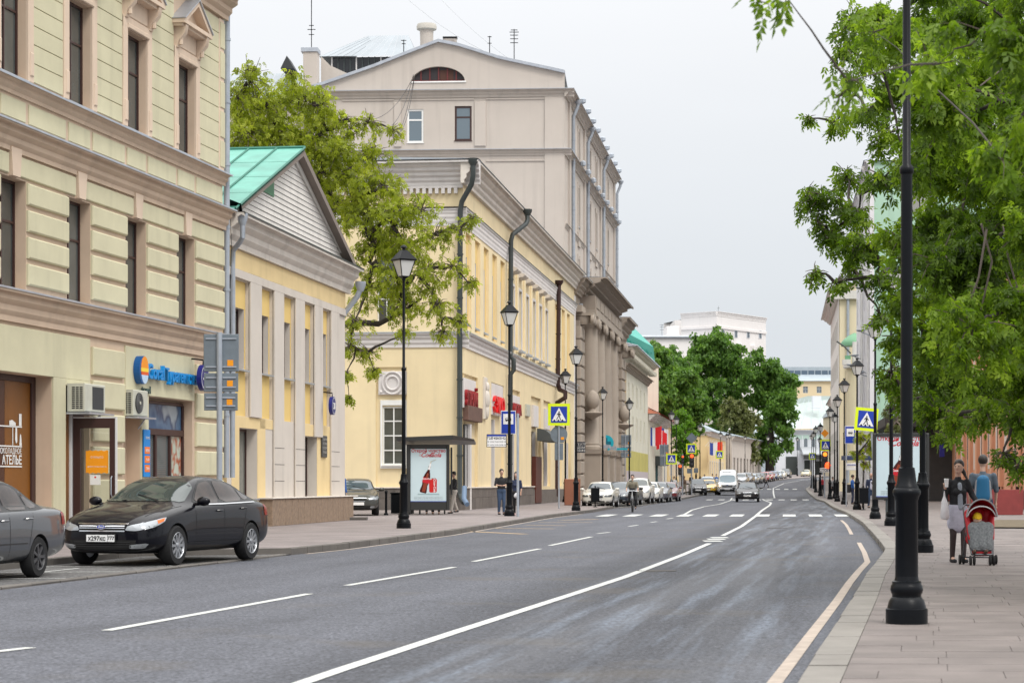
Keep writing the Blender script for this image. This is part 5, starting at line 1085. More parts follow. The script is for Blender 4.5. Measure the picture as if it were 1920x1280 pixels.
# yellow house with pink roof
YEL8 = mat('yellow_far_plaster', S(240, 216, 165, .82), .85, var=.05, vscale=.5, streak=.05)
F8 = LeftFace(-14.9, .126, 283.0, zr(300)); L8 = F8.sY(322)
b8 = house('pink_roof_house', 'small yellow house with white pilasters and pale pink roof', F8, L8, 8.2, YEL8, [3, 8, 13, 18, 23, 28, 33], rows=[(4.6, 6.8, 1.3), (1.2, 3.0, 1.3)], roofm=PINKR, cor=.9, trim=WH3, roof_h=2.8, inset=.4)
G8 = SideFace(F8.o, 7.5, math.atan2(-.126, 1)); wall_mesh(7.5, -1, 8.2, [(3.6, 4.8, 4.6, 6.6), (3.6, 4.8, 1.4, 3.2)]).make('wall', YEL8, b8, G8.M)
for k in (.3, 2.4, 5.2, 6.6): bx(b8, G8, 'pilaster', WH3, k, k + .6, -.1, 0, .3, 7.4)
cornice(b8, G8, -.2, 8.3, 7.5, 8.19, .7, WH3, 3)
# grey roof house with flags
F9 = LeftFace(-24.5, .166, 330.0, zr(335)); L9 = F9.sY(372)
GRR = mat('grey_blue_roof', S(178, 190, 198, .75), .5, var=.1, vscale=.6)
b9 = house('grey_roof_house', 'yellow and white house with a grey metal gabled roof behind the parked taxi', F9, L9, 7.6, YEL8, [4, 9, 14, 19, 24, 29, 34], rows=[(4.4, 6.2, 1.3), (1.0, 3.0, 1.4)], roofm=GRR, cor=.7, trim=WH3, roof_h=3.2, inset=.4)
G9 = SideFace(F9.o, 9.5, math.atan2(-.15, 1)); wall_mesh(9.5, -1, 7.6, []).make('wall', YEL8, b9, G9.M); MB().prism([(0, 7.6), (9.5, 7.6), (7.0, 10.4), (2.5, 10.4)], -.1, .1).make('gable_wall', WH3, b9, G9.M); cornice(b9, G9, -.2, 10, 7.0, 7.6, .5, WH3, 2)
g = 'flags on the grey roofed house'
for i, (px, c, lb) in enumerate([(1331, [FR[2], FR[1]], 'pale blue and white flag on the grey roofed house'), (1336, [FR[0]], 'red flag between the pale and the yellow flag on the grey roofed house'), (1342, [FR[3], FR[4]], 'yellow and orange flag on the grey roofed house')]): flag(px, 829, 328 + i, c, 1.2, 1.9, lb, i, g)
F10 = LeftFace(-43, .218, 374.0, zr(385)); L10 = F10.sY(425)
b10 = house('shop_row', 'long low grey-white shop building with dark doorways and a moulded cornice', F10, L10, 7.3, mat('pale_taupe_wall', S(210, 200, 190, .8), .85, var=.06, streak=.06), [3, 8.5, 14, 19.5, 25, 30.5, 36, 41.5], rows=[(.4, 3.6, 2.4)], roofm=GRR, cor=.8, gwin=DK, roof_h=1.6, surround=False, wframe=BROWNF)
# bluish house wall between tree trunks and the white classical house closing the street
WHC = mat('white_classical', S(232, 236, 242, .82), .85, var=.04, vscale=.3, streak=.04); MINTP = mat('pale_mint_band', S(200, 226, 215, .8), .85)
def front(name, label, px0, px1, Y, pytop, z0, wallm, **k):
 L = (px1 - px0) / FPX * Y; F = Frame((X_(px0, Y), Y, z0), k.pop('ang', 0.0)); h = Z_(pytop, Y) - z0
 return house(name, label, F, L, h, wallm, **k), F, L, h
zf = zr(470)
b11, F11, LL, hh = front('classical_house', 'long white classical house with arched windows and a dark entrance canopy closing the street', 1392, 1640, 462, 806, zf, WHC, winsp=[], rows=[], roofm=None, cor=.9, depth=20)
WGL = mat('far_window_glass', (.16, .19, .22), .15)
for i in range(17):
 x = 2.0 + i * 1.62;
 if x > LL - 1: break
 b = MB(); pts = [(x, 5.4), (x + .75, 5.4), (x + .75, 7.6)] + [(x + .375 + .375 * math.cos(t), 7.6 + .375 * math.sin(t)) for t in np.linspace(0, math.pi, 7)][1:-1] + [(x, 7.6)]
 b.prism(pts, -.06, .02); b.make('window', WGL, b11, F11.M)
 bx(b11, F11, 'pilaster', WHC, x - .48, x - .3, -.14, 0, 4.6, 8.6)
bx(b11, F11, 'frieze', MINTP, 0, LL, -.05, 0, hh - 2.0, hh - .75); cornice(b11, F11, 0, LL, 8.7, 9.1, .4, WHC, 2)
ca = MB(); ca.profile_x([(-4.2, 4.3), (-4.2, 4.55), (0, 6.1), (0, 4.5)], 12.6, LL); ca.make('canopy', mat('canopy_grey', S(196, 200, 205, .7), .6, var=.1), b11, F11.M)
ca = MB(); ca.box(12.7, LL, -4.1, -3.9, 3.4, 4.3); ca.make('canopy_fascia', DK, b11, F11.M)
for (x, w_, h_) in ((5.0, 2.2, 3.4), (9.4, 2.4, 4.0), (13.4, 1.2, 3.2), (15.4, 1.8, 3.0), (18.2, 1.8, 3.0), (21, 2, 3)): bx(b11, F11, 'door', GPIPE, x, x + w_, -.1, 0, .1, h_)
for x in (14.9, 17.4, 20.3): MB().lathe([(.28, 0), (.25, 3.5)], 10, (x, -3.6, 0)).make('column', WHC, b11, F11.M)
# roof above the classical house: wide grey-green hip
hr = MB(); Yr = 468; p = lambda px, py, dy=0: P(px, py, Yr + dy)
hr.add([p(1380, 806), p(1660, 800), p(1600, 742, 14), p(1515, 742, 14), p(1430, 765, 14)], [(0, 1, 2, 3, 4)]); hr.make('roof', mat('grey_green_roof', S(196, 208, 204, .78), .6, var=.08, vscale=.2), b11, Matrix())
sm = MB()
for i in range(15): t = i / 14; sm.tube([p(1380 + 280 * t, 805), p(1470 + 110 * t, 748, 13)], .05, 3, sm=False)
sm.make('seams', GRR, b11, Matrix(), kind='stuff')
for (a, c, e, g_) in ((1524, 1540, 742, 765),): MB().cbox(X_(a, 474), X_(c, 474), 474, 476, Z_(g_, 474), Z_(e, 474)).make('chimney', WHC, b11, Matrix())
bw = root('white_low_wall_house', 'plain bluish white house wall between the two dark tree trunks', 'building', P(1392, 890, 440), 0)
s_ = 440 / FPX; MB().cbox(0, 62 * s_, 0, 6, -1, 70 * s_).make('wall', mat('bluish_white_wall', S(205, 222, 235, .8), .85, var=.04), bw); MB().cbox(6 * s_, 34 * s_, -.1, 0, 0, 20 * s_).make('gate', mat('grey_gate', S(120, 120, 122, .6), .6), bw)
MB().add([(-.5, -.8, 70 * s_), (62 * s_ + .5, -.8, 70 * s_), (62 * s_, 6, 100 * s_), (0, 6, 100 * s_)], [(0, 1, 2, 3)]).make('roof', GRR, bw)
# yellow block with ribbon windows and grey roof, far behind
YFB = mat('far_cream_wall', S(238, 218, 180, .82), .85, var=.03, vscale=.2)
b12, F12, LL2, hh2 = front('cream_office_block', 'cream office block with a grey roof storey of ribbon windows behind the classical house', 1455, 1600, 640, 714, zr(640), YFB, winsp=[4 + 4.1 * i for i in range(6)], rows=[(hh_ , hh_ + 2.0, 1.5) for hh_ in (14.0, 19.0, 23.8)], roofm=None, cor=.5, depth=20, gwin=WGL, surround=False)
s_ = 640 / FPX; MB().add([F12.M @ Vector(q) for q in ((0, -.8, hh2), (LL2, -.8, hh2), (LL2, 5, hh2 + 2.2), (0, 5, hh2 + 2.2))], [(0, 1, 2, 3)]).make('roof', GRR, b12, Matrix())
MB().box(0, LL2, 5, 12, hh2 - 1, Z_(686, 640) - F12.o.z).make('attic', GRR, b12, F12.M)
for i in range(9): bx(b12, F12, 'attic_window', mat('attic_glass', S(105, 125, 145, .6), .2), 2.2 + i * 2.05, 3.95 + i * 2.05, 4.9, 5, hh2 + 1.6, hh2 + 3.4)
# big pale building on the skyline
PALE = mat('pale_far_wall', S(232, 228, 226, .92), .9, var=.03, vscale=.1, streak=.03)
Yb = 520; zb = zr(Yb); s_ = Yb / FPX
b13 = root('pale_tower_block', 'big pale windowless upper storeys of a block on the skyline above the trees', 'building', (X_(1345, Yb), Yb, zb), 0)
def face(px0, px1, Y0, Y1, pyt0, pyt1, ops, name='wall'):
 A = Vector((X_(px0, Y0), Y0, zb)); B = Vector((X_(px1, Y1), Y1, zb)); d = B - A; F = Frame(A, math.atan2(d.y, d.x)); L = d.length; h = 43.1 - zb
 wall_mesh(L, 0, h, ops).make(name, PALE, b13, F.M); return F, L, h
Fa, La, ha = face(1277, 1344, 527, 520, 587.5, 584, [])
Fb, Lb, hb = face(1344, 1436, 520, 541, 584, 596, [])
for (F, L, h) in ((Fa, La, ha), (Fb, Lb, hb)):
 cornice(b13, F, 0, L, h - 1.0, h + .1, .5, PALE, 2); bx(b13, F, 'string_course', PALE, 0, L, -.3, 0, h - 4.0, h - 3.4)
MB().add([Fa.M @ Vector((0, 0, ha)), Fa.M @ Vector((La, 0, ha)), Fb.M @ Vector((Lb, 0, hb)), Fb.M @ Vector((Lb, 30, hb)), Fa.M @ Vector((0, 30, ha))], [(0, 1, 2, 3, 4)]).make('roof', PALE, b13, Matrix())
MB().quad((Lb, 0, 0), (Lb, 30, 0), (Lb, 30, hb), (Lb, 0, hb)).make('wall', PALE, b13, Fb.M); MB().quad((0, 0, 0), (0, 30, 0), (0, 30, ha), (0, 0, ha)).make('wall', PALE, b13, Fa.M)
for px_, py_ in ((1350, 620), (1374, 622), (1397, 625), (1420, 628)):
 t = (px_ - 1344) / 92; x = Lb * t + .6; z = Z_(py_ + 13, 520 + 40 * t) - zb
 fr = bx(b13, Fb, 'window_surround', WHC, x - .1, x + 1.45, -.12, 0, z - .1, z + 2.0); MB().quad((x, -.13, z), (x + 1.35, -.13, z), (x + 1.35, -.13, z + 1.9), (x, -.13, z + 1.9)).make('pane', WGL, fr, Fb.M)
 g_ = MB(); g_.box(x + .62, x + .72, -.16, -.13, z, z + 1.9); g_.box(x, x + 1.35, -.161, -.13, z + 1.2, z + 1.3); g_.make('frame', DK, fr, Fb.M)
for t in (.12, .40, .68): bx(b13, Fb, 'balcony', PALE, Lb * t, Lb * t + 2.2, -1.0, 0, Z_(665, 540) - zb, Z_(651, 540) - zb);
for t in (.32, .62): bx(b13, Fb, 'loggia_window', WGL, Lb * t, Lb * t + 1.6, -.05, 0, Z_(690, 540) - zb, Z_(668, 540) - zb)
MB().cbox(X_(1265, 540), X_(1280, 540), 540, 560, zb, Z_(600, 540)).make('stair_tower', PALE, b13, Matrix())
b14 = root('pale_lower_wing', 'lower pale wing with a roof terrace left of the skyline block', 'building', (X_(1205, 500), 500, zr(500)), 0); zb2 = zr(500)
MB().cbox(0, X_(1320, 500) - X_(1205, 500), 0, 25, -2, Z_(634, 500) - zb2, .2).make('wall', PALE, b14); MB().cbox(-.8, X_(1320, 500) - X_(1205, 500) + .5, -.8, 25, Z_(634, 500) - zb2 + .01, Z_(629, 500) - zb2, .2).make('cornice', FLASH, b14)
MB().cbox(X_(1252, 500) - X_(1205, 500), X_(1276, 500) - X_(1205, 500), 4, 15, Z_(629, 500) - zb2 + .02, Z_(609, 500) - zb2, .1).make('roof_hut', PALE, b14)
antenna(1241, 608, 628, 505, 'far aerial with stacked bars on the lower pale wing', [(.95, .5), (.75, .5), (.5, .5)]); antenna(1347, 574, 586, 525, 'thin aerial on the skyline block roof', [(.7, .3)])
# ------------------------------------------------ right-hand side
SALM = mat('salmon_plaster', S(232, 172, 138, .80), .85, var=.05, vscale=.6, bump=.2, streak=.05); WHR = mat('off_white_panel', S(226, 214, 205, .80), .85, var=.04); REDP = mat('red_plinth', S(150, 62, 60, .72), .7, var=.12, vscale=3, bump=.2)
F20 = RightFace(12.2, .125, 150.0); L20 = F20.sY(96)
b20 = root('salmon_house', 'salmon pink house with off-white panels and a dark red plinth on the right', 'building', F20.o)
wall_mesh(L20, 0, 13, []).make('wall', SALM, b20, F20.M); volume(b20, F20, L20, 0, 13, 12, SALM)
x = 3.0; k = 0
while x < L20 - 4:
 bx(b20, F20, 'panel', WHR, x, x + 2.6, -.03, 0, 2.2, 7.0, .02); bx(b20, F20, 'panel', WHR, x, x + 2.6, -.03, 0, 7.9, 12, .02)
 bx(b20, F20, 'pilaster', SALM, x + 3.0, x + 3.9, -.22, 0, 1.2, 12.4, .03); bx(b20, F20, 'capital', WHR, x + 2.9, x + 4.0, -.3, 0, 6.9, 7.25, .03)
 window(b20, F20, x + .6, 2.9, 1.4, 3.0, .02, BROWNF, GLASS_SKY, cols=2, rows=2, transom=.7) if k % 3 == 2 else None
 if k % 2 == 0: MB().tube([(x + 2.85, -.15, .9), (x + 2.85, -.15, 12.2)], .09, 6).make('drainpipe', mat('maroon_pipe', S(70, 30, 35, .6), .5), b20, F20.M); MB().tube([(x + 2.85, -.15, .92), (x + 2.6, -.5, .6)], .09, 6).make('drainpipe_foot', MATS['maroon_pipe'], b20, F20.M)
 x += 4.6; k += 1
k = 0; x = 0
while x < L20: bx(b20, F20, 'plinth_block', REDP, x + .01, min(x + 2.28, L20), -.3, 0, .12, 1.05, .03); x += 2.3
bx(b20, F20, 'string_course', WHR, 0, L20, -.35, 0, 7.3, 7.75); cornice(b20, F20, 0, L20, 12.4, 13.1, .8, WHR, 3, top=FLASH)
# red stone step block with a metal grille
st = root('stone_step_block', 'dark red stone block with a grey metal grille at the foot of the salmon house', 'steps', (X_(1886, 88), 88, .13), F20.ang)
MB().cbox(0, 2.6, -1.7, .4, 0, 1.0, .04).make('block', REDP, st); MB().cbox(1.7 - 1.55, 1.3, -1.76, -1.7, .28, .85, .02).make('grille', STEEL, st)
ns = root('number_sign', 'tiny blue house number plate beside the dark portal on the right', 'sign', P(1766, 843, 138), 0); MB().cbox(-.16, .16, -.06, 0, -.45, .45).make('plate', MATS['navy_blue'], ns)
# dark portal with canopy
DGY = mat('dark_grey_stone', S(86, 84, 84, .6), .6, var=.15, vscale=2)
F21 = RightFace(12.0, .125, 166.0); L21 = F21.sY(151)
b21 = root('dark_portal', 'dark grey stone entrance portal with a projecting slab canopy between green and salmon houses', 'entrance', F21.o)
MB().cbox(0, L21, -2.2, 2, 0, 5.2, .05).make('wall', DGY, b21, F21.M); MB().cbox(-.5, L21 + 4, -4.6, 1, 5.3, 6.0, .05).make('canopy', mat('canopy_underside', S(70, 66, 66, .6), .6), b21, F21.M)
MB().cbox(2, 7, -2.35, -2.2, .13, 4.3, .03).make('glazed_door', GLASS, b21, F21.M)
for xx in (.4, 9.5, L21 - .6): MB().box(xx, xx + .35, -4.2, -3.85, 0, 5.3).make('post', DGY, b21, F21.M)
# mint green house
MINT = mat('mint_plaster', S(182, 218, 196, .82), .88, var=.04, vscale=.3, streak=.045)
F22 = RightFace(7.0, .127, 203.0); L22 = F22.sY(170)
b22 = house('mint_house', 'tall mint green house with a blank end wall behind the young tree', F22, L22, 27, mat('pale_grey_white_wall', S(226, 226, 230, .9), .85, var=.04, streak=.05), [3, 11.5, 20, 28], rows=[(z, z + 2.0, 1.1) for z in (4.5, 8.5, 12.4, 16.3, 20.2)], roofm=FLASH, cor=.5, depth=16, side=MINT, inset=.4)
G22 = Frame((F22.Xc if False else 28.6, 169.98, 0), math.atan2(-.127, 1)); MB().quad((0, 0, -1), (16, 0, -1), (16, 0, 27), (0, 0, 27)).make('wall', MINT, b22, G22.M)
bx(b22, G22, 'panel', mat('mint_trim', S(206, 230, 214, .82), .85), 8.2, 12.5, -.06, 0, 2, 7.5)
bx(b22, G22, 'downpipe_strip', MATS['pale_grey_white_wall'], -.1, .25, -.12, 0, 0, 27)
for yy in (171.5, 186): x = F22.sY(yy); pipe(b22, [F22.M @ Vector((x, -.5, 26.6)), F22.M @ Vector((x, -.13, 25.6)), F22.M @ Vector((x, -.13, .6))], .1, WHITEP)
dsh = MB()
for i, (yy, z) in enumerate([(172, 17), (175, 18.4), (171, 13.5), (186, 12.4), (172, 10.2), (179, 10.9), (184, 11.3), (190, 11.8), (197, 12.2)]):
 c = F22.M @ Vector((F22.sY(yy), -.75, z)); dsh.lathe([(.02, 0), (.25, .03), (.42, .14), (.40, .16), (.02, .05)], 10, c); dsh.tube([c, F22.M @ Vector((F22.sY(yy), 0, z - .3))], .04, 4)
dsh.make('lamp_dishes', STEEL, b22, Matrix())
# cream house with curved green bay roof
CREAM = mat('cream_plaster', S(236, 222, 190, .82), .88, var=.04, vscale=.4, streak=.05); CRW = mat('cream_white_plaster', S(226, 222, 216, .82), .88, var=.04, streak=.05)
F23 = RightFace(6.0, .127, 268.0, zr(245) - .2); L23 = F23.sY(228)
b23 = house('cream_house', 'cream house with a rounded green roofed bay and balcony past the mint house', F23, L23, 21.5, CRW, [3, 8, 13, 18, 23, 28, 33], rows=[(z, z + 2.1, 1.3) for z in (4.6, 8.6, 12.6, 16.6)], roofm=None, cor=1.2, depth=14, side=CREAM, inset=.4)
G23 = Frame((X_(1574, 228), 228, zr(245) - .2), math.atan2(-.127, 1)); MB().quad((0, 0, -1), (14, 0, -1), (14, 0, 21.4), (0, 0, 21.4)).make('wall', CREAM, b23, G23.M)
MB().prism([(-.9, 21.4), (2.6, 22.6), (8, 25.0), (14, 25), (14, 21.4)], .02, 10).make('roof_gable', CREAM, b23, G23.M)
MB().add([(-1.0, -.6, 21.5), (2.0, -.6, 22.55), (2.0, 12, 22.55), (-1, 12, 21.5)], [(0, 1, 2, 3)]).make('roof', FLASH, b23, G23.M); MB().box(-1, 2.4, -.5, .0, 20.6, 21.48).make('eave', CRW, b23, G23.M)
pipe(b23, [G23.M @ Vector((.9, -.2, 20.6)), G23.M @ Vector((.9, -.2, 1))], .15, STEEL)
Yq = 220; sq = Yq / FPX
bay = root('round_bay', 'rounded bay with curved green canopy and white column on the cream house', 'balcony', P(1598, 690, Yq), 0); hgr = mat('green_canopy', S(120, 175, 135, .7), .5, var=.06)
n = 12; cb_ = MB(); zt_ = (690 - 621) * sq; zl = (690 - 640) * sq; rr = 26 * sq
cb_.lathe([(rr, zl - .35), (rr, zl), (rr * .8, zl + .35), (rr * .45, zl + .75), (.05, zt_)], 20, (.6, 2.2, 0), sm=True); cb_.make('canopy', hgr, bay)
MB().lathe([(.28, 6 * sq), (.24, zl)], 10, (.35, .6, 0)).make('column', WH3, bay); MB().lathe([(rr * .82, 2 * sq), (rr * .85, 5 * sq), (rr * .8, 5 * sq + .2)], 18, (.6, 2.2, 0)).make('balcony_slab', WH3, bay)
MB().cbox(-18 * sq, -4 * sq, -.4, .3, 6 * sq, 16 * sq).make('balustrade', WH3, bay); MB().cbox(-12 * sq, -2 * sq, .3, .6, 9 * sq, 24 * sq).make('green_box', hgr, bay); MB().lathe([(rr * .6, -10), (rr * .6, 2 * sq)], 16, (.6, 2.2, 0)).make('bay_wall', CREAM, bay)
a_ = MB(); a_.tube([(-30 * sq, -.3, 50 * sq), (-16 * sq, -.4, 40 * sq), (-4 * sq, -.4, 27 * sq)], .08, 5); a_.make('bracket', GPIPE, bay)
# lower ochre house beyond it
F24 = RightFace(7.7, .127, 340.0, zr(300)); L24 = F24.sY(268)
b24 = house('ochre_house', 'low pale ochre house farther down the right pavement', F24, L24, 12.5, mat('pale_ochre', S(236, 208, 160, .8), .85, var=.05, streak=.05), [3 + 5 * i for i in range(13)], rows=[(1.0, 3.4, 1.6), (5.5, 7.8, 1.3), (9, 10.8, 1.3)], roofm=GRR, cor=.8, depth=14, trim=WH3, inset=.4)
G24 = Frame((F24.M @ Vector((L24, 0, 0)))[:], math.atan2(-.127, 1)); MB().quad((0, -.02, -1), (14, -.02, -1), (14, -.02, 12.4), (0, -.02, 12.4)).make('wall', CREAM, b24, G24.M)
aw = root('blue_awning', 'dark blue awning sticking out over the right pavement beyond the bus stop sign', 'awning', P(1607, 858, 118), 0)
MB().cbox(-.75, .9, -.8, .8, -.12, .12, .03).make('canopy', mat('awning_blue', S(60, 75, 115, .7), .6), aw); MB().tube([(.7, 0, -.1), (.7, 0, -1.75)], .04, 5).make('post', STEEL, aw)
# far filler buildings behind the tree masses so the horizon is closed
for (px0, px1, Y, pt, nm, lb) in ((1180, 1300, 420, 800, 'back_house', 'plain house wall behind the big trees left of the street'), (1560, 1760, 420, 780, 'back_house', 'plain house wall behind the lamp posts at the right end of the street')):
 b_, F_, L_, h_ = front(nm, lb, px0, px1, Y, pt, zr(Y), CREAM, winsp=[3 + 4 * i for i in range(12)], rows=[(2, 4, 1.3), (6, 8, 1.3)], roofm=GRR, cor=.6, depth=12, gwin=WGL, surround=False)
# ================================================================ STREET FURNITURE
LG = mat('lamp_glass', (.62, .62, .60), .35, spec=.6)
def lamp(loc, H, label, group, rz=0.0, big=False):
 """cast-iron street lamp: moulded foot, thick lower column with collar, slim pole, four-sided lantern; H total height"""
 r = root('street_lamp', label, 'street lamp', loc, rz, group); s = H / 7.6
 ft = [(.205, 0), (.205, .155), (.190, .162), (.186, .185), (.172, .24), (.150, .275), (.142, .283), (.142, .31), (.152, .325), (.160, .36), (.152, .405), (.142, .42), (.142, .445), (.120, .455), (.113, .50)]
 MB().lathe([(a, z * .92) for a, z in ft], 20).make('base', BLACK, r)
 MB().lathe([(.112, .46), (.108, 1.20), (.118, 1.215), (.120, 1.235), (.134, 1.255), (.138, 1.28), (.130, 1.31), (.116, 1.32), (.112, 1.34), (.098, 1.36), (.088, 1.45), (.080, 1.50), (.080, 1.515), (.062, 1.525)], 20).make('column', BLACK, r)
 zt_ = H - .98 * s; zc = 4.42 if big else H * .56
 MB().lathe([(.060, 1.50), (.055, zc - .04), (.066, zc - .03), (.070, zc), (.066, zc + .03), (.040, zc + .06), (.036, zt_), (.055, zt_ + .01), (.055, zt_ + .05), (.03, zt_ + .07)], 12).make('pole', BLACK, r)
 L = root('x', '', '', (0, 0, 0)); bpy.data.objects.remove(L)
 z0 = zt_ + .12 * s; z1 = z0 + .42 * s; w0, w1 = .115 * s, .225 * s
 def sq(w_, z): return [(-w_, -w_, z), (w_, -w_, z), (w_, w_, z), (-w_, w_, z)]
 ln = MB(); ln.add(sq(w0 * .25, zt_ + .05) + sq(w0, z0), [(0, 1, 5, 4), (1, 2, 6, 5), (2, 3, 7, 6), (3, 0, 4, 7), (4, 5, 6, 7)])
 for i in range(4):
  sx, sy = ((-1, -1), (1, -1), (1, 1), (-1, 1))[i]; ln.tube([(sx * w0, sy * w0, z0), (sx * w1, sy * w1, z1)], .014 * s, 4, sm=False)
 ln.add(sq(w1 * 1.12, z1) + sq(w1 * 1.16, z1 + .03 * s) + sq(w1 * .46, z1 + .24 * s) + sq(w1 * .34, z1 + .28 * s), [(3, 2, 1, 0)] + [(4 * k + i, 4 * k + (i + 1) % 4, 4 * k + 4 + (i + 1) % 4, 4 * k + 4 + i) for k in range(3) for i in range(4)] + [(12, 13, 14, 15)])
 ln.lathe([(w1 * .2, z1 + .28 * s), (w1 * .2, z1 + .33 * s), (w1 * .42, z1 + .35 * s), (w1 * .3, z1 + .40 * s), (.01, z1 + .42 * s)], 10)
 lo = ln.make('lantern', BLACK, r)
 g = MB(); g.add(sq(w0 * .96, z0 + .01) + sq(w1 * .96, z1 - .01), [(0, 1, 5, 4), (1, 2, 6, 5), (2, 3, 7, 6), (3, 0, 4, 7)]); g.make('lamp_glass', LG, lo)
 return r
def lp(px, pyb, pyt, label, group, z=None, Y=None, H=None, rz=.35, side='L', big=False):
 zf = pzl if side == 'L' else pzr
 if Y is None:
  Y = 60.0
  for _ in range(30): Y = (CH - zf(Y)) * FPX / (pyb - HZ)
 H = H or (pyb - pyt) * Y / FPX
 lamp((X_(px, Y), Y, zf(Y)), H, label, group, rz, big); return Y
GL, GR_ = 'lamps along the left pavement', 'lamps along the right pavement'
lp(757, 990, 458, 'nearest street lamp of the left pavement, in front of the bus shelter', GL, rz=.55)
lp(955, 967, 563, 'left street lamp that stands against the blue bus stop sign', GL)
lp(1080, 957, 647, 'left street lamp right of the yellow-edged crossing sign', GL)
lp(1060, 941, 690, 'left street lamp directly behind the yellow-edged crossing sign', GL)
for (px, pyb, pyt, lb, Y) in [(1130, 939, 724, 'lamp before the stone columns beside the turquoise pharmacy cross', 148), (1180, 937, 745, 'lamp by the edge of the white house behind the cyclist', 167),
                          (1259, 932, 768, 'taller of the two close lamps right of the red flags', 190), (1268, 931, 778, 'shorter of the two close lamps right of the red flags', 206),
                          (1281, 921, 799, 'lamp against the green sapling left of the diamond sign', 262), (1312.5, 927.5, 793.4, 'lamp just right of the red traffic light on the left', 236), (1305, 915, 806, 'small lamp between the traffic light and the lamp right of it', 268),
                          (1351, 912, 808, 'far lamp behind the white van roof', 290), (1363, 910, 811, 'far lamp left of the paired one under the trees', 305), (1367.5, 910, 810, 'far lamp right of the paired one under the trees', 310),
                          (1397, 902, 815, 'far lamp with its lantern against the dark tree crown', 350), (1440, 900, 816, 'far lamp beside the right tree trunk', 370), (1495, 893.7, 818, 'farthest lamp, before the white classical house', 420)]:
 lamp((X_(px, Y), Y, pzl(Y)), Z_(pyt, Y) - pzl(Y), 'street ' + lb, GL, .3)
# right row
Y0 = (CH - .03) * FPX / (1168 - HZ); lamp((X_(1700, Y0), Y0, pzr(Y0)), 7.9, 'huge near black street lamp at the right whose lantern is out of the picture', GR_, .3, True)
lp(1730, 1035, 325, 'second lamp of the right pavement, just behind the huge near one', GR_, side='R')
lp(1671, 985, 484, 'third lamp of the right pavement, crossing the drink advertisement', GR_, side='R')
lp(1641, 972, 589, 'lamp just left of the drink advertisement, crossing the tilted sign', GR_, side='R')
lp(1607, 955, 670, 'lamp right of the blue bus stop sign on the right pavement', GR_, side='R')
lp(1583, 945, 708, 'lamp left behind the right blue bus stop sign', GR_, side='R')
for (px, pyb, pyt, lb, Y) in [(1570, 940, 739, 'lamp two places left of the right bus stop sign', 146), (1556, 937, 761, 'lamp beside the orange diamond sign', 166), (1565, 935, 772, 'lower lamp squeezed between two taller ones right of the diamond sign', 172),
                          (1538, 932, 792, 'lamp just left of the orange diamond sign', 190), (1537, 930, 818, 'short lamp partly behind the crossing sign', 215), (1529.5, 926, 797, 'lamp in the dense far group, third from its left end', 218), (1525.5, 921, 807, 'lamp in the dense far group, second from its left end', 245), (1522, 920, 812, 'leftmost lamp of the dense far group on the right', 252)]:
 lamp((X_(px, Y), Y, pzr(Y)), Z_(pyt, Y) - pzr(Y), 'street ' + lb, GR_, .3)
# road signs -----------------------------------------------------------------
SBL = mat('sign_blue', S(25, 60, 170, .9), .4); SYL = mat('sign_fluo_yellow', S(225, 245, 10, .9), .45); SYL.node_tree.nodes['Principled BSDF'].inputs['Emission Color'].default_value = (.6, .8, .0, 1); SYL.node_tree.nodes['Principled BSDF'].inputs['Emission Strength'].default_value = .0
SWH = mat('sign_white', (.8, .8, .8), .45); SBK = mat('sign_black', (.01, .01, .012), .45); SOR = mat('sign_orange', S(245, 150, 20, .9), .45)
def crossing_board(parent, M, w_, h_, cz):
 """yellow bordered pedestrian crossing board centred at height cz, facing -y"""
 def q(name, m, poly, y, dy=.0): return MB().prism(poly, y - .008, y).make(name, m, parent, M)
 R_ = lambda a, b: [(-a, cz - b), (a, cz - b), (a, cz + b), (-a, cz + b)]
 q('board', SYL, R_(w_ / 2, h_ / 2), 0); a, b = w_ * .37, h_ * .37
 q('blue_field', SBL, R_(a, b), -.010)
 q('white_triangle', SWH, [(-a * .88, cz - b * .78), (a * .88, cz - b * .78), (0, cz + b * .86)], -.020)
 k = a / .36; f = MB(); y0, y1 = -.036, -.029
 P_ = lambda pts: f.prism([(x * k, cz + (z - .02) * k) for x, z in pts], y0, y1)
 f.lathe([(.001, 0), (.03 * k, 0), (.03 * k, .006), (.001, .006)], 10);
 f.v = []; f.f = []; f.m = []; f.sm = []
 P_([(.005 + .033 * math.cos(t), .135 + .033 * math.sin(t)) for t in np.linspace(0, 2 * math.pi, 11)[:-1]])
 P_([(-.04, .09), (.03, .09), (.035, -.03), (-.03, -.03)]); P_([(-.03, -.03), (.005, -.03), (-.05, -.13), (-.10, -.22), (-.13, -.20), (-.08, -.12)])
 P_([(.0, -.03), (.035, -.03), (.055, -.12), (.10, -.21), (.07, -.23), (.02, -.13)]); P_([(-.04, .09), (-.02, .06), (-.085, .0), (-.10, .02)]); P_([(.03, .09), (.02, .05), (.075, -.02), (.095, .0)])
 for x0 in (-.25, -.07, .11): P_([(x0, -.26), (x0 + .09, -.26), (x0 + .07, -.2), (x0 + .02, -.2)])
 f.make('walking_figure', SBK, parent, M)
def pole_at(parent, x, h_, r_=.038, m=STEEL, lean=0.0, name='pole'):
 return MB().tube([(x, 0, 0), (x + lean, 0, h_)], r_, 10).make(name, m, parent)
def road_sign(px, pyb, Y, label, cat='road sign', side='L', rz=0.0, group=None):
 zf = pzl if side == 'L' else pzr; return root('road_sign', label, cat, (X_(px, Y), Y, zf(Y)), rz, group)
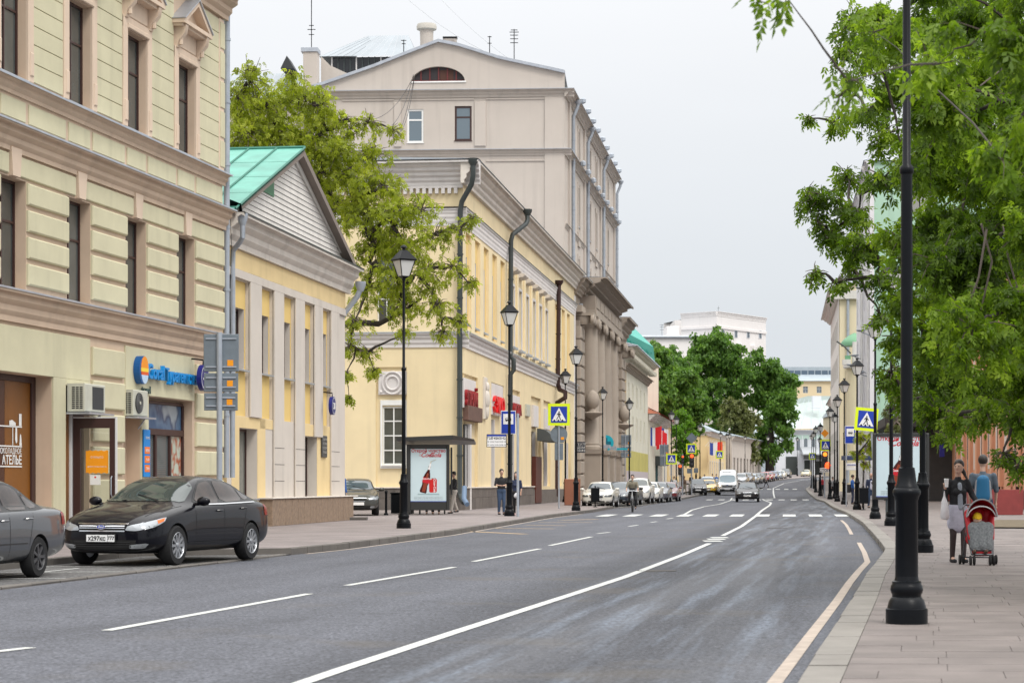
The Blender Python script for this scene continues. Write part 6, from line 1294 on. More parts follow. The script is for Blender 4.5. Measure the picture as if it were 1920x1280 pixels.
# crossing sign by the left kerb, with a round grey sign back under it
Y = 106.0; r = road_sign(1048, 0, Y, 'yellow-edged pedestrian crossing sign above a grey round sign back on the left kerb'); z0 = pzl(Y); s_ = Y / FPX
pole_at(r, 0, Z_(757, Y) - z0, .04); crossing_board(r, WM[r.name] @ Matrix.Translation((0, -.06, 0)), 41 * s_, 41 * s_, Z_(777, Y) - z0)
MB().prism([(16 * s_ * math.cos(t), Z_(814, Y) - z0 + 16 * s_ * math.sin(t)) for t in np.linspace(0, 2 * math.pi, 25)[:-1]], .04, .06).make('sign_back', GREYSIGN, r)
MB().cbox(-8 * s_, 8 * s_, .041, .059, Z_(862, Y) - z0, Z_(830.5, Y) - z0, .01).make('sign_back', GREYSIGN, r); MB().cbox(.1, .25, .02, .039, Z_(824, Y) - z0, Z_(819, Y) - z0, .004).make('sticker', OR, r)
# tilted crossing sign on the right
Y = 82.0; r = road_sign(1634, 0, Y, 'large tilted yellow-edged crossing sign on a leaning pole at the right pavement', side='R'); z0 = pzr(Y); s_ = Y / FPX
MB().tube([(11 * s_, .05, 0), (-2 * s_, .05, Z_(765, Y) - z0)], .045, 10).make('pole', STEEL, r)
cz = Z_(786, Y) - z0; M = WM[r.name] @ Matrix.Translation((-10 * s_, -.06, cz)) @ Matrix.Rotation(R(5), 4, 'Y') @ Matrix.Translation((0, 0, -cz)); crossing_board(r, M, 43 * s_, 43 * s_, cz)
def signback(px, Y, boards, label, group=None, ybase=None, side='L', stick=True, poly=None, poler=.04):
 zf = pzl if side == 'L' else pzr; r = root('sign_post', label, 'sign post', (X_(px, Y), Y, zf(Y)), 0, group); z0 = zf(Y); top = min(b_[1] for b_ in boards)
 pole_at(r, 0, Z_(top - 3, Y) - z0, poler)
 for (x0, y0, x1, y1) in boards:
  a, c = (x0 - px) * Y / FPX, (x1 - px) * Y / FPX; zb_, zt_ = Z_(y1, Y) - z0, Z_(y0, Y) - z0
  MB().cbox(a, c, .045, .07, zb_, zt_, .012).make('sign_back', GREYSIGN, r)
  if stick: w_ = min(.15, (c - a) * .17); MB().cbox(c - w_ * 1.9, c - w_ * .9, .036, .0449, zb_ + .12, zb_ + .12 + w_, .002).make('sticker', OR, r)
  for zz in (zb_ + .1, zt_ - .1): MB().box(a + .05, c - .05, .02, .045, zz - .015, zz + .015).make('clamp', STEEL, r)
 return r
Y = 47.0; signback(411.5, Y, [(381, 626, 447, 696), (381.5, 699, 446, 734), (382, 736.5, 445, 769)], 'grey backs of three stacked signs on the pole at the corner of the green house', poler=.065)
signback(1172, 178, [(1164.5, 815, 1183.5, 834.5), (1164.5, 836, 1183.5, 846.5), (1164.5, 847.5, 1183.5, 857.5)], 'grey backs of three stacked signs before the white house')
signback(1246, 196, [(1237.5, 833, 1254, 853), (1237.5, 854, 1254, 873)], 'two grey sign backs before the low white house')
# bus stop sign on the lamp pole, timetable, thin grey pole
BUS = [(-.34, .02), (.34, .02), (.36, .30), (.30, .36), (-.30, .36), (-.36, .30)]
def bus_board(parent, M, w_, h_, cz):
 q = lambda n_, m, x0, x1, z0, z1, y: MB().cbox(x0, x1, y - .008, y, z0, z1, .002).make(n_, m, parent, M)
 q('board', SWH, -w_ / 2, w_ / 2, cz - h_ / 2, cz + h_ / 2, .01); q('blue_field', SBL, -w_ * .46, w_ * .46, cz - h_ * .47, cz + h_ * .47, 0); q('white_field', SWH, -w_ * .34, w_ * .34, cz - h_ * .08, cz + h_ * .36, -.010)
 f = MB(); k = w_ * .62; z = cz + h_ * .06
 f.prism([(x * k * .9, z + zz * k * .9) for x, zz in BUS], -.028, -.020); [f.prism([(x0 * k + .055 * k * math.cos(t), z + .055 * k * math.sin(t)) for t in np.linspace(0, 6.283, 9)[:-1]], -.028, -.020) for x0 in (-.2, .2)]; f.make('bus_symbol', SBK, parent, M)
 f = MB(); [f.box((-.28 + i * .15) * k * .9, (-.17 + i * .15) * k * .9, -.033, -.029, z + .16 * k, z + .27 * k) for i in range(4)]; f.make('bus_windows', SWH, parent, M)
Y = 82.4; s_ = Y / FPX; r = root('bus_stop_sign', 'blue bus stop sign behind the left street lamp', 'sign', (X_(953, Y), Y, pzl(Y)), 0); bus_board(r, WM[r.name], 28 * s_, 44 * s_, Z_(791.5, Y) - pzl(Y)); MB().tube([(0, .03, Z_(813, Y) - pzl(Y)), (0, .03, Z_(770, Y) - pzl(Y))], .02, 6).make('bracket', STEEL, r)
r = root('timetable_board', 'white bus timetable board hanging left of the lamp under the blue sign', 'sign', P(931, 838, 81.6), 0)
MB().cbox(-18.5 * s_, 18.5 * s_, -.02, .02, 0, 24 * s_, .01).make('frame', BLACK, r); MB().box(-17.4 * s_, 17.4 * s_, -.028, -.021, 1 * s_, 20 * s_).make('sheet', SWH, r); MB().box(-17.4 * s_, 17.4 * s_, -.028, -.021, 20.2 * s_, 23 * s_).make('header', SBL, r)
MB().box(18.5 * s_, 24 * s_, -.01, .01, 5 * s_, 7 * s_).make('arm', BLACK, r)
for i, (t_, x) in enumerate((('Т25', -13), ('Т45', -4.5), ('М3', 4.5), ('Н2', 13))): lettering(t_, .13, SBK, r, WM[r.name] @ Matrix.Translation((x * s_, -.03, 14.5 * s_)), .003, bold=True)
for row in range(2):
 for i in range(4): lettering('06 24', .075, SBK, r, WM[r.name] @ Matrix.Translation(((-13 + i * 8.7) * s_, -.03, (9 - row * 6) * s_)), .003)
r = root('bare_post', 'plain grey steel post right of the bus stop lamp', 'post', (X_(971, 80.5), 80.5, pzl(80.5))); pole_at(r, 0, Z_(775, 80.5) - .13, .05)
# right bus stop sign
Y = 112; s_ = Y / FPX; r = root('bus_stop_sign', 'blue bus stop sign on the right pavement, with white plates below', 'sign', (X_(1594, Y), Y, pzr(Y)), 0); z0 = pzr(Y); pole_at(r, -.2, Z_(797, Y) - z0, .035)
bus_board(r, WM[r.name] @ Matrix.Translation((0, -.05, 0)), 20.5 * s_, 33 * s_, Z_(815, Y) - z0)
for (y0, y1) in ((868, 874), (875, 881)): MB().cbox(-8 * s_, 11 * s_, -.05, -.03, Z_(y1, Y) - z0, Z_(y0, Y) - z0, .01).make('plate', SWH, r)
MB().box(-6 * s_, 10 * s_, -.06, -.051, Z_(871.5, Y) - z0, Z_(870.3, Y) - z0).make('plate_text', SBL, r)
# small crossing signs
def small_cross(px, cy, w_, Y, label, side='L', base=None, rz=0.0):
 zf = pzl if side == 'L' else pzr; z0 = zf(Y); s_ = Y / FPX; r = root('road_sign', label, 'road sign', (X_(px, Y), Y, z0), rz); pole_at(r, 0, Z_(cy - w_ / 2, Y) - z0, .045); crossing_board(r, WM[r.name] @ Matrix.Translation((0, -.06, 0)), w_ * s_, w_ * s_, Z_(cy, Y) - z0); return r
small_cross(1259, 860, 20, 188, 'yellow-edged crossing sign half hidden behind the lamp by the low white house')
small_cross(1349, 852, 14.5, 250, 'small far yellow-edged crossing sign above the white van')
small_cross(1523, 855, 12.5, 240, 'farthest right yellow-edged crossing sign within the lamp cluster', 'R')
# traffic lights
TLR = mat('traffic_red_lit', (.8, .05, .01), .4, emit=(1.0, .10, .02), estr=2.2); TLO = mat('traffic_orange_lit', (.8, .2, .02), .4, emit=(1.0, .22, .02), estr=2.2); TLD = mat('traffic_unlit', (.03, .03, .03), .3)
def traffic(px, y0, y1, Y, label, side='L', rm=TLR, extra=None):
 zf = pzl if side == 'L' else pzr; z0 = zf(Y); s_ = Y / FPX; r = root('traffic_light', label, 'traffic light', (X_(px, Y), Y, z0)); h = (y1 - y0) * s_; zt_ = Z_(y0, Y) - z0; w_ = h * .36
 MB().tube([(0, .12, 0), (0, .12, zt_ + .1)], .06, 8).make('pole', STEEL, r); MB().cbox(-w_ / 2, w_ / 2, -.12, .1, zt_ - h, zt_, .02).make('housing', DK, r)
 for i in range(3):
  c = (0, -.14, zt_ - h * (.18 + .32 * i)); o = MB(); o.sphere(c, w_ * .36, 14, 8, (1, .35, 1)); o.make('lens', rm if i == 0 else TLD, r)
  v = MB(); v.tube([(w_ * .42 * math.cos(t), -.2, c[2] + w_ * .42 * math.sin(t)) for t in np.linspace(.2, math.pi - .2, 8)], .02, 4); v.make('visor', DK, r)
 return r, s_, z0
r, s_, z0 = traffic(1297, 850, 876, 196, 'traffic light showing red under a crossing sign on the left pavement')
crossing_board(r, WM[r.name] @ Matrix.Translation((-1 * s_, -.1, 0)), 19 * s_, 19.5 * s_, Z_(841, 196) - z0); c = Z_(821, 196) - z0; MB().prism([(-10.5 * s_, c), (0, c - 10.5 * s_), (10.5 * s_, c), (0, c + 10.5 * s_)], -.03, -.01).make('diamond_back', GREYSIGN, r)
MB().cbox(-9 * s_, -1 * s_, -.02, .0, Z_(887, 196) - z0, Z_(878, 196) - z0).make('plate_back', GREYSIGN, r); MB().cbox(4 * s_, 12 * s_, -.02, .0, Z_(886, 196) - z0, Z_(877, 196) - z0).make('plate_back', GREYSIGN, r)
r, s_, z0 = traffic(1280, 853, 868, 194, 'slim traffic light seen edge-on with an orange glow left of the red one')
r, s_, z0 = traffic(1275, 870, 890, 215, 'pedestrian signal glowing red low beside the slim light post', rm=TLR);
Yt = 178; r, s_, z0 = traffic(1546.5, 846, 876, Yt, 'traffic light showing orange red above the white stop plate on the right', 'R', TLO)
crossing_board(r, WM[r.name] @ Matrix.Translation((1 * s_, -.1, 0)), 19.5 * s_, 21 * s_, Z_(834.5, Yt) - z0); c = Z_(812, Yt) - z0; MB().prism([(-7.6 * s_, c), (0, c - 7.6 * s_), (7.6 * s_, c), (0, c + 7.6 * s_)], -.04, -.02).make('diamond_sign', SOR, r)
MB().cbox(-10 * s_, 7.5 * s_, -.16, -.13, Z_(885, Yt) - z0, Z_(877, Yt) - z0, .01).make('stop_plate', SWH, r); lettering('СТОП', .30, SBK, r, WM[r.name] @ Matrix.Translation((-1.2 * s_, -.17, Z_(883.6, Yt) - z0)), .005, bold=True)
MB().sphere((5 * s_, -.1, Z_(872, Yt) - z0), .28, 10, 6).make('side_signal', TLR, r)
# bus shelter with a lit advertisement
SHM = mat('shelter_frame', (.025, .026, .026), .4, bump=.05); ADW = mat('poster_pale_blue', S(196, 214, 220, .9), .45, var=.03, vscale=2); ADW.node_tree.nodes['Principled BSDF'].inputs['Emission Color'].default_value = (*S(190, 216, 224), 1); ADW.node_tree.nodes['Principled BSDF'].inputs['Emission Strength'].default_value = .10
ADR = mat('advert_red', S(200, 20, 40, .9), .4); COLA = mat('dark_drink', S(75, 18, 14, .8), .25); COLB = mat('drink_highlight', S(150, 60, 30, .8), .3); CANR = mat('can_red', S(205, 25, 25, .9), .3); ADG = mat('advert_grey', S(120, 130, 130, .8), .5); STRAW = mat('straw_pale', S(205, 195, 170, .9), .5)
def poster(parent, M, w_, h_, full=True):
 """drink advertisement: two lines of lettering, tilted bottle with straw, red can, small print"""
 MB().quad((0, 0, 0), (w_, 0, 0), (w_, 0, h_), (0, 0, h_)).make('poster', ADW, parent, M)
 k = w_ / 1.4; y = -.004
 def T(t, s, x, z, m=ADR, **kw): lettering(t, s * k, m, parent, M @ Matrix.Translation((x * w_, y, z * h_)), .003, **kw)
 T('Открой чувство', .175, .5, .935, bold=True); T('с', .13, .27, .86); T('Coca', .24, .46, .845, shear=.35, bold=True); T('-Cola', .24, .66, .845, shear=.35, bold=True)
 def shp(pts, m, name, yy=y): MB().prism([(x * w_, z * h_) for x, z in pts], yy - .003, yy).make(name, m, parent, M)
 # bottle (tilted), traced as a contour bottle
 prof = [(.0, .0), (.085, .0), (.10, .03), (.092, .08), (.075, .14), (.095, .22), (.10, .29), (.07, .37), (.036, .43), (.030, .49), (.034, .50), (.034, .52), (.0, .52)]
 left = [(-a, z) for a, z in reversed(prof[1:-1])]; bp = prof[1:-1] + left; ct, st_ = math.cos(R(15)), math.sin(R(15)); asp = h_ / w_
 def rot(p, ox=.36, oz=.17): x, z = p; z2 = z * 1.0; xx = x * ct + z2 * asp * st_; zz = z2 * ct - x / asp * st_; return (ox - .02 + xx, oz + zz)
 shp([rot(p) for p in bp], COLA, 'bottle', y - .001); shp([rot(p) for p in [(-.03, .02), (.05, .02), (.06, .2), (.02, .38), (-.02, .38), (-.05, .2)]], COLB, 'bottle_shine', y - .005); shp([rot(p) for p in [(-.093, .19), (.093, .19), (.10, .29), (-.10, .29)]], ADR, 'bottle_label', y - .009)
 lettering('Coca-Cola', .09 * k, SWH, parent, M @ Matrix.Translation((.445 * w_, y - .016, .42 * h_)), .002, shear=.3, bold=True)
 shp([rot(p) for p in [(-.012, .52), (.012, .52), (.012, .62), (-.012, .62)]], STRAW, 'straw'); a, c = rot((-.012, .60)), rot((.012, .62)); shp([a, c, (c[0] + .13, c[1] + .025), (c[0] + .12, c[1] + .035)], STRAW, 'straw', y - .005)
 shp([rot(p) for p in [(-.03, .45), (.03, .45), (.025, .56), (-.02, .58)]], SWH, 'foam', y - .006)
 shp([(.52, .19), (.55, .175), (.70, .175), (.73, .19), (.735, .41), (.71, .435), (.55, .435), (.515, .41)], CANR, 'can'); shp([(.55, .437), (.71, .437), (.70, .445), (.56, .445)], ADG, 'can_top')
 lettering('Coca-Cola', .12 * k, SWH, parent, M @ Matrix.Translation((.645 * w_, y - .006, .31 * h_)) @ Matrix.Rotation(R(90), 4, 'Y') @ Matrix.Translation((0, 0, 0)), .002, shear=.3, bold=True)
 shp([(.2, .13), (.8, .13), (.8, .155), (.2, .155)], mat('advert_shadow_strip', S(160, 185, 190, .9), .5), 'table_line', y)
 for z in (.085, .06, .035): lettering('Открой для себя вкус настоящего праздника каждый день вместе', .035 * k, ADG, parent, M @ Matrix.Translation((.5 * w_, y, z * h_)), .001)
 shp([(0.0, .0), (1, 0), (1, .012), (0, .012)], SBL, 'poster_strip', y)
Y = 84.5; s_ = Y / FPX; sh = root('bus_shelter', 'dark glass bus shelter with a pale blue drink advertisement panel', 'bus shelter', (X_(803, Y), Y, pzl(Y)), 0); M = WM[sh.name]; z0 = pzl(Y)
fx = lambda px: (px - 803) * s_; fz = lambda py: Z_(py, Y) - z0
for (a, c, e, g) in ((764, 770, 962, 833), (837, 843, 956, 833)): MB().cbox(fx(a), fx(c), -.1, .12, fz(e) if a < 800 else fz(956), fz(g), .02).make('frame', SHM, sh)
MB().cbox(fx(770), fx(837), -.098, .118, fz(841), fz(833), .01).make('frame', SHM, sh); MB().cbox(fx(770), fx(837), -.098, .118, fz(956), fz(940), .01).make('frame', SHM, sh)
poster(sh, M @ Matrix.Translation((fx(770), -.05, fz(940))), fx(837) - fx(770), fz(841) - fz(940))
MB().box(fx(770), fx(837), -.02, .1, fz(940), fz(841)).make('panel_back', SHM, sh)
for yy in (.0, 1.6, 3.2, 4.6): MB().cbox(fx(762), fx(766), yy, yy + .1, 0, fz(833), .01).make('post', SHM, sh)
for yy in (1.7, 3.3): MB().quad((fx(764), yy - 1.5, .3), (fx(764), yy, .3), (fx(764), yy, fz(838)), (fx(764), yy - 1.5, fz(838))).make('glass_wall', CLEAR, sh)
MB().quad((fx(764), 4.65, .3), (fx(842), 4.65, .3), (fx(842), 4.65, fz(838)), (fx(764), 4.65, fz(838))).make('glass_wall', CLEAR, sh)
MB().add([(fx(744), -.5, fz(827)), (fx(850), -.5, fz(824)), (fx(888), 1.0, fz(826)), (fx(888), 5.2, fz(829)), (fx(744), 5.2, fz(829)), (fx(744), -.5, fz(820)), (fx(850), -.5, fz(816)), (fx(888), 1.0, fz(822)), (fx(888), 5.2, fz(825)), (fx(744), 5.2, fz(822))], [(4, 3, 2, 1, 0), (5, 6, 7, 8, 9), (0, 1, 6, 5), (1, 2, 7, 6), (2, 3, 8, 7), (3, 4, 9, 8), (4, 0, 5, 9)]).make('roof', SHM, sh)
MB().cbox(fx(775), fx(835), 2.6, 3.1, .42, .48, .01).make('bench', mat('bench_wood', (.16, .08, .04), .6), sh); [MB().box(fx(a), fx(a) + .06, 2.7, 3.0, 0, .42).make('bench_leg', SHM, sh) for a in (780, 828)]
MB().tube([(fx(846), .3, .8), (fx(846), .3, fz(838))], .04, 8).make('post', SHM, sh)
# right advertisement stand
Y = 65; s_ = Y / FPX; ad = root('advert_stand', 'tall lit drink advertisement stand on the right pavement behind the lamp posts', 'billboard', (X_(1690, Y), Y, pzr(Y)), R(-4)); z0 = pzr(Y); fx = lambda px: (px - 1690) * s_; fz = lambda py: Z_(py, Y) - z0
for b_ in ((1637, 1643, 936, 812), (1735, 1741, 936, 812)): MB().cbox(fx(b_[0]), fx(b_[1]), -.1, .12, fz(b_[2]), fz(b_[3]), .02).make('frame', SHM, ad)
MB().cbox(fx(1643), fx(1735), -.098, .118, fz(818), fz(812), .01).make('frame', SHM, ad); MB().cbox(fx(1643), fx(1735), -.098, .118, fz(936), fz(931), .01).make('frame', SHM, ad)
poster(ad, WM[ad.name] @ Matrix.Translation((fx(1643), -.05, fz(931))), fx(1735) - fx(1643), fz(818) - fz(931)); MB().box(fx(1643), fx(1735), -.02, .1, fz(931), fz(818)).make('panel_back', SHM, ad)
MB().cbox(fx(1661), fx(1700), -.06, .08, 0, fz(936), .02).make('foot', mat('grey_foot', S(95, 105, 110, .6), .5), ad)
# bins, bollards
def bin_post(px, Y, label, side, w_=.26, h_=.55, zb_=.35, post=True):
 zf = pzl if side == 'L' else pzr; r = root('litter_bin', label, 'litter bin', (X_(px, Y), Y, zf(Y)))
 MB().cbox(-w_ / 2, w_ / 2, -w_ / 2, w_ / 2, zb_, zb_ + h_, .02).make('bin', BLACK, r); MB().tube([(0, 0, 0), (0, 0, zb_ + h_ + .1)], .035, 8).make('post', BLACK, r); MB().lathe([(.12, 0), (.12, .02), (.04, .04)], 10).make('foot', BLACK, r)
 MB().box(-w_ / 2 - .012, w_ / 2 + .012, -w_ / 2 - .012, w_ / 2 + .012, zb_ + h_ - .08, zb_ + h_ - .04).make('rim', BLACK, r); return r
bin_post(1116, 112, 'black litter bin on a post before the white parked saloon', 'L', .44, .72, .30); bin_post(1619, 101, 'black litter bin on a post beside the right lamp before two men', 'R', .42, .75, .3); bin_post(1303, 204, 'small black litter bin beside the far left lamp', 'L', .4, .6, .3)
bi = root('litter_bin', 'black rectangular litter bin left of the bus shelter', 'litter bin', (X_(746, 88), 88, .13)); MB().cbox(-.28, .28, -.2, .2, .02, .82, .03).make('bin', BLACK, bi); MB().cbox(-.30, .30, -.22, .22, .821, .88, .02).make('lid', BLACK, bi)
for px, Y, lb in ((724, 84, 'short black bollard left of the bus shelter'), (1121, 170, 'tiny dark bollard far down the left pavement')):
 r = root('bollard', lb, 'bollard', (X_(px, Y), Y, pzl(Y))); MB().lathe([(.09, 0), (.09, .06), (.05, .1), (.045, .85), (.06, .88), (.06, .95), (.02, 1.0)], 12).make('post', BLACK, r)
pt = root('stone_planter', 'rust-coloured square planter behind the lamp before the parked saloon', 'planter', (X_(1073, 122), 122, .13)); MB().cbox(-.45, .45, -.45, .45, 0, 1.5, .03).make('box', mat('rust_box', S(170, 110, 85, .7), .7, var=.1), pt)
# ================================================================ CARS
TYRE = mat('tyre_rubber', (.009, .009, .010), .85, bump=.3, bscale=80); RIM = mat('alloy_rim', (.42, .43, .45), .3, metal=.8); CARGLASS = mat('car_glass', (.03, .045, .042), .04, spec=1.0); TRIM = mat('black_plastic', (.015, .015, .016), .5); CHROME = mat('chrome', (.75, .76, .78), .12, metal=1.0)
LENS = mat('headlight_lens', (.34, .36, .38), .08, metal=.35, spec=1.0); LENSD = mat('headlight_dark', (.10, .11, .12), .1, metal=.3); AMBER = mat('amber_lens', S(240, 110, 20, .9), .2); TAILR = mat('tail_lamp', S(150, 12, 16, .8), .2); WELL = mat('wheel_well', (.006, .006, .006), .9); CARGL2 = mat('tinted_glass', (.035, .024, .02), .05, spec=.45, var=.5, vscale=5); CARGL3 = mat('sky_glass', (.06, .08, .095), .04, spec=.8)
def paint(name, c, metal=.0, rough=.28, coat=1.0): return mat(name, c, rough, coat=coat, metal=metal, var=.03, vscale=3)
def sec(x, w, zb, zm, wb, zbelt, wg, zg, wr, zr_, zt): return (x, [(0, zb), (w * .80, zb), (w * .98, zb + .13), (w, zm), (wb, zbelt), (wg, zg), (wr, zr_), (wr * .55, zt - (zt - zr_) * .2), (0, zt)])
def body_mesh(secs, whs, wr, mats, lvl=2, arch=1.13, depth=.30):
 """car body: cage of cross-sections, smoothed, with wheel arches cut out; x forward 0 at the nose going back"""
 v = []; f = []
 for x, ring in secs:
  full = [(x, y, z) for y, z in ring] + [(x, -y, z) for y, z in reversed(ring[1:-1])]; v += full
 n = 2 * len(secs[0][1]) - 2; K = len(secs)
 for i in range(K - 1):
  for k in range(n): f.append((i * n + k, i * n + (k + 1) % n, (i + 1) * n + (k + 1) % n, (i + 1) * n + k))
 for base, rev in ((0, True), ((K - 1) * n, False)):
  h = n // 2
  for k in range(0, h):
   a, b_, c, d = base + k, base + k + 1, base + (n - k - 1) % n, base + (n - k) % n
   q = [a, b_, c, d]; q = list(dict.fromkeys(q))
   if len(q) > 2: f.append(tuple(q if rev else reversed(q)))
 me = bpy.data.meshes.new('body'); me.from_pydata(v, [], f); bm = bmesh.new(); bm.from_mesh(me); bmesh.ops.recalc_face_normals(bm, faces=bm.faces)
 cr = bm.edges.layers.float.get('crease_edge') or bm.edges.layers.float.new('crease_edge')
 for e in bm.edges:
  ks = {v_.index % n for v_ in e.verts}
  if ks <= {5} or ks <= {n - 5} : e[cr] = .55
  if ks <= {4} or ks <= {n - 4}: e[cr] = .35
  if ks <= {6} or ks <= {n - 6}: e[cr] = .35
 bm.to_mesh(me); bm.free(); o = bpy.data.objects.new('body', me); COL.objects.link(o); [me.materials.append(m) for m in mats]
 s = o.modifiers.new('s', 'SUBSURF'); s.levels = s.render_levels = lvl
 cs = []
 for (wx, wz) in whs:
  for sy in (-1, 1):
   c = MB(); r = wr * arch; c.lathe([(r, 0), (r, depth + .3)], 28, mi=1); cm = c.fix(); cm.materials.append(mats[0]); cm.materials.append(mats[1]); cm.transform(Matrix.Translation((wx, sy * (secs[len(secs) // 2][1][3][0] - depth), wz)) @ Matrix.Rotation(R(-90) * sy, 4, 'X'))
   for p in cm.polygons: p.material_index = 1
   co = bpy.data.objects.new('cut', cm); COL.objects.link(co); cs.append(co); m = o.modifiers.new('b', 'BOOLEAN'); m.operation = 'DIFFERENCE'; m.object = co; m.solver = 'EXACT'
 me2 = bake(o); [bpy.data.objects.remove(c) for c in cs]
 for p in me2.polygons: p.use_smooth = True
 try: me2.set_sharp_from_angle(angle=R(38))
 except Exception: pass
 return me2
def bvh_of(me): return BVHTree.FromPolygons([v.co.copy() for v in me.vertices], [tuple(p.vertices) for p in me.polygons])
def decal(bvh, poly, axis, off=.006, cuts=10, thick=0.0, d=None, extra=0.0):
 """polygon projected onto the body. axis 'y+','y-' (poly x,z), 'f' front (poly y,z), 'r' rear, 't' top (poly x,y)"""
 if axis[0] == 'y': s = 1 if axis[1] == '+' else -1; to = lambda p: Vector((p[0], 3 * s, p[1])); dr = Vector((0, -s, 0))
 elif axis == 'f': to = lambda p: Vector((-3, p[0], p[1])); dr = Vector((1, 0, 0))
 elif axis == 'r': to = lambda p: Vector((9, p[0], p[1])); dr = Vector((-1, 0, 0))
 elif axis == 't': to = lambda p: Vector((p[0], p[1], 4)); dr = Vector((0, 0, -1))
 elif axis == 'fd+' or axis == 'fd-':   # front corner, looking 45 degrees; poly (u,z), u measured across
  s = 1 if axis[2] == '+' else -1; a = Vector((1, -s * .8, 0)).normalized(); u = Vector((s * .8, 1, 0)).normalized() * s; to = lambda p: Vector((.25, s * .75, 0)) - a * 3 + u * p[0] + Vector((0, 0, p[1])); dr = a
 bm = bmesh.new(); vs = [bm.verts.new(to(p)) for p in poly]; bm.faces.new(vs); bmesh.ops.triangulate(bm, faces=bm.faces[:])
 ax = [Vector((1, 0, 0)), Vector((0, 1, 0)), Vector((0, 0, 1))]
 for a in ax:
  pr = [v.co.dot(a) for v in bm.verts]; lo, hi = min(pr), max(pr)
  if hi - lo < .02: continue
  n = max(2, min(cuts, int((hi - lo) / .05)))
  for i in range(1, n): bmesh.ops.bisect_plane(bm, geom=bm.verts[:] + bm.edges[:] + bm.faces[:], plane_co=a * (lo + (hi - lo) * i / n), plane_no=a)
 for v in bm.verts:
  h = bvh.ray_cast(v.co, dr)
  if h[0] is not None: v.co = h[0] - dr * off
  else:
   h = bvh.find_nearest(v.co + dr * 3); v.co = (h[0] if h[0] is not None else v.co) - dr * off
 me = bpy.data.meshes.new('decal'); bm.to_mesh(me); bm.free()
 for p in me.polygons: p.use_smooth = True
 return me
def smooth_poly(pts, n=3):
 """Chaikin corner rounding"""
 for _ in range(n - 1):
  q = []
  for i in range(len(pts)):
   a, b_ = pts[i], pts[(i + 1) % len(pts)]; q += [(a[0] * .85 + b_[0] * .15, a[1] * .85 + b_[1] * .15), (a[0] * .15 + b_[0] * .85, a[1] * .15 + b_[1] * .85)]
  pts = q
 return pts
_WH = {}
def wheel(parent, M, r, w_=.2, spokes=5, rim=RIM, steel=False):
 key = (r, w_, spokes, rim.name, steel)
 if key not in _WH:
  t = MB(); t.lathe([(r * .66, -w_ / 2), (r * .93, -w_ / 2), (r, -w_ / 2 + .03), (r, w_ / 2 - .03), (r * .93, w_ / 2), (r * .66, w_ / 2), (r * .64, w_ / 2 - .02), (r * .64, -w_ / 2 + .02)], 28)
  t.f = t.f[:-2]; t.m = t.m[:-2]; t.sm = t.sm[:-2]; tm = t.fix('tyre'); tm.materials.append(TYRE)
  g = MB(); g.lathe([(r * .64, -w_ / 2 + .02), (r * .68, w_ / 2 - .005), (r * .64, w_ / 2 + .004), (r * .60, w_ / 2 - .012), (r * .58, w_ / 2 - .05), (r * .1, w_ / 2 - .07)], 28, mi=0)
  if not steel:
   for k in range(spokes):
    a = 2 * math.pi * k / spokes
    for da in ((-.16, .16) if spokes == 5 else (0,)):
     c, s = math.cos(a + da), math.sin(a + da); hw = r * .045 if spokes == 5 else r * .06; z = w_ / 2 - .008
     g.add([(r * .12 * c - hw * s, r * .12 * s + hw * c, z), (r * .12 * c + hw * s, r * .12 * s - hw * c, z), (r * .62 * c + hw * 1.3 * s, r * .62 * s - hw * 1.3 * c, z + .004), (r * .62 * c - hw * 1.3 * s, r * .62 * s + hw * 1.3 * c, z + .004)] + [(r * .12 * c - hw * s, r * .12 * s + hw * c, z - .04), (r * .12 * c + hw * s, r * .12 * s - hw * c, z - .04), (r * .62 * c + hw * 1.3 * s, r * .62 * s - hw * 1.3 * c, z - .04), (r * .62 * c - hw * 1.3 * s, r * .62 * s + hw * 1.3 * c, z - .04)], [(0, 1, 2, 3), (0, 4, 5, 1), (2, 6, 7, 3), (1, 5, 6, 2), (3, 7, 4, 0)], 0)
   g.lathe([(r * .15, w_ / 2 - .05), (r * .15, w_ / 2), (r * .08, w_ / 2 + .006), (.002, w_ / 2 + .006)], 14, mi=0)
   back = MB(); back.lathe([(r * .6, w_ / 2 - .06), (.01, w_ / 2 - .06)], 20); n0 = len(g.v); g.add(back.v, back.f, 1)
  else:
   g.lathe([(r * .56, w_ / 2 - .045), (r * .5, w_ / 2 - .02), (r * .36, w_ / 2 - .02), (r * .25, w_ / 2 - .05), (r * .12, w_ / 2 - .05), (r * .1, w_ / 2 - .02), (.003, w_ / 2 - .02)], 20, mi=0)
  gm = g.fix('rim'); gm.materials.append(rim); gm.materials.append(WELL); _WH[key] = (tm, gm)
 tm, gm = _WH[key]; e = link('wheel', tm, None, parent, M); link('rim', gm, None, e, M); return e
def lettering_on(txt, size, m, parent, M): return lettering(txt, size, m, parent, M, ext=.002, bold=True)
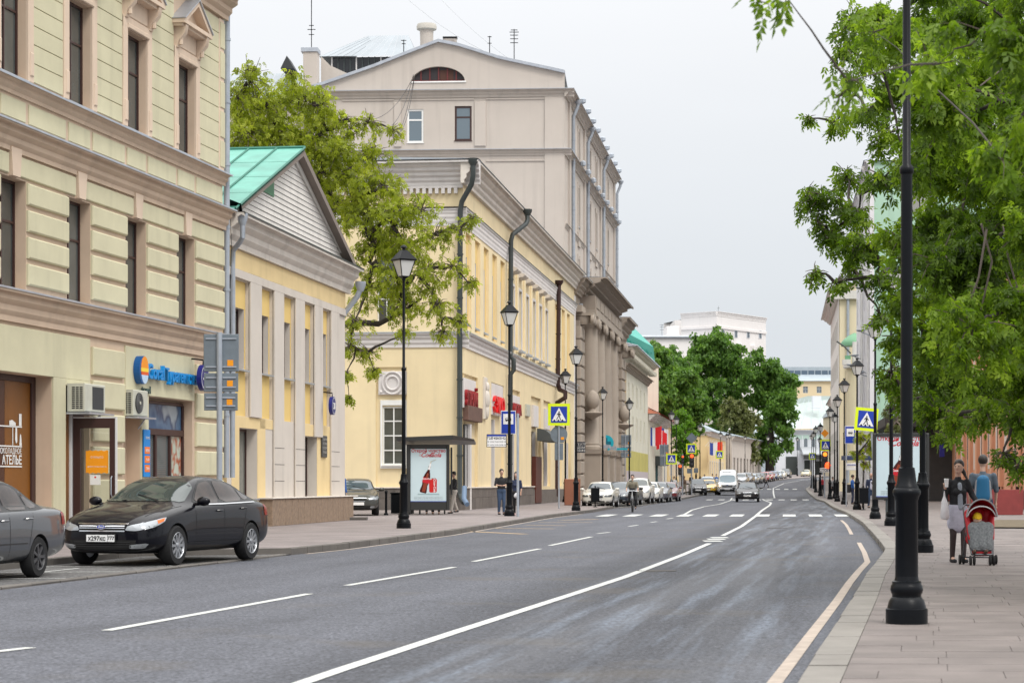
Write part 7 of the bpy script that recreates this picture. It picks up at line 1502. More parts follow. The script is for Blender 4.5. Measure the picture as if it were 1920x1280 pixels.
def car(label, loc, heading, kind, pm, group=None, plate=None, glass=CARGLASS, detail=True, cat='car', light=LENS, grille='bar', rimm=RIM, side_glass=None, L_=None, W_=None, H_=None):
 """heading: direction the nose points, as an angle from +x"""
 key = kind; K = KINDS[kind]; side_glass = side_glass or glass
 r = root(K.get('name', 'parked_car'), label, cat, loc, heading + math.pi, group)   # local x runs from nose back
 L = K['L']; C = Matrix.Translation((-L / 2, 0, 0)); M = WM[r.name] @ C
 if key not in _BM:
  me = body_mesh(K['secs'], [(K['axf'], K['r']), (K['axr'], K['r'])], K['r'], [pm, WELL]); _BM[key] = (me, bvh_of(me), {})
 me0, bv, dc = _BM[key]
 me = me0.copy(); me.materials[0] = pm; b = link('body', me, None, r, M)
 def D(name, key2, poly, axis, m, parent=b, **kw):
  if key2 not in dc: dc[key2] = decal(bv, poly, axis, **kw)
  d = dc[key2].copy(); d.materials.clear(); d.materials.append(m); return link(name, d, None, parent, M)
 hw = K['W'] / 2
 D('windscreen', 'ws', K['ws'], K.get('wsax', 't'), glass, off=.007, cuts=14); D('rear_window', 'rw', K['rw'], K.get('rwax', 't'), glass, off=.007, cuts=14)
 for s_, sgn in (('+', 1), ('-', -1)):
  if 'glz' in K: D('window_band', 'gl' + s_, K['glz'], 'y' + s_, TRIM, off=.005, cuts=24)
  for i, p in enumerate(K['sw']): D('side_window', 'sw%d%s' % (i, s_), p, 'y' + s_, side_glass, off=.011, cuts=16)
  if K.get('chr') and K['L'] > 4.6: D('chrome_strip', 'cs' + s_, [(1.70, 1.005), (2.7, 1.01), (4.02, 1.035), (4.02, 1.055), (2.7, 1.03), (1.70, 1.025)], 'y' + s_, CHROME, off=.016, cuts=24)
  for (a, c) in K['doors']:
   D('door_seam', 'ds%d%s' % (int(a[0] * 100), s_), [a, (a[0] + .010, a[1]), (c[0] + .010, c[1]), c], 'y' + s_, WELL, off=.002, cuts=20) if detail else None
  if detail:
   for i, (hx, hz) in enumerate(K['handles']):
    h = MB(); yy = bv.ray_cast(Vector((hx, 3 * sgn, hz)), Vector((0, -sgn, 0)))[0].y; h.tube([(hx - .09, yy + sgn * .005, hz), (hx - .07, yy + sgn * .035, hz + .005), (hx + .07, yy + sgn * .035, hz + .005), (hx + .09, yy + sgn * .005, hz)], .014, 6); h.make('door_handle', pm, b, M)
   D('side_trim', 'st' + s_, [(K['axf'] + .42, K['zt_']), (K['axr'] - .42, K['zt_']), (K['axr'] - .42, K['zt_'] + .018), (K['axf'] + .42, K['zt_'] + .018)], 'y' + s_, TRIM, off=.006, cuts=20)
  mi = MB(); mx, mz = K['mir']; h_ = bv.ray_cast(Vector((mx, 3 * sgn, mz - .05)), Vector((0, -sgn, 0)))[0]; yb = abs(h_.y)
  mi.sphere((mx + .0, sgn * (yb + .17), mz + .03), .12, 12, 8, (.62, 1.05, .68)); mi.tube([(mx, sgn * (yb - .02), mz - .03), (mx, sgn * (yb + .1), mz - .01)], .03, 6); q = mi.make('mirror', pm, b, M)
  D('headlight', 'hl' + s_, K['hl'] if s_ == '+' else [(-u, z) for u, z in K['hl']] , 'f', light, off=.008, cuts=8)
  if 'hls' in K: D('headlight_side', 'hs' + s_, K['hls'], 'y' + s_, light, off=.008, cuts=8)
  if 'amb' in K: D('indicator', 'am' + s_, K['amb'], 'y' + s_, AMBER, off=.012, cuts=6)
  D('fog_light', 'fg' + s_, [(sgn * a, z) for a, z in K['fog']], 'f', light if K.get('fogl') else WELL, off=.008, cuts=6)
  D('tail_light', 'tl' + s_, K['tl'], 'y' + s_, TAILR, off=.008, cuts=8); D('tail_light', 'tr' + s_, [(sgn * a, z) for a, z in K['tlr']], 'r', TAILR, off=.008, cuts=8)
  for wx in (K['axf'], K['axr']):
   wheel(r, M @ Matrix.Translation((wx, sgn * (hw - .115), K['r'])) @ Matrix.Rotation(R(-90) * sgn, 4, 'X'), K['r'], K.get('ww', .21), K.get('spokes', 5), rimm, K.get('steel', False))
 g = K['gr']; D('grille', 'gr', g, 'f', WELL, off=.010, cuts=10)
 y0 = max(a for a, z in g); z0, z1 = min(z for a, z in g), max(z for a, z in g)
 if grille == 'bar':
  for i in range(1, 3): zz = z0 + (z1 - z0) * i / 3; D('grille_bar', 'gb%d' % i, [(-y0 * .93, zz), (y0 * .93, zz), (y0 * .93, zz + .014), (-y0 * .93, zz + .014)], 'f', CHROME if K.get('chr') else pm, off=.02, cuts=12)
  D('grille_frame', 'gf', [(-y0 - .02, z1), (y0 + .02, z1), (y0 + .02, z1 + .022), (-y0 - .02, z1 + .022)], 'f', CHROME, off=.014, cuts=12); D('grille_frame', 'gf2', [(-y0 + .03, z0 - .02), (y0 - .03, z0 - .02), (y0 - .03, z0), (-y0 + .03, z0)], 'f', CHROME, off=.014, cuts=12)
 D('lower_grille', 'lg', K['lg'], 'f', WELL, off=.008, cuts=12)
 if detail:
  lz0, lz1 = min(z for a, z in K['lg']), max(z for a, z in K['lg'])
  for i in range(1, 4): zz = lz0 + (lz1 - lz0) * i / 4; ly = K['lg'][0][0]; D('grille_slat', 'ls%d' % i, [(-abs(ly) * .9, zz), (abs(ly) * .9, zz), (abs(ly) * .9, zz + .012), (-abs(ly) * .9, zz + .012)], 'f', TRIM, off=.018, cuts=12)
 D('lower_sill', 'sl+', [(K['axf'] + .38, .2), (K['axr'] - .38, .2), (K['axr'] - .38, .27), (K['axf'] + .38, .27)], 'y+', TRIM, off=.004, cuts=20); D('lower_sill', 'sl-', [(K['axf'] + .38, .2), (K['axr'] - .38, .2), (K['axr'] - .38, .27), (K['axf'] + .38, .27)], 'y-', TRIM, off=.004, cuts=20)
 zp = K['plate']; h_ = bv.ray_cast(Vector((-3, 0, zp)), Vector((1, 0, 0)))[0]; FX = h_.x - .035
 p = MB(); p.box(FX - .012, FX + .03, -.26, .26, zp - .056, zp + .056); po = p.make('number_plate', SWH, b, M)
 rp = MB(); h2 = bv.ray_cast(Vector((9, 0, zp + .25)), Vector((-1, 0, 0)))[0]; rp.box(h2.x - .01, h2.x + .02, -.26, .26, zp + .194, zp + .306); rp.make('number_plate', SWH, b, M)
 if plate:
  fr = MB(); fr.box(FX - .010, FX + .02, -.275, .275, zp - .07, zp + .07); fr.make('plate_frame', TRIM, po, M)
  PM = M @ Matrix.Translation((FX - .016, 0, zp)) @ Matrix.Rotation(R(-90), 4, 'Z')
  lettering_on(plate[0], .105, SBK, po, PM @ Matrix.Translation((-.065, 0, -.036))); lettering_on(plate[1], .082, SBK, po, PM @ Matrix.Translation((.195, 0, -.022)))
  dv = MB(); dv.box(FX - .014, FX - .011, -.135, -.130, zp - .056, zp + .056); dv.make('divider', SBK, po, M)
 if K.get('badge'):
  h_ = bv.ray_cast(Vector((-3, 0, K['badge'])), Vector((1, 0, 0)))[0]; bd = MB(); n = 20
  bd.add([(h_.x - .028, .085 * math.cos(t), K['badge'] + .038 * math.sin(t)) for t in np.linspace(0, 2 * math.pi, n + 1)[:-1]] + [(h_.x + .02, .085 * math.cos(t), K['badge'] + .038 * math.sin(t)) for t in np.linspace(0, 2 * math.pi, n + 1)[:-1]], [tuple(range(n))] + [(i, (i + 1) % n, n + (i + 1) % n, n + i) for i in range(n)]); bo = bd.make('badge', CHROME, b, M)
  bd = MB(); bd.add([(h_.x - .031, .074 * math.cos(t), K['badge'] + .030 * math.sin(t)) for t in np.linspace(0, 2 * math.pi, n + 1)[:-1]], [tuple(range(n))]); bd.make('badge_field', SBL, bo, M)
  if plate: lettering('Ford', .05, SWH, bo, M @ Matrix.Translation((h_.x - .034, 0, K['badge'] - .015)) @ Matrix.Rotation(R(-90), 4, 'Z'), .002, shear=.3, bold=True)
 if detail:
  D('bonnet_seam', 'bs1', K['bon'][0], 't', WELL, off=.002, cuts=20); D('bonnet_seam', 'bs2', [(a, -y) for a, y in K['bon'][0]], 't', WELL, off=.002, cuts=20)
  for yw in (-.35, .25):
   wp = MB(); a = bv.ray_cast(Vector((K['cowl'], yw, 4)), Vector((0, 0, -1)))[0]; c = bv.ray_cast(Vector((K['cowl'] + .22, yw + .5, 4)), Vector((0, 0, -1)))[0]; wp.tube([a + Vector((0, 0, .02)), c + Vector((0, 0, .02))], .009, 4); wp.make('wiper', TRIM, b, M)
 return r
_BM = {}
KINDS = {}
KINDS['fastback'] = dict(L=4.78, W=1.88, r=.335, axf=.93, axr=3.78, spokes=10, chr=True, badge=.655, ww=.225, secs=[
 sec(.02, .60, .27, .44, .58, .56, .54, .62, .40, .66, .665), sec(.12, .80, .22, .44, .77, .62, .70, .70, .50, .755, .77), sec(.40, .915, .20, .50, .89, .76, .80, .82, .58, .875, .895), sec(.90, .945, .19, .52, .925, .87, .83, .92, .62, .965, .99),
 sec(1.36, .94, .19, .52, .925, .935, .83, .99, .64, 1.03, 1.06), sec(1.62, .935, .19, .52, .925, .95, .80, 1.04, .65, 1.19, 1.23), sec(2.10, .935, .19, .52, .925, .97, .79, 1.08, .62, 1.41, 1.455), sec(2.55, .935, .19, .52, .925, .98, .79, 1.10, .61, 1.475, 1.52), sec(3.15, .935, .19, .52, .925, 1.0, .79, 1.12, .60, 1.465, 1.51),
 sec(3.65, .94, .19, .52, .925, 1.01, .79, 1.12, .60, 1.37, 1.42), sec(4.10, .935, .20, .54, .91, 1.01, .76, 1.10, .58, 1.20, 1.24), sec(4.45, .91, .22, .56, .88, .99, .74, 1.06, .56, 1.09, 1.105), sec(4.68, .86, .28, .58, .83, .94, .70, .99, .50, 1.02, 1.03), sec(4.77, .74, .36, .60, .72, .86, .60, .90, .42, .93, .935)],
 ws=smooth_poly([(1.42, -.76), (1.33, -.4), (1.31, 0), (1.33, .4), (1.42, .76), (2.08, .64), (2.03, 0), (2.08, -.64)], 2), rw=smooth_poly([(3.55, -.56), (3.5, 0), (3.55, .56), (4.25, .62), (4.32, 0), (4.25, -.62)], 2),
 glz=smooth_poly([(1.62, 1.0), (2.25, 1.42), (2.7, 1.47), (3.2, 1.45), (3.75, 1.31), (4.12, 1.13), (4.05, 1.03)], 2), sw=[smooth_poly([(1.75, 1.045), (2.2, 1.37), (2.62, 1.425), (2.66, 1.04)], 2), smooth_poly([(2.73, 1.045), (2.72, 1.425), (3.15, 1.41), (3.52, 1.32), (3.56, 1.07)], 2), smooth_poly([(3.62, 1.075), (3.62, 1.28), (3.98, 1.12)], 2)],
 doors=[((2.69, .3), (2.70, 1.03)), ((1.62, .3), (1.60, .96)), ((3.42, .5), (3.62, 1.04))], handles=[(2.5, .90), (3.45, .93)], zt_=.36, mir=(1.66, 1.04),
 hl=smooth_poly([(.42, .60), (.47, .68), (.86, .76), (.84, .65), (.62, .59)], 2), hls=smooth_poly([(.10, .61), (.12, .72), (.5, .80), (.62, .815), (.52, .74), (.3, .66)], 2), amb=[(.36, .71), (.38, .765), (.56, .80), (.5, .75)], fog=smooth_poly([(.50, .30), (.50, .36), (.80, .39), (.72, .30)], 2), fogl=True,
 tl=[(4.4, .8), (4.4, 1.0), (4.7, .96), (4.7, .78)], tlr=[(.45, .8), (.45, .94), (.85, .96), (.85, .78)], gr=[(-.40, .60), (-.45, .70), (.45, .70), (.40, .60)], lg=[(-.58, .29), (-.62, .44), (.62, .44), (.58, .29)], plate=.47, bon=[[(.35, .62), (1.3, .80), (1.3, .812), (.35, .634)]], cowl=1.32)
KINDS['saloon'] = dict(L=4.55, W=1.76, r=.30, axf=.85, axr=3.38, spokes=7, ww=.19, secs=[
 sec(.02, .60, .28, .46, .58, .58, .54, .63, .40, .66, .67), sec(.12, .76, .24, .46, .74, .64, .68, .71, .50, .745, .76), sec(.40, .86, .21, .50, .84, .76, .76, .81, .56, .85, .865), sec(.90, .88, .20, .52, .86, .85, .78, .90, .60, .93, .945),
 sec(1.28, .88, .20, .52, .865, .90, .77, .95, .62, .98, 1.0), sec(1.55, .88, .20, .52, .865, .91, .75, .99, .62, 1.15, 1.19), sec(1.98, .88, .20, .52, .865, .93, .74, 1.02, .59, 1.38, 1.425), sec(2.4, .88, .20, .52, .865, .94, .74, 1.03, .58, 1.425, 1.475), sec(2.9, .88, .20, .52, .865, .95, .74, 1.04, .57, 1.41, 1.46),
 sec(3.3, .88, .20, .53, .86, .95, .74, 1.05, .57, 1.30, 1.34), sec(3.72, .875, .21, .54, .85, .96, .73, 1.02, .58, 1.08, 1.10), sec(4.05, .865, .23, .56, .84, .97, .72, 1.02, .56, 1.04, 1.05), sec(4.42, .83, .28, .58, .80, .95, .68, 1.0, .52, 1.02, 1.03), sec(4.53, .72, .36, .60, .70, .86, .58, .90, .42, .93, .935)],
 ws=smooth_poly([(1.34, -.68), (1.27, -.35), (1.26, 0), (1.27, .35), (1.34, .68), (1.90, .54), (1.88, 0), (1.90, -.54)], 2), rw=smooth_poly([(3.22, -.54), (3.18, 0), (3.22, .54), (3.66, .62), (3.7, 0), (3.66, -.62)], 2),
 glz=smooth_poly([(1.5, .955), (2.05, 1.355), (2.4, 1.40), (2.9, 1.385), (3.3, 1.27), (3.68, 1.07), (3.66, .99)], 2), sw=[smooth_poly([(1.62, .985), (2.03, 1.30), (2.32, 1.355), (2.36, .985)], 2), smooth_poly([(2.43, .99), (2.42, 1.355), (2.85, 1.345), (3.05, 1.27), (3.10, 1.0)], 2), smooth_poly([(3.16, 1.01), (3.14, 1.24), (3.5, 1.07), (3.5, 1.03)], 2)],
 doors=[((2.39, .3), (2.40, .98)), ((1.5, .3), (1.48, .92)), ((3.02, .48), (3.2, .99))], handles=[(2.22, .84), (3.0, .86)], zt_=.50, mir=(1.58, .99),
 hl=smooth_poly([(.38, .56), (.40, .69), (.78, .72), (.78, .58)], 2), hls=smooth_poly([(.08, .58), (.1, .70), (.42, .75), (.36, .62)], 2), fog=smooth_poly([(.50, .30), (.50, .37), (.68, .37), (.66, .30)], 2), fogl=True,
 tl=[(4.2, .76), (4.2, .98), (4.48, .95), (4.48, .76)], tlr=[(.5, .76), (.5, .93), (.8, .96), (.8, .76)], gr=[(-.30, .58), (-.33, .68), (.33, .68), (.30, .58)], lg=[(-.50, .28), (-.54, .40), (.54, .40), (.50, .28)], plate=.47, bon=[[(.35, .60), (1.24, .75), (1.24, .762), (.35, .614)]], cowl=1.27)
import copy
K = copy.deepcopy(KINDS['saloon']); K.update(chr=True, spokes=5, r=.325, W=1.78); K['hl'] = smooth_poly([(.44, .60), (.46, .70), (.82, .73), (.84, .66), (.70, .58)], 2); K['gr'] = [(-.36, .56), (-.40, .74), (.40, .74), (.36, .56)]; K['lg'] = [(-.5, .26), (-.45, .38), (.45, .38), (.5, .26)]; K['fog'] = [(.52, .26), (.56, .36), (.80, .34), (.78, .26)]; K['fogl'] = False; KINDS['exec_saloon'] = K
K = copy.deepcopy(K); K['name'] = 'oncoming_car'; K['hl'] = smooth_poly([(.48, .60), (.52, .70), (.84, .74), (.82, .62)], 2); K['gr'] = [(-.28, .55), (-.30, .70), (.30, .70), (.28, .55)]; KINDS['moving_saloon'] = K
# hatchback: short tail
K = copy.deepcopy(KINDS['saloon']); K['L'] = 4.2; s_ = K['secs'][:9]; s_ += [sec(3.3, .88, .20, .53, .86, .96, .74, 1.05, .57, 1.37, 1.42), sec(3.72, .875, .22, .54, .85, .97, .73, 1.06, .56, 1.28, 1.32), sec(4.02, .85, .26, .56, .83, .96, .72, 1.03, .54, 1.12, 1.14), sec(4.15, .80, .32, .58, .78, .90, .66, .96, .48, 1.0, 1.01), sec(4.2, .70, .38, .6, .68, .82, .58, .86, .42, .9, .905)]
K['secs'] = s_; K['axr'] = 3.40; K['glz'] = smooth_poly([(1.5, .955), (2.05, 1.355), (2.4, 1.40), (2.9, 1.385), (3.4, 1.31), (3.8, 1.18), (3.78, 1.0)], 2); K['sw'][2] = smooth_poly([(3.16, 1.01), (3.14, 1.29), (3.6, 1.2), (3.62, 1.05)], 2); K['rw'] = smooth_poly([(3.55, -.52), (3.5, 0), (3.55, .52), (3.98, .56), (4.0, 0), (3.98, -.56)], 2); K['tl'] = [(3.9, .8), (3.9, 1.05), (4.1, 1.0), (4.1, .8)]; K['hl'] = smooth_poly([(.42, .60), (.46, .70), (.80, .78), (.80, .66)], 2); K['hls'] = smooth_poly([(.08, .60), (.1, .70), (.52, .80), (.42, .68)], 2); KINDS['hatchback'] = K
# tall estate / off-roader
def scale_kind(K, sx, sy, sz, **u):
 K = copy.deepcopy(K); K['secs'] = [(x * sx, [(y * sy, z * sz) for y, z in rg]) for x, rg in K['secs']]
 for k in ('L', 'axf', 'axr', 'cowl'): K[k] *= sx
 K['W'] *= sy
 for k in ('ws', 'rw'): K[k] = [(a * sx, b_ * sy) for a, b_ in K[k]]
 for k in ('glz', 'tl', 'hls'): K[k] = [(a * sx, b_ * sz) for a, b_ in K[k]]
 K['sw'] = [[(a * sx, b_ * sz) for a, b_ in p] for p in K['sw']]; K['doors'] = [tuple((a * sx, b_ * sz) for a, b_ in d) for d in K['doors']]; K['handles'] = [(a * sx, b_ * sz) for a, b_ in K['handles']]; K['mir'] = (K['mir'][0] * sx, K['mir'][1] * sz)
 for k in ('hl', 'fog', 'gr', 'lg', 'tlr'): K[k] = [(a * sy, b_ * sz) for a, b_ in K[k]]
 K['bon'] = [[(a * sx, b_ * sy) for a, b_ in K['bon'][0]]]; K['plate'] *= sz; K['zt_'] *= sz; K.update(u); return K
KINDS['offroader'] = scale_kind(KINDS['hatchback'], 1.08, 1.06, 1.17, r=.37)
KINDS['boxy_car'] = dict(copy.deepcopy(KINDS['hatchback'])); KINDS['boxy_car'] = scale_kind(KINDS['hatchback'], .92, .98, 1.08, r=.34, steel=True)
GREYCAR = paint('grey_paint', (.055, .060, .070), .35, .35); NAVY = paint('black_navy_paint', (.003, .003, .006), 0, .35, .7); NAVY.node_tree.nodes['Principled BSDF'].inputs['Coat IOR'].default_value = 1.36; NAVY.node_tree.nodes['Principled BSDF'].inputs['Specular IOR Level'].default_value = .1; PWHITE = paint('pearl_white_paint', (.66, .65, .60)); DGREEN = paint('dark_olive_paint', (.045, .045, .038), .3, .4)
BLK = paint('black_paint', (.006, .006, .008), 0, .35, .5); SILV = paint('silver_paint', (.42, .43, .45), .4, .35); DRED2 = paint('dark_red_paint', (.13, .012, .016)); REDC = paint('red_paint', (.35, .02, .03)); BLUEC = paint('blue_paint', (.02, .05, .18)); YELC = paint('taxi_yellow', (.80, .48, .02)); GRY2 = paint('mid_grey_paint', (.12, .12, .14), .3, .35); CRM = paint('cream_paint', (.55, .50, .32)); LBL = paint('pale_blue_paint', (.35, .42, .5), .3, .35)
def hd(m): return math.atan2(-1, -m)     # heading towards the camera along slope m
zb = zr(37) + .02
c1 = car('black saloon with its nose to the camera, dark windscreen and a white number plate', (-6.02, 37.45, zb), math.atan2(-2.75, -.92), 'fastback', NAVY, plate=('х297кс', '777'), side_glass=CARGL2)
c2 = car('dusty grey saloon cut off by the left picture edge', (-8.0, 30.35, zb), math.atan2(-1.25, -.28), 'saloon', GREYCAR, side_glass=CARGL2, rimm=mat('dark_rim', (.05, .05, .055), .5))
c3 = car('dark olive hatchback parked in the yard behind the corner downpipe', (X_(662, 83), 84.5, .13), math.atan2(-1, .10), 'hatchback', DGREEN, glass=CARGL3)
P_ = lambda px, Y: (X_(px, Y), Y, zr(Y) + .03)
g = 'cars parked in the left bay by the stone columns'
car('white executive saloon first in the row behind the black post bin', (4.72 + .3, 120.3, .03), hd(.16), 'exec_saloon', PWHITE, g, glass=CARGL3, light=LENSD, plate=('м135ор', '77'))
car('dark blue saloon parked right behind the white one', (6.35, 127.6, .03), hd(.16), 'saloon', paint('dark_blue_paint', (.02, .03, .05), .3), g, glass=CARGL3, detail=False)
car('black saloon third in the row, half hidden by the cyclist', (7.2, 134.0, .03), hd(.16), 'saloon', BLK, g, glass=CARGL3, detail=False)
car('tall white off-roader fourth in the row, right of the cyclist', (8.35, 141.0, .03), hd(.16), 'offroader', PWHITE, g, detail=False)
car('white hatchback between the off-roader and the grey car', (9.5, 148.0, .03), hd(.16), 'hatchback', PWHITE, g, glass=CARGL3, detail=False)
car('mid grey hatchback second from the end of the row', (10.55, 153.8, .03), hd(.16), 'hatchback', GRY2, g, glass=CARGL3, detail=False)
car('dark red hatchback at the far end of the row', (11.75, 160.6, .03), hd(.16), 'hatchback', DRED2, g, glass=CARGL3, detail=False)
car('black saloon driving towards the camera in front of the white van', (X_(1403, 157), 157.5, 0), hd(.115), 'moving_saloon', BLK, glass=CARGL3, plate=('о777оо', '77'))
g = 'cars by the taxi'
car('old boxy dark car with a pale windscreen beside the far lamp', (X_(1308, 205), 205, zr(205) + .03), hd(.05), 'boxy_car', BLK, g, glass=CARGL3, detail=False)
tx = car('yellow taxi between the boxy car and the pale one', (X_(1329, 211), 211, zr(211) + .03), hd(.15), 'hatchback', YELC, g, glass=CARGL3, detail=False)
car('pale silver off-roader behind the yellow taxi', (X_(1328, 222), 223, zr(223) + .03), hd(.2), 'offroader', LBL, g, glass=CARGL3, detail=False)
g = 'cars parked nose to tail on the far left side'
row = [(1389, 268, 'offroader', SILV, 'grey silver off-roader showing just right of the white van'), (1400, 279, 'offroader', GRY2, 'grey off-roader second in the far row'), (1409, 289, 'hatchback', LBL, 'pale bluish hatchback third in the far row'), (1417, 298, 'saloon', GRY2, 'grey saloon fourth in the far row'), (1425, 307, 'hatchback', BLK, 'black hatchback left of the two red cars'), (1433, 317, 'hatchback', REDC, 'darker of the two red cars in the far row, the left one'), (1441, 327, 'hatchback', REDC, 'right one of the two red cars in the far row'),
       (1449, 337, 'hatchback', BLUEC, 'blue hatchback after the red cars'), (1457, 347, 'saloon', LBL, 'pale saloon after the blue hatchback'), (1464, 357, 'hatchback', PWHITE, 'small white hatchback before the last dark car'), (1473, 371, 'offroader', BLK, 'dark off-roader with a raised tailgate look at the end of the far row')]
for i, (px, Y, k, pm, lb) in enumerate(row): car(lb, (X_(px, Y), Y, zr(Y) + .05), math.atan2(-1, -.22), k, pm, g, glass=CARGL3, detail=False)
car('cream taxi-like car turning in at the far end of the street', (X_(1512, 405), 405, zr(405)), math.atan2(-1, -.3), 'hatchback', CRM, glass=CARGL3, detail=False)
# white van
Y = 207.0; vs_ = [sec(.02, .80, .30, .55, .80, .80, .78, .92, .60, .98, 1.0), sec(.12, .93, .26, .55, .92, .92, .88, 1.05, .66, 1.13, 1.15), sec(.6, .98, .24, .6, .97, 1.1, .92, 1.22, .72, 1.3, 1.33), sec(.95, .98, .24, .6, .97, 1.15, .90, 1.32, .78, 1.55, 1.6), sec(1.55, .985, .24, .6, .98, 1.2, .92, 1.45, .80, 2.15, 2.2), sec(1.95, .99, .24, .6, .98, 1.2, .93, 1.6, .80, 2.42, 2.5), sec(3, .99, .24, .6, .98, 1.2, .93, 1.6, .80, 2.45, 2.54), sec(4.6, .99, .24, .6, .98, 1.2, .93, 1.6, .80, 2.45, 2.54), sec(5.4, .98, .26, .6, .97, 1.2, .92, 1.6, .79, 2.42, 2.5), sec(5.5, .9, .3, .6, .9, 1.2, .86, 1.6, .72, 2.3, 2.38)]
KINDS['van'] = dict(L=5.5, W=1.98, r=.34, axf=.95, axr=4.4, spokes=7, steel=True, badge=1.0, name='van', secs=vs_, ws=smooth_poly([(-.82, 1.28), (-.70, 1.93), (0, 1.98), (.70, 1.93), (.82, 1.28), (0, 1.24)], 2), wsax='f', rw=[(-.7, 1.3), (-.7, 2), (.7, 2), (.7, 1.3)], rwax='r', glz=[(1.2, 1.35), (1.7, 2.0), (2.3, 2.0), (2.3, 1.35)], sw=[[(1.3, 1.4), (1.75, 1.95), (2.25, 1.95), (2.25, 1.4)]], doors=[((2.4, .4), (2.41, 2.2))], handles=[(2.2, 1.1)], zt_=.6, mir=(1.2, 1.5), hl=smooth_poly([(.56, .78), (.60, 1.0), (.90, 1.12), (.88, .82)], 2), fog=[(.6, .38), (.6, .46), (.78, .46), (.78, .38)], tl=[(5.3, .8), (5.3, 1.4), (5.45, 1.4), (5.45, .8)], tlr=[(.7, .8), (.7, 1.4), (.85, 1.4), (.85, .8)], gr=[(-.5, .78), (-.52, .98), (.52, .98), (.5, .78)], lg=[(-.7, .36), (-.72, .60), (.72, .60), (.7, .36)], plate=.60, bon=[[(.3, .7), (.7, .8), (.7, .812), (.3, .712)]], cowl=.75)
v = car('white high-roofed van following the black saloon', (X_(1369, Y), Y + 2, zr(Y)), hd(.13), 'van', paint('van_white', (.72, .73, .74)), cat='van', glass=mat('van_glass', (.07, .14, .18), .06, spec=1.0), detail=False)
lettering('МАРШРУТ', .20, mat('van_letters', (.15, .17, .22), .5), v, WM[v.name] @ Matrix.Translation((-.02 - 2.75 + 1.30, 0, 2.18)) @ Matrix.Rotation(R(-90), 4, 'Z'), .01, bold=True)
MB().sphere((0, 0, 0), .10, 10, 6).make('lit_headlight', mat('lit_headlamp', (.9, .8, .6), .3, emit=(1, .75, .45), estr=3.0), v, WM[v.name] @ Matrix.Translation((-2.78, .72, .93)))
# ================================================================ TREES
def leaf_mat(name, dark, mid, light, trans=.35):
 m = bpy.data.materials.new(name); m.use_nodes = True; t = m.node_tree; N = t.nodes; L = t.links; b = N['Principled BSDF']; b.inputs['Roughness'].default_value = .5; b.inputs['Specular IOR Level'].default_value = .35
 a = N.new('ShaderNodeAttribute'); a.attribute_name = 'rnd'; g = N.new('ShaderNodeNewGeometry'); n = N.new('ShaderNodeTexNoise'); n.inputs['Scale'].default_value = .9; n.inputs['Detail'].default_value = 3; L.new(g.outputs['Position'], n.inputs['Vector'])
 ad = N.new('ShaderNodeMath'); ad.operation = 'MULTIPLY_ADD'; L.new(n.outputs[0], ad.inputs[0]); ad.inputs[1].default_value = 1.3; ad.inputs[2].default_value = -.42; a2 = N.new('ShaderNodeMath'); a2.operation = 'MULTIPLY_ADD'; L.new(a.outputs['Fac'], a2.inputs[0]); a2.inputs[1].default_value = .5; L.new(ad.outputs[0], a2.inputs[2])
 r = N.new('ShaderNodeValToRGB'); L.new(a2.outputs[0], r.inputs[0]); e = r.color_ramp.elements; e[0].position = .1; e[0].color = (*dark, 1); e[1].position = .95; e[1].color = (*light, 1); q = e.new(.5); q.color = (*mid, 1)
 L.new(r.outputs[0], b.inputs['Base Color']); tr = N.new('ShaderNodeBsdfTranslucent'); mx = N.new('ShaderNodeMixShader'); mx.inputs[0].default_value = trans; sc = N.new('ShaderNodeVectorMath'); sc.operation = 'MULTIPLY'; sc.inputs[1].default_value = (1.5, 1.6, .8); L.new(r.outputs[0], sc.inputs[0]); L.new(sc.outputs[0], tr.inputs[0])
 L.new(b.outputs[0], mx.inputs[1]); L.new(tr.outputs[0], mx.inputs[2]); L.new(mx.outputs[0], N['Material Output'].inputs[0]); MATS[name] = m; return m
LF1 = leaf_mat('maple_leaf', (.026, .055, .004), (.11, .19, .011), (.30, .42, .03), .5); LF2 = leaf_mat('light_maple_leaf', (.12, .14, .012), (.28, .33, .028), (.48, .50, .07), .52)
LF3 = leaf_mat('dark_lime_leaf', (.045, .10, .02), (.10, .20, .035), (.19, .32, .055), .42); LF4 = leaf_mat('olive_leaf', (.07, .085, .03), (.13, .15, .05), (.21, .22, .08), .35); LF5 = leaf_mat('fresh_leaf', (.06, .15, .01), (.12, .26, .02), (.2, .38, .04), .4)
BARK = mat('bark', (.045, .036, .030), .95, var=.3, vscale=9, bump=.8, bscale=22); TWIG = mat('twig', (.09, .07, .055), .9)
def leaf_template(nl=5, size=1.0):
 """compound leaf hanging from the origin: nl leaflets, each a folded pair of quads is too fine - one bent quad pair"""
 V = []; F = []
 for k in range(nl):
  if nl == 1: o = np.zeros(3); an = 0
  else: t = k // 2; o = np.array([0, 0, -.25 - .22 * t]) if k < nl - 1 else np.array([0, 0, -.75]); an = (-1 if k % 2 else 1) * (.72 - .08 * t) if k < nl - 1 else 0
  d = np.array([math.sin(an), .12 * (k - 2), -math.cos(an) * .8]); d /= np.linalg.norm(d); s = np.cross(d, [0, 1, 0]); s /= np.linalg.norm(s); l = .52 if nl > 1 else 1; w_ = .115 if nl > 1 else .3
  b0 = len(V); V += [o, o + d * l * .42 + s * w_ + [0, .05, 0], o + d * l, o + d * l * .42 - s * w_ + [0, .05, 0]]; F.append([b0, b0 + 1, b0 + 2, b0 + 3])
 return np.array(V) * size, np.array(F)
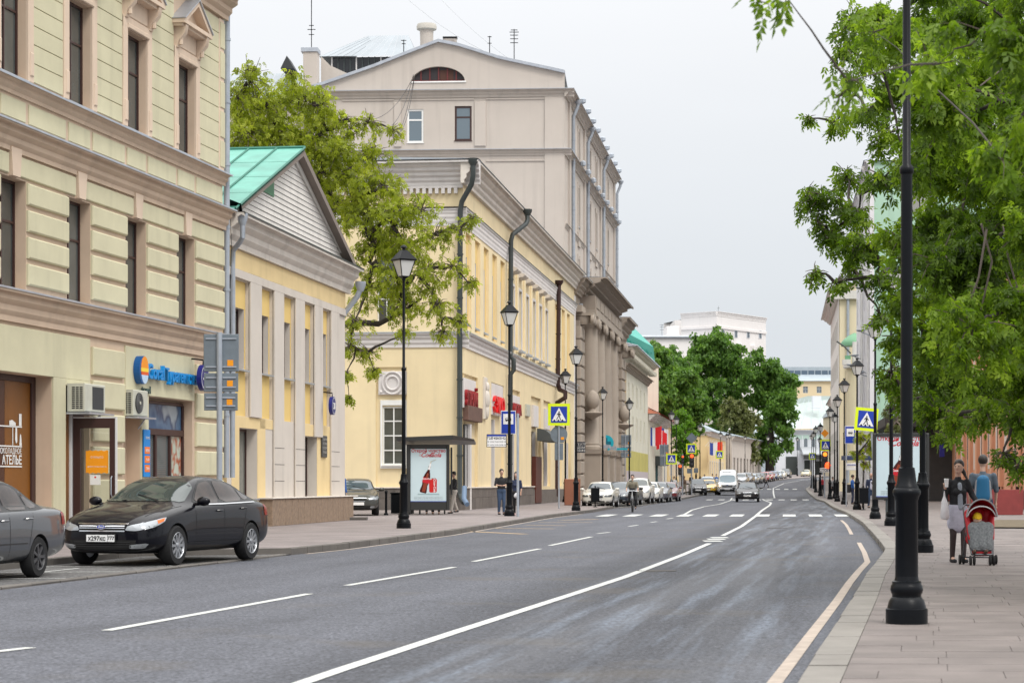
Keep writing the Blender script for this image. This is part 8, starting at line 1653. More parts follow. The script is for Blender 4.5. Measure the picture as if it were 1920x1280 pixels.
def scatter(P0, D, sizes, tpl):
 """place the leaf template at points P0 with random yaw/tilt; returns V,F,rnd"""
 V0, F0 = tpl; n = len(P0); yaw = RNG.uniform(0, 2 * np.pi, n); til = RNG.normal(0, .55, n); rol = RNG.normal(0, .5, n)
 cy, sy, ct, st, cr, sr = np.cos(yaw), np.sin(yaw), np.cos(til), np.sin(til), np.cos(rol), np.sin(rol)
 X = V0[None] * sizes[:, None, None]; x, y, z = X[..., 0], X[..., 1], X[..., 2]
 y, z = y * ct[:, None] - z * st[:, None], y * st[:, None] + z * ct[:, None]; x, z = x * cr[:, None] + z * sr[:, None], -x * sr[:, None] + z * cr[:, None]
 x, y = x * cy[:, None] - y * sy[:, None], x * sy[:, None] + y * cy[:, None]
 V = np.stack([x, y, z], -1) + P0[:, None]; F = F0[None] + (np.arange(n) * len(V0))[:, None, None]
 rn = np.repeat(np.clip(RNG.normal(.5, .28, n), 0, 1), len(F0)) + RNG.uniform(-.12, .12, n * len(F0)); return V.reshape(-1, 3), F.reshape(-1, 4), rn
def tree(label, trunk, blobs, lm, n_leaf, size, ntw=14, nl=5, fork=None, tr=.25, droop=.25, name='broadleaf_tree', group=None, near=0, twr=.006, leafy=.35, limbr=.07):
 """trunk: list of world points; blobs: (px, py, Y, rpx, weight) foliage masses reached by limbs from the trunk"""
 base = trunk[0]; r = root(name, label, 'tree', base, 0, group); tp = [Vector(p) for p in trunk]
 MB().tube(tp, [tr * (1 - .55 * i / (len(tp) - 1)) for i in range(len(tp))], 9).make('trunk', BARK, r, Matrix())
 lb = MB(); tw = MB(); pts = []; bl = [(P(b[0], b[1], b[2]), b[3] * b[2] / FPX, b[4] if len(b) > 4 else 1.0) for b in blobs]; tot = sum(q[1] ** 2 * q[2] for q in bl); rr = random.Random(len(blobs) * 7 + 3); nodes = list(tp[len(tp) // 3:])
 for (c, rad, wt) in sorted(bl, key=lambda q: (q[0] - tp[-1]).length):
  s0 = min(nodes, key=lambda q: (q - c).length + max(0, q.z - c.z) * .3); k = 5; path = []
  for i in range(k + 1):
   t = i / k; p = s0.lerp(c, t); p += Vector((rr.uniform(-1, 1), rr.uniform(-1, 1), rr.uniform(-1, 1) + .8 * math.sin(math.pi * t))) * rad * .16 * (0 < i < k); path.append(p)
  lr = min(limbr, .16 * rad + .008); lb.tube(path, [lr * (1 - .7 * i / k) for i in range(k + 1)], 5, cap=False); nodes += path[2:]
  n = max(3, int(ntw * (.6 + wt * .4))); m_ = max(6, int(n_leaf * rad ** 2 * wt / tot)); per = max(2, m_ // n)
  for j in range(n):
   d = Vector((rr.gauss(0, 1), rr.gauss(0, 1), rr.gauss(0, .75))).normalized(); e = c + Vector((d.x, d.y, d.z)) * rad * rr.uniform(.7, 1.4) - Vector((0, 0, droop * rad * rr.random())); md = c.lerp(e, .5) + Vector((0, 0, .15 * rad)) + Vector((rr.uniform(-1, 1), rr.uniform(-1, 1), 0)) * rad * .1
   tw.tube([c, md, e], [twr * 2, twr * 1.3, twr * .6], 3, sm=False, cap=False)
   for q in range(per):
    t = leafy + (1 - leafy) * rr.random() ** .8; p = (c.lerp(md, t * 2) if t < .5 else md.lerp(e, t * 2 - 1)); j_ = rad * .13; pts.append((p.x + rr.gauss(0, j_), p.y + rr.gauss(0, j_), p.z + rr.gauss(0, j_)))
 lb.make('limbs', BARK, r, Matrix(), kind='stuff'); link('branches', tw.mesh('branches'), TWIG, r, Matrix(), kind='stuff')
 pts = np.array(pts); sz = RNG.uniform(.7, 1.25, len(pts)) * size; idx = np.arange(len(pts))
 if near:
  key = np.argsort(pts[:, 1] / (sz + .001)); sel = key[:near]; idx = key[near:]; Vt, Ft = leaf_template(nl); lm_ = np_mesh('leaf', Vt, Ft, attr=np.full(len(Ft), .5)); lm_.materials.append(lm); lms = [lm_]
  for a in (.15, .85): q = np_mesh('leaf', Vt, Ft, attr=np.full(len(Ft), a)); q.materials.append(lm); lms.append(q)
  for i in sel: link('leaf', lms[i % 3], None, r, Matrix.Translation(pts[i]) @ Matrix.Rotation(rr.uniform(0, 6.3), 4, 'Z') @ Matrix.Rotation(rr.gauss(0, .5), 4, 'X') @ Matrix.Scale(sz[i], 4))
 V, F, rn = scatter(pts[idx], None, sz[idx], leaf_template(nl)); link('crown', np_mesh('crown', V, F, attr=rn), lm, r, Matrix(), kind='stuff'); return r
T_ = lambda px, py, Y: P(px, py, Y)
# right-hand maple, its boughs hanging over the pavement
fr = [(1600, 40, 30, 42, .6), (1580, 95, 31, 38, .5), (1640, 30, 28, 45, .9), (1650, 100, 29, 45, .9), (1600, 150, 33, 30, .5), (1670, 170, 31, 45), (1620, 215, 32, 40, .6), (1570, 230, 33, 26, .5), (1545, 375, 31, 42, .6), (1515, 365, 31, 25, .6), (1590, 330, 32, 34, .5), (1600, 400, 31, 40, .7), (1650, 340, 30, 38, .7), (1560, 440, 31, 34, .6), (1620, 460, 30, 40, .8), (1530, 510, 30, 22, .6), (1570, 530, 30, 24, .4), (1600, 505, 31, 28, .5), (1650, 520, 30, 32, .6), (1690, 450, 29, 45), (1700, 560, 28, 40, .7), (1700, 300, 29, 45, .7), (1660, 250, 31, 38, .6), (1515, 222, 33, 14, .5), (1540, 420, 31, 20, .5), (1690, 640, 29, 36, .8), (1670, 700, 30, 30, .7), (1700, 745, 30, 34, .8), (1650, 590, 31, 24, .6), (1690, 60, 27, 50)]
rr = random.Random(4)
core = [(x + rr.uniform(-18, 18), y + rr.uniform(-18, 18), rr.uniform(23, 37), rr.uniform(52, 74), 1.15) for y in range(-20, 760, 72) for x in range(1755, 2330, 66)]
low = [(1760, 770, 29, 42, .9), (1800, 780, 28, 34, .9), (1850, 765, 27, 36, 1), (1905, 775, 26, 42, 1), (1880, 850, 26, 24, .7), (1910, 870, 26, 26, .7), (1765, 815, 30, 16, .5), (1960, 800, 27, 60, 1)]
hv = bpy.data.objects
tr_ = tree('big leafy maple overhanging the right pavement and filling the upper right corner', [Vector((9.3, 29, .1)), Vector((9.2, 29, 2.2)), Vector((8.9, 29, 4.2)), Vector((8.4, 29, 6.2)), Vector((8.0, 29.5, 8))], fr + core + low, LF1, 74000, .155, ntw=20, tr=.28, near=0, name='maple_tree', leafy=.15, limbr=.032, droop=.5)
br = MB()
for pts_ in ([(1930, 640, 27), (1905, 560, 27), (1870, 470, 27.5), (1885, 390, 28), (1925, 330, 28)], [(1925, 600, 26), (1890, 480, 26), (1880, 420, 26)], [(1850, 430, 24), (1835, 520, 24), (1800, 620, 24.5), (1770, 690, 25)], [(1840, 420, 24), (1860, 490, 24.2), (1840, 580, 24.5)], [(1700, 300, 27), (1760, 250, 26), (1840, 160, 25), (1930, 90, 25)]): br.tube([T_(*p) for p in pts_], [.014, .012, .010, .008, .006][:len(pts_)], 6)
br.make('bare_branches', mat('grey_twig', (.16, .13, .11), .9), tr_, Matrix(), kind='stuff')
tree('low near bough with big leaves at the top right of the street view', [Vector((7.2, 13.5, .1)), Vector((7.2, 13.5, 3)), Vector((6.2, 13.5, 5.2)), Vector((4.8, 13.6, 5.6))], [(1600, 150, 13.5, 45, .35), (1575, 180, 13.5, 30, .35), (1640, 60, 25, 60, .3), (1420, 5, 13.5, 26, .5), (1475, -5, 13.5, 18, .3), (1700, 40, 25, 60, .3), (1760, 120, 15, 60, .5), (1850, 60, 15, 80, .8), (1930, 200, 15, 70, .6), (1880, 300, 16, 60, .5), (2100, 150, 15, 110, .7), (2280, 60, 14, 110, .7)], LF1, 820, .15, ntw=6, tr=.07, near=300, name='maple_tree', twr=.003, limbr=.010)
# left maple behind the gabled house
lt = [(470, 150, 86, 42, .5), (445, 190, 86, 40, .8), (500, 200, 87, 50, 1), (560, 180, 88, 48, .9), (600, 200, 88, 40, .7), (460, 250, 86, 45, 1), (520, 260, 87, 55, 1.2), (585, 260, 88, 50, 1.1), (640, 230, 89, 36, .7), (630, 290, 88, 45, 1), (690, 230, 89, 26, .6), (735, 245, 89, 18, .5), (700, 290, 89, 34, .8), (660, 340, 88, 45, 1.1), (720, 350, 88, 40, .9), (680, 400, 88, 45, 1.1), (740, 400, 87, 42, .9), (790, 395, 87, 36, .8), (700, 460, 88, 45, 1.1), (760, 460, 87, 40, .9), (815, 440, 86, 30, .7), (860, 430, 86, 24, .6), (885, 410, 86, 12, .4), (740, 515, 87, 40, 1), (800, 510, 86, 36, .8), (850, 500, 86, 26, .6), (880, 530, 86, 16, .5), (690, 540, 88, 38, .9), (760, 570, 87, 36, .8), (820, 570, 86, 30, .7), (865, 600, 86, 20, .6), (830, 620, 86, 20, .4), (665, 600, 87, 26, .6), (655, 650, 87, 20, .6), (690, 660, 87, 20, .5), (650, 700, 87, 13, .5), (700, 695, 87, 12, .5), (760, 625, 86, 18, .4), (540, 310, 90, 40, 1), (600, 340, 90, 45, 1), (640, 390, 90, 36, 1), (470, 130, 86, 14, .4), (545, 140, 87, 12, .4), (430, 280, 87, 30, 1), (655, 745, 87, 7, .5)]
tree('spreading light green maple rising behind the gabled house', [T_(604, 990, 90), T_(606, 800, 90), T_(612, 640, 89.5), T_(600, 480, 89), T_(585, 340, 88.5)], lt, LF2, 11500, .28, ntw=34, tr=.42, name='maple_tree', limbr=.14, twr=.012, leafy=.42)
bb_ = MB(); bb_.tube([T_(610, 620, 89), T_(660, 604, 88.5), T_(710, 607, 88), T_(745, 590, 87.5), T_(790, 560, 87)], [.16, .14, .12, .08, .04], 8); bb_.make('low_limb', BARK, hv['maple_tree.002'], Matrix())
rr = random.Random(9); J = lambda L_, j=8: [(x + rr.uniform(-j, j), y + rr.uniform(-j, j), Y + rr.uniform(-3, 3), r_, w_) for x, y, Y, r_, w_ in L_]
def far(label, tx, ty, Y, bl, lm, n, size, tr=.45, nl=1, nm='broadleaf_tree', **k): return tree(label, [T_(tx, ty, Y), T_(tx - 1, ty - 35, Y), T_(tx + 2, ty - 75, Y), T_(tx, ty - 110, Y)], J([(x, y, Y, r_ * 1.1, w_) for x, y, r_, w_ in bl], 2), lm, int(n * 1.7) if nl == 1 else n, size * (.72 if nl == 1 else 1), ntw=k.pop('ntw', 22), nl=nl, tr=tr, droop=.2, name=nm, limbr=.3, twr=.03, leafy=.2, **k)
g = 'trees beyond the low houses'
far('deep green tree nearest the portico above the red roofs', 1222, 890, 300, [(1215, 680, 18, 1), (1235, 665, 20, 1), (1222, 710, 22, 1), (1245, 700, 22, 1), (1215, 745, 20, 1), (1240, 740, 24, 1), (1225, 780, 24, 1), (1250, 780, 20, 1)], LF3, 9000, .8)
far('deep green tree second from the portico', 1272, 890, 315, [(1268, 690, 20, 1), (1285, 700, 22, 1), (1262, 730, 24, 1), (1290, 735, 24, 1), (1275, 765, 26, 1), (1305, 765, 22, 1), (1290, 800, 24, 1), (1262, 800, 20, 1)], LF3, 9500, .8)
far('thin hazy tree top showing between the turquoise roof and the pale wing', 1245, 890, 380, [(1200, 655, 15, .6), (1222, 650, 13, .5), (1250, 660, 15, .5), (1270, 672, 14, .5), (1300, 690, 12, .6)], LF3, 2600, .7)
far('big spreading tree in front of the skyline block', 1394, 893, 425, [(1315, 650, 24, 1), (1345, 645, 26, 1), (1370, 660, 22, 1), (1300, 675, 18, .8), (1325, 685, 26, 1), (1355, 690, 26, .9), (1385, 695, 22, .8), (1310, 715, 20, .8), (1340, 725, 22, .6), (1375, 730, 22, .8), (1325, 755, 22, 1), (1350, 780, 24, 1), (1335, 815, 22, 1), (1375, 780, 22, .9)], LF3, 15000, 1.0, tr=.9)
far('dark broad tree leaning right over the far parked cars', 1444, 892, 420, [(1425, 665, 14, .9), (1440, 685, 20, 1), (1410, 705, 22, 1), (1445, 715, 26, 1), (1470, 715, 20, 1), (1425, 745, 24, .9), (1460, 750, 26, 1), (1482, 745, 14, .9), (1480, 775, 15, .9), (1450, 785, 20, .7), (1470, 800, 16, .9), (1490, 715, 10, .8), (1475, 830, 11, .8), (1430, 815, 18, .9), (1455, 845, 16, .8), (1430, 850, 12, .8)], LF3, 13000, 1.0, tr=1.0)
far('olive brown tree between the two big far trees', 1390, 892, 410, [(1375, 760, 16, .8), (1395, 770, 16, .8), (1365, 785, 18, .9), (1390, 800, 20, 1), (1410, 790, 14, .8), (1375, 820, 18, 1), (1400, 830, 20, 1), (1385, 850, 16, 1), (1410, 850, 12, .8)], LF4, 7500, .9, tr=.8)
far('fresh green sapling behind the left far lamps', 1279, 925, 258, [(1276, 775, 9, 1), (1284, 790, 13, 1), (1275, 805, 13, 1), (1290, 815, 13, 1), (1280, 835, 14, 1), (1295, 840, 10, 1), (1282, 860, 12, 1), (1272, 850, 9, 1)], LF5, 3600, .5, tr=.12)
far('young sparse street tree before the mint wall', 1677, 975, 100, [(1680, 690, 10, .5), (1672, 720, 14, .6), (1688, 740, 16, .6), (1670, 765, 14, .6), (1682, 790, 16, .6), (1668, 740, 8, .5)], LF4, 520, .22, tr=.05, nl=5, ntw=9)
far('low leafy young tree behind the tilted crossing sign', 1618, 960, 108, [(1615, 815, 12, .6), (1628, 835, 12, .6), (1610, 850, 10, .5), (1636, 815, 10, .5), (1622, 870, 8, .4)], LF2, 520, .22, tr=.05, nl=5, ntw=9)
# ================================================================ PEOPLE
SKIN = mat('skin', (.52, .33, .25), .55, spec=.3); HAIRD = mat('dark_hair', (.018, .012, .009), .5); HAIRG = mat('grey_hair', (.25, .24, .23), .6)
def fab(n, c, r=.85): return mat('cloth_' + n, c, r, var=.12, vscale=14)
FB = dict(black=fab('black', (.015, .015, .018)), navy=fab('navy', (.02, .03, .07)), white=fab('white', (.6, .6, .62)), grey=fab('grey', (.25, .25, .26)), denim=fab('denim', (.04, .07, .13)), blue=fab('blue', (.02, .10, .35)), khaki=fab('khaki', (.17, .15, .11)), beige=fab('beige', (.42, .38, .34)), lilac=fab('lilac', (.50, .50, .60)), pink=fab('pink', (.6, .38, .40)), red=fab('red', (.4, .03, .04)), check=fab('check', (.08, .10, .125)), shirt=fab('shirt', (.30, .33, .38)), brown=fab('brown', (.10, .06, .04)))
def blob_mesh(caps, vox, smooth=3):
 """union of tapered capsules -> one continuous voxel-remeshed surface. caps: (p0, r0, p1, r1[, flat])"""
 b = MB()
 for c in caps:
  p0, r0, p1, r1 = Vector(c[0]), c[1], Vector(c[2]), c[3]; d = p1 - p0; L = d.length
  if L < 1e-4: sc = c[4] if len(c) > 4 else (1, 1, 1); b.sphere(p0, r0, 14, 10, sc); continue
  q = d.to_track_quat('Z', 'Y').to_matrix().to_4x4(); sc = c[4] if len(c) > 4 else (1, 1); pr = []
  for i in range(5): a = -math.pi / 2 + math.pi / 2 * i / 4; pr.append((max(.0008, r0 * math.cos(a)), r0 * math.sin(a)))
  for i in range(5): a = math.pi / 2 * i / 4; pr.append((max(.0008, r1 * math.cos(a)), L + r1 * math.sin(a)))
  t = MB(); t.lathe(pr, 14); b.add([p0 + (q @ Vector((v[0] * sc[0], v[1] * sc[1], v[2]))) for v in t.v], t.f, 0, True)
 me = b.fix('m'); o = bpy.data.objects.new('m', me); COL.objects.link(o); m = o.modifiers.new('r', 'REMESH'); m.mode = 'VOXEL'; m.voxel_size = vox; m.use_smooth_shade = True
 s = o.modifiers.new('s', 'SMOOTH'); s.iterations = smooth; s.factor = .5; return bake(o)
def person(label, loc, rz, H=1.75, top='black', bot='denim', hair=HAIRD, long=False, step=.18, arms=((.0, .05), (.0, .05)), fem=False, sleeve=True, skirt=False, vox=.02, extra=None, bend=0.0, bald=False, skinleg=None, group=None, fingers=False, shoes='black', legs=None, turn=0.0):
 """figure facing -y. arms: ((forward, elbow bend), ...) or explicit (elbow, wrist) points"""
 r = root('person', label, 'person', loc, rz, group, H / 1.75); M = WM[r.name]; sw = .165 if fem else .195; hw = .09
 hipz, kn, an = .93, .50, .085; sh = Vector((0, -bend, 1.43)); nk = sh + Vector((0, -.01 - bend * .1, .09)); hd = nk + Vector((0, -.03, .155)); TG = []; B = []; TP = []; BT = []; SH_ = []; hands = []
 for i, s in enumerate((-1, 1)):
  if legs: hip, k, a = [Vector(p) for p in legs[i]]
  else: st_ = step * (1 if s > 0 else -1); hip = Vector((s * hw, 0, hipz)); a = Vector((s * .085, -st_, an + (.05 if st_ < 0 and step > .15 else 0))); k = Vector((s * .09, -st_ * .45 - .04, kn))
  lr = .078 if fem else .082; B += [(hip, lr, k, .052), (k, .052, a, .034), (a, .034, a + Vector((0, -.12, -.05)), .03)]
  TG += [(hip, lr + .008, k, .061), (k, .061, a, .043)]
  if not skirt: BT += [(hip, lr + .018, k, .068), (k, .068, a + Vector((0, 0, .03)), .055 if not fem else .045)]
  SH_ += [(a + Vector((0, .03, -.045)), .042, a + Vector((0, -.15, -.055)), .036)]
  s0 = sh + Vector((s * sw, 0, -.02)); A = arms[i]
  if isinstance(A[0], (int, float)): el = s0 + Vector((s * .05, -A[0] * .28, -.27)); wr_ = el + Vector((-s * .01, -.05 - A[1] * .24, -.24 + A[1] * .26))
  else: el, wr_ = Vector(A[0]), Vector(A[1])
  B += [(s0, .045, el, .036), (el, .036, wr_, .025)]; d = (wr_ - el).normalized(); pm = wr_ + d * .07; B.append((wr_ + d * .02, .026, pm, .030, (1.1, .6))); hands.append((wr_, d, pm, s))
  if fingers:
   u = d.cross(Vector((s, 0, .3))).normalized(); n = d.cross(u)
   for j in range(4): a0 = pm + u * (.024 - .016 * j); l_ = (.065, .075, .07, .055)[j]; m1 = a0 + d * l_ * .6 + n * .012 * s; B += [(a0, .009, m1, .008), (m1, .008, m1 + d * l_ * .35 + n * .025 * s, .007)]
   B += [(wr_ + d * .03 + u * .02, .011, wr_ + d * .06 + u * .055, .009), (wr_ + d * .06 + u * .055, .009, wr_ + d * .095 + u * .06, .008)]
  else: B.append((pm, .024, pm + d * .06, .014, (1, .6)))
  e2 = wr_ - d * .03 if sleeve else el; TP += [(s0, .062, el, .052)] + ([(el, .052, e2, .040)] if sleeve else [(s0, .062, s0.lerp(el, .6), .06)])
 w_ = .92 if fem else 1.0; hp = Vector((0, 0, hipz)); ws = hp.lerp(sh, .42)
 B += [((-.05, 0, hipz + .02), .105, (.05, 0, hipz + .02), .105), (hp, .11, ws, .105 * w_, (1.25, .85)), (ws, .105 * w_, sh - Vector((0, 0, .10)), .115 * w_, (1.35, .85)), (sh + Vector((-.10, 0, -.03)), .055, sh + Vector((.10, 0, -.03)), .055), (sh, .055, nk, .048), (nk, .048, hd - Vector((0, 0, .03)), .045)]
 q = lambda x, y, z: hd + Matrix.Rotation(turn, 3, 'Z') @ Vector((x, y, z))
 B += [(hd, .098, hd, .098, (.80, .98, 1.14)), (q(0, -.02, -.055), .058, q(0, -.045, -.075), .042), (q(0, -.088, .0), .010, q(0, -.108, -.022), .014), (q(-.078, .01, -.01), .014, q(-.083, .012, .02), .012), (q(.078, .01, -.01), .014, q(.083, .012, .02), .012)]
 TP += [(hp + Vector((0, 0, .06)), .125, ws, .122 * w_, (1.28, .88)), (ws, .122 * w_, sh - Vector((0, 0, .10)), .128 * w_, (1.38, .88)), (sh + Vector((-sw * .6, 0, -.04)), .066, sh + Vector((sw * .6, 0, -.04)), .066), (sh, .07, nk - Vector((0, 0, .05)), .06)]
 if fem: TP.append(((-.06, -.09 - bend, 1.24), .06, (.06, -.09 - bend, 1.24), .06))
 b = link('body', blob_mesh(B, vox), SKIN, r, M)
 link('top', blob_mesh(TP, vox), FB[top], r, M)
 if skirt: BT = [((0, 0, hipz + .02), .15, (0, 0, .68), .165, (1.2, .8))]
 else: BT += [((-.05, 0, hipz + .02), .125, (.05, 0, hipz + .02), .125)]
 link('skirt' if skirt else 'trousers', blob_mesh(BT, vox), FB[bot], r, M); link('shoes', blob_mesh(SH_, min(vox, .014), 2), FB[shoes], r, M)
 if skinleg: link('tights', blob_mesh(TG, vox), mat('sheer_tights', (.035, .022, .022), .5), r, M)
 if not bald:
  Hh = [(q(0, .022, .038), .104, q(0, .022, .038), .104, (.88, .98, 1.02))]
  if long: Hh += [(q(-.05, .05, 0), .05, q(-.07, .03, -.22), .035), (q(.05, .05, 0), .05, q(.07, .05, -.24), .035), (q(0, .07, 0), .06, q(0, .08, -.25), .05)] if long == 1 else [(q(0, .10, .0), .045, q(.06, .12, -.10), .035), (q(.06, .12, -.10), .035, q(.13, .07, -.22), .015)]
  link('hair', blob_mesh(Hh, min(vox, .013), 2), hair, r, M)
 e = MB(); [e.sphere(q(s * .032, -.086, .012), .011, 8, 6, (1.2, .6, .7)) for s in (-1, 1)]; e.make('eyes', HAIRD, b, M)
 m = MB(); m.sphere(q(0, -.090, -.052), .016, 8, 5, (1.3, .4, .35)); m.make('mouth', mat('lips', (.35, .10, .09), .5), b, M)
 if extra: extra(r, M, hands)
 return r
def pz(px, Y, side='R'): return (X_(px, Y), Y, (pzr if side == 'R' else pzl)(Y))
# woman with pushchair
def woman_bits(r, M, h):
 link('collar_shirt', blob_mesh([((.01, -.095, .97), .062, (0, -.095, 1.36), .05, (.9, .8))], .012), FB['shirt'], r, M)
 c = h[0][2]; MB().lathe([(.030, -.05), (.040, .085), (.042, .09), (.038, .10), (.005, .10)], 16, c + Vector((.01, -.035, .03))).make('paper_cup', SWH, r, M)
 g = MB(); p = h[0][0] + Vector((-.02, -.02, -.04)); g.tube([p, p + Vector((0, 0, -.10)), p + Vector((0, 0, -.18)), p + Vector((.01, 0, -.33)), p + Vector((.01, 0, -.46)), p + Vector((0, 0, -.5))], [.006, .02, .05, .075, .08, .06], 12); g.make('carrier_bag', mat('white_plastic_bag', (.62, .6, .62), .35, var=.12, vscale=8), r, M)
 g = MB(); g.cbox(.13, .27, -.26, -.2, .74, .86, .03); g.make('handbag', mat('pale_handbag', S(205, 200, 180, .7), .6), r, M)
Yw = 36.6; fl = pzr(Yw)
person('young dark-haired woman in black jacket and pale skirt holding a cup behind the pushchair', pz(1796, Yw), R(8), 1.71, 'black', 'lilac', long=2, step=.05, fem=True, skirt=True, vox=.0105, fingers=True, turn=R(-38), arms=(((-.24, .0, 1.17), (-.29, -.16, 1.30)), ((.25, -.04, 1.18), (.30, -.26, 1.00))), extra=woman_bits, skinleg=1)
def backpack(r, M, h):
 link('backpack', blob_mesh([((0, .19, 1.02), .13, (0, .19, 1.32), .11, (1.1, .8))], .014), mat('backpack_blue', S(25, 120, 170, .6), .6), r, M); link('backpack_side', blob_mesh([((-.11, .18, 1.0), .06, (-.10, .18, 1.3), .04), ((.11, .18, 1.0), .06, (.10, .18, 1.3), .04), ((0, .2, .93), .08, (0, .2, .96), .08, (1.6, .9))], .014), FB['grey'], r, M)
person('man seen from behind in a checked shirt with a blue backpack', pz(1843, 41.2), R(168), 1.80, 'check', 'navy', step=.12, sleeve=False, vox=.013, extra=backpack, fingers=True, arms=((.1, .1), (-.1, .1)))
pr_ = root('pram', 'red hooded pushchair with a child in a yellow hat under a grey blanket', 'pushchair', (X_(1838, 35.6), 35.6, pzr(35.6)), R(-4)); M = WM[pr_.name]; PR = mat('pram_red', S(185, 12, 32, .8), .55); PF = mat('pram_frame', (.10, .10, .11), .4, metal=.5); PG = mat('blanket_grey', (.16, .17, .18), .95, var=.4, vscale=30)
cn = MB(); n = 10
for i in range(n):
 a0, a1 = math.pi * i / n, math.pi * (i + 1) / n
 for j in range(4): y0, y1 = -.18 + .13 * j, -.18 + .13 * (j + 1); s0, s1 = 1 - .02 * j * j, 1 - .02 * (j + 1) ** 2; cn.quad(*[(-.245 * math.cos(a) * s, y, .80 + .29 * math.sin(a) * s) for a, y, s in ((a0, y0, s0), (a1, y0, s0), (a1, y1, s1), (a0, y1, s1))])
for i in range(n): a0, a1 = math.pi * i / n, math.pi * (i + 1) / n; cn.add([(-.2 * math.cos(a0), .34, .8 + .23 * math.sin(a0)), (-.2 * math.cos(a1), .34, .8 + .23 * math.sin(a1)), (0, .36, .8)], [(0, 1, 2)])
o = cn.make('hood', PR, pr_, smooth=True); MB().tube([(-.25 * math.cos(a), -.19, .80 + .295 * math.sin(a)) for a in np.linspace(0, math.pi, 14)], .014, 6).make('hood_rim', FB['grey'], o, M); MB().tube([(-.235 * math.cos(a), -.155, .78 + .20 * math.sin(a)) for a in np.linspace(.2, math.pi - .2, 12)], .012, 5).make('hood_stripe', FB['white'], o, M)
link('seat', blob_mesh([((-.13, .12, .42), .10, (-.15, .2, .85), .09), ((.13, .12, .42), .10, (.15, .2, .85), .09), ((0, .15, .40), .12, (0, .22, .85), .12), ((-.17, -.1, .45), .05, (-.2, .1, .8), .05), ((.17, -.1, .45), .05, (.2, .1, .8), .05), ((-.1, -.12, .22), .07, (.1, -.12, .22), .07)], .014), PR, pr_, M)
link('blanket', blob_mesh([((-.10, -.13, .30), .09, (-.12, -.06, .62), .10), ((.10, -.13, .30), .09, (.12, -.06, .62), .10), ((0, -.12, .32), .11, (0, -.05, .62), .12)], .013), PG, pr_, M)
ch_ = root('person', 'small child in a yellow hat sitting in the red pushchair', 'child', WM[pr_.name] @ Vector((-.05, -.03, .72))); link('body', blob_mesh([((0, 0, .03), .075, (0, 0, .03), .075, (.95, 1, 1.05)), ((0, .05, -.2), .09, (0, .03, -.06), .06), ((0, -.07, .02), .012, (0, -.08, .015), .012)], .009), SKIN, ch_); link('hat', blob_mesh([((0, .01, .07), .080, (0, .01, .08), .078), ((0, -.05, .055), .05, (0, -.07, .05), .03, (1.2, .5))], .01), mat('yellow_hat', S(220, 180, 20, .8), .8), ch_); link('jacket', blob_mesh([((0, .05, -.28), .12, (0, .04, -.09), .08), ((-.1, .0, -.22), .045, (.1, .0, -.22), .045)], .012), FB['navy'], ch_)
link('shoes', blob_mesh([((-.09, -.19, -.50), .032, (-.10, -.24, -.48), .03), ((.09, -.19, -.50), .032, (.10, -.24, -.48), .03)], .01), FB['brown'], ch_)
f = MB(); [f.tube([(s * .24, .3, .95), (s * .23, .1, .62), (s * .17, -.2, .18)], .014, 6) for s in (-1, 1)]; [f.tube([(s * .22, .05, .6), (s * .25, .28, .12)], .014, 6) for s in (-1, 1)]; f.tube([(-.24, .3, .95), (-.2, .36, 1.0), (.2, .36, 1.0), (.24, .3, .95)], .016, 6); f.tube([(-.17, -.2, .18), (.17, -.2, .18)], .018, 6); f.tube([(-.25, .28, .12), (.25, .28, .12)], .014, 6); f.tube([(-.15, -.18, .26), (.15, -.18, .26)], .03, 6); f.make('frame', PF, pr_)
wm_ = MB(); wm_.lathe([(.05, -.016), (.075, -.016), (.082, -.008), (.082, .008), (.075, .016), (.05, .016)], 20); wme = wm_.fix('wheel'); wme.materials.append(TYRE)
for x, y in ((-.30, .26), (-.24, .26), (.24, .26), (.30, .26), (-.19, -.21), (-.13, -.21), (.13, -.21), (.19, -.21)): w_o = link('wheel', wme, None, pr_, M @ Matrix.Translation((x, y, .082)) @ Matrix.Rotation(R(90), 4, 'Y')); MB().lathe([(.05, -.01), (.05, .01)], 12).make('hub', PF, w_o)
# cyclist
Yc = 101.5; cy = root('bicycle', 'bicycle ridden towards the camera beside the parked cars', 'bicycle', (X_(1186, Yc), Yc, 0), R(-6)); M = WM[cy.name]; b = MB()
for y in (-.52, .52): t = MB(); t.lathe([(.315, -.018), (.34, -.012), (.34, .012), (.315, .018)], 28); me = t.mesh(); me.transform(Matrix.Translation((0, y, .34)) @ Matrix.Rotation(R(90), 4, 'Y')); t2 = link('wheel', me, TYRE, cy, M); sp = MB(); [sp.tube([(0, y, .34), (0, y + .31 * math.cos(a), .34 + .31 * math.sin(a))], .003, 3) for a in np.linspace(0, 6.28, 13)[:-1]]; sp.make('spokes', CHROME, t2, M)
b.tube([(0, -.52, .34), (0, -.42, .78), (0, -.38, .98)], .017, 6); b.tube([(0, -.41, .80), (0, .0, .32), (0, .52, .34)], .016, 6); b.tube([(0, -.40, .86), (0, .22, .82), (0, 0, .32)], .016, 6); b.tube([(0, .22, .82), (0, .52, .34)], .01, 5); b.tube([(0, .22, .8), (0, .25, .95)], .014, 5); b.make('frame', mat('bike_white', (.6, .6, .6), .4), cy)
MB().tube([(-.29, -.36, 1.0), (-.1, -.40, 1.03), (.1, -.40, 1.03), (.29, -.36, 1.0)], .014, 6).make('handlebar', CHROME, cy); sd_ = MB(); sd_.sphere((0, .25, .97), .10, 10, 6, (.8, 1.3, .4)); sd_.make('saddle', DK, cy); pd = MB(); pd.box(-.2, -.1, -.22, -.12, .30, .33); pd.box(.1, .2, .1, .2, .42, .45); pd.make('pedals', DK, cy)
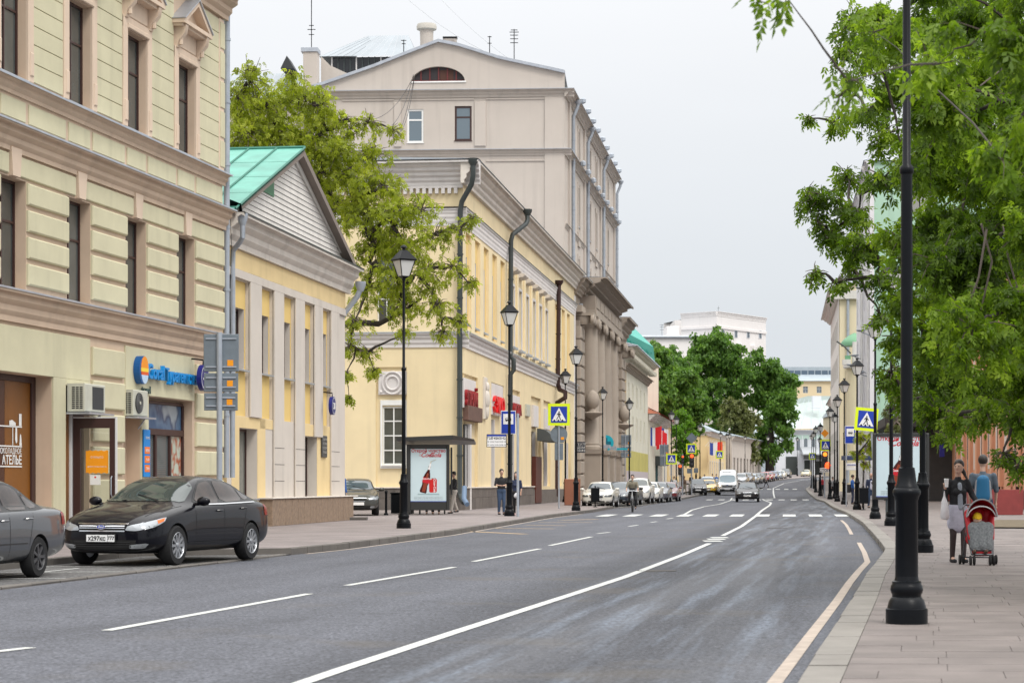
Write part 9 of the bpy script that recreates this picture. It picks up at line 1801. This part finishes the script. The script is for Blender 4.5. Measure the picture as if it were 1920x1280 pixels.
person('man in a khaki shirt with black straps riding a bicycle', (X_(1186, Yc), Yc, 0), R(-6), 1.75, 'khaki', 'black', step=0, sleeve=False, vox=.018, bend=.06, arms=(((-.27, -.20, 1.18), (-.27, -.36, 1.06)), ((.27, -.20, 1.18), (.27, -.36, 1.06))), legs=(((-.09, .2, .98), (-.14, -.18, .86), (-.14, -.10, .42)), ((.09, .2, .98), (.14, -.02, .62), (.14, .12, .24))), extra=lambda r, M, h: MB().cbox(-.12, .12, -.26, -.15, 1.0, 1.16, .02).make('chest_bag', FB['black'], r, M))
V2 = .022
cross = lambda r, M, h: link('bag', blob_mesh([((0, -.12, .80), .09, (.02, -.12, .86), .08)], .016), FB['white'], r, M)
person('young man in a black shirt and jeans standing with folded arms behind the lamp', pz(940, 85.5, 'L'), R(15), 1.78, 'black', 'denim', step=.05, sleeve=False, vox=V2, arms=(((-.26, -.06, 1.17), (-.02, -.22, 1.14)), ((.26, -.06, 1.17), (.03, -.24, 1.16))))
person('young woman with long dark hair in a navy shirt with a white shoulder bag', pz(968, 83.5, 'L'), R(-8), 1.66, 'navy', 'black', long=True, fem=True, step=.14, sleeve=False, vox=V2, extra=cross, shoes='pink')
person('person in a black jumper and pale trousers standing at the side of the bus shelter', pz(852, 89, 'L'), R(-70), 1.70, 'black', 'beige', step=.16, vox=V2, arms=((.4, .6), (.4, .6)))
person('person in a blue jacket half hidden by the corner downpipe', pz(640, 78.5, 'L'), R(60), 1.74, 'blue', 'denim', vox=V2)
for i, (px, t_, lb) in enumerate(((806, 'brown', 'seated person in brown whose feet show under the advertisement, the left one'), (818, 'black', 'seated person in black whose feet show under the advertisement, the right one'))):
 person(lb, (X_(px, 87.3), 87.3, .13 - .41), R(0), 1.7, t_, 'black', vox=V2, shoes='brown', legs=(((-.09, 0, .91), (-.11, -.42, .90), (-.12, -.40, .50)), ((.09, 0, .91), (.11, -.42, .90), (.13, -.40, .50))))
person('man in a bright blue jacket with a dark shoulder bag waiting by the right lamps', pz(1598, 128), R(95), 1.72, 'blue', 'navy', step=.05, vox=.03, extra=lambda r, M, h: MB().cbox(-.1, .12, .1, .3, .7, 1.2, .04).make('bag', FB['black'], r, M))
person('stout bald man in a dark open jacket over a pale shirt on the right pavement', pz(1633, 109), R(10), 1.74, 'navy', 'denim', bald=True, step=.12, vox=V2, extra=lambda r, M, h: link('shirt', blob_mesh([((0, -.10, 1.0), .09, (0, -.09, 1.34), .07, (1, .7))], .02), FB['lilac'], r, M))
for px, Y, t_, b_, sd_, lb, f_ in ((1561, 175, 'grey', 'black', 'R', 'person in grey walking between the right far lamps', True), (1542, 195, 'red', 'black', 'R', 'small figure in dark red by the right traffic light', False), (1264, 192, 'white', 'black', 'L', 'person in a white shirt between the two close left lamps', False), (1321, 232, 'navy', 'black', 'L', 'small figure in navy left of the white van', False), (1283, 200, 'brown', 'khaki', 'L', 'person in brown carrying a tan bag near the left lights', True), (1296, 236, 'black', 'denim', 'L', 'far dark figure behind the left traffic light', False), (1336, 240, 'red', 'denim', 'L', 'far figure in red and blue above the taxi', True), (1343, 238, 'blue', 'grey', 'L', 'far figure in blue close to the van', False)):
 person(lb, pz(px, Y, sd_), R(RNG.uniform(-40, 40)), 1.7, t_, b_, fem=f_, vox=.04)
person('person in a pale pink top striding across the far crossing', (X_(1437, 262), 262, zr(262)), R(-80), 1.75, 'pink', 'black', step=.32, fem=True, vox=.035)
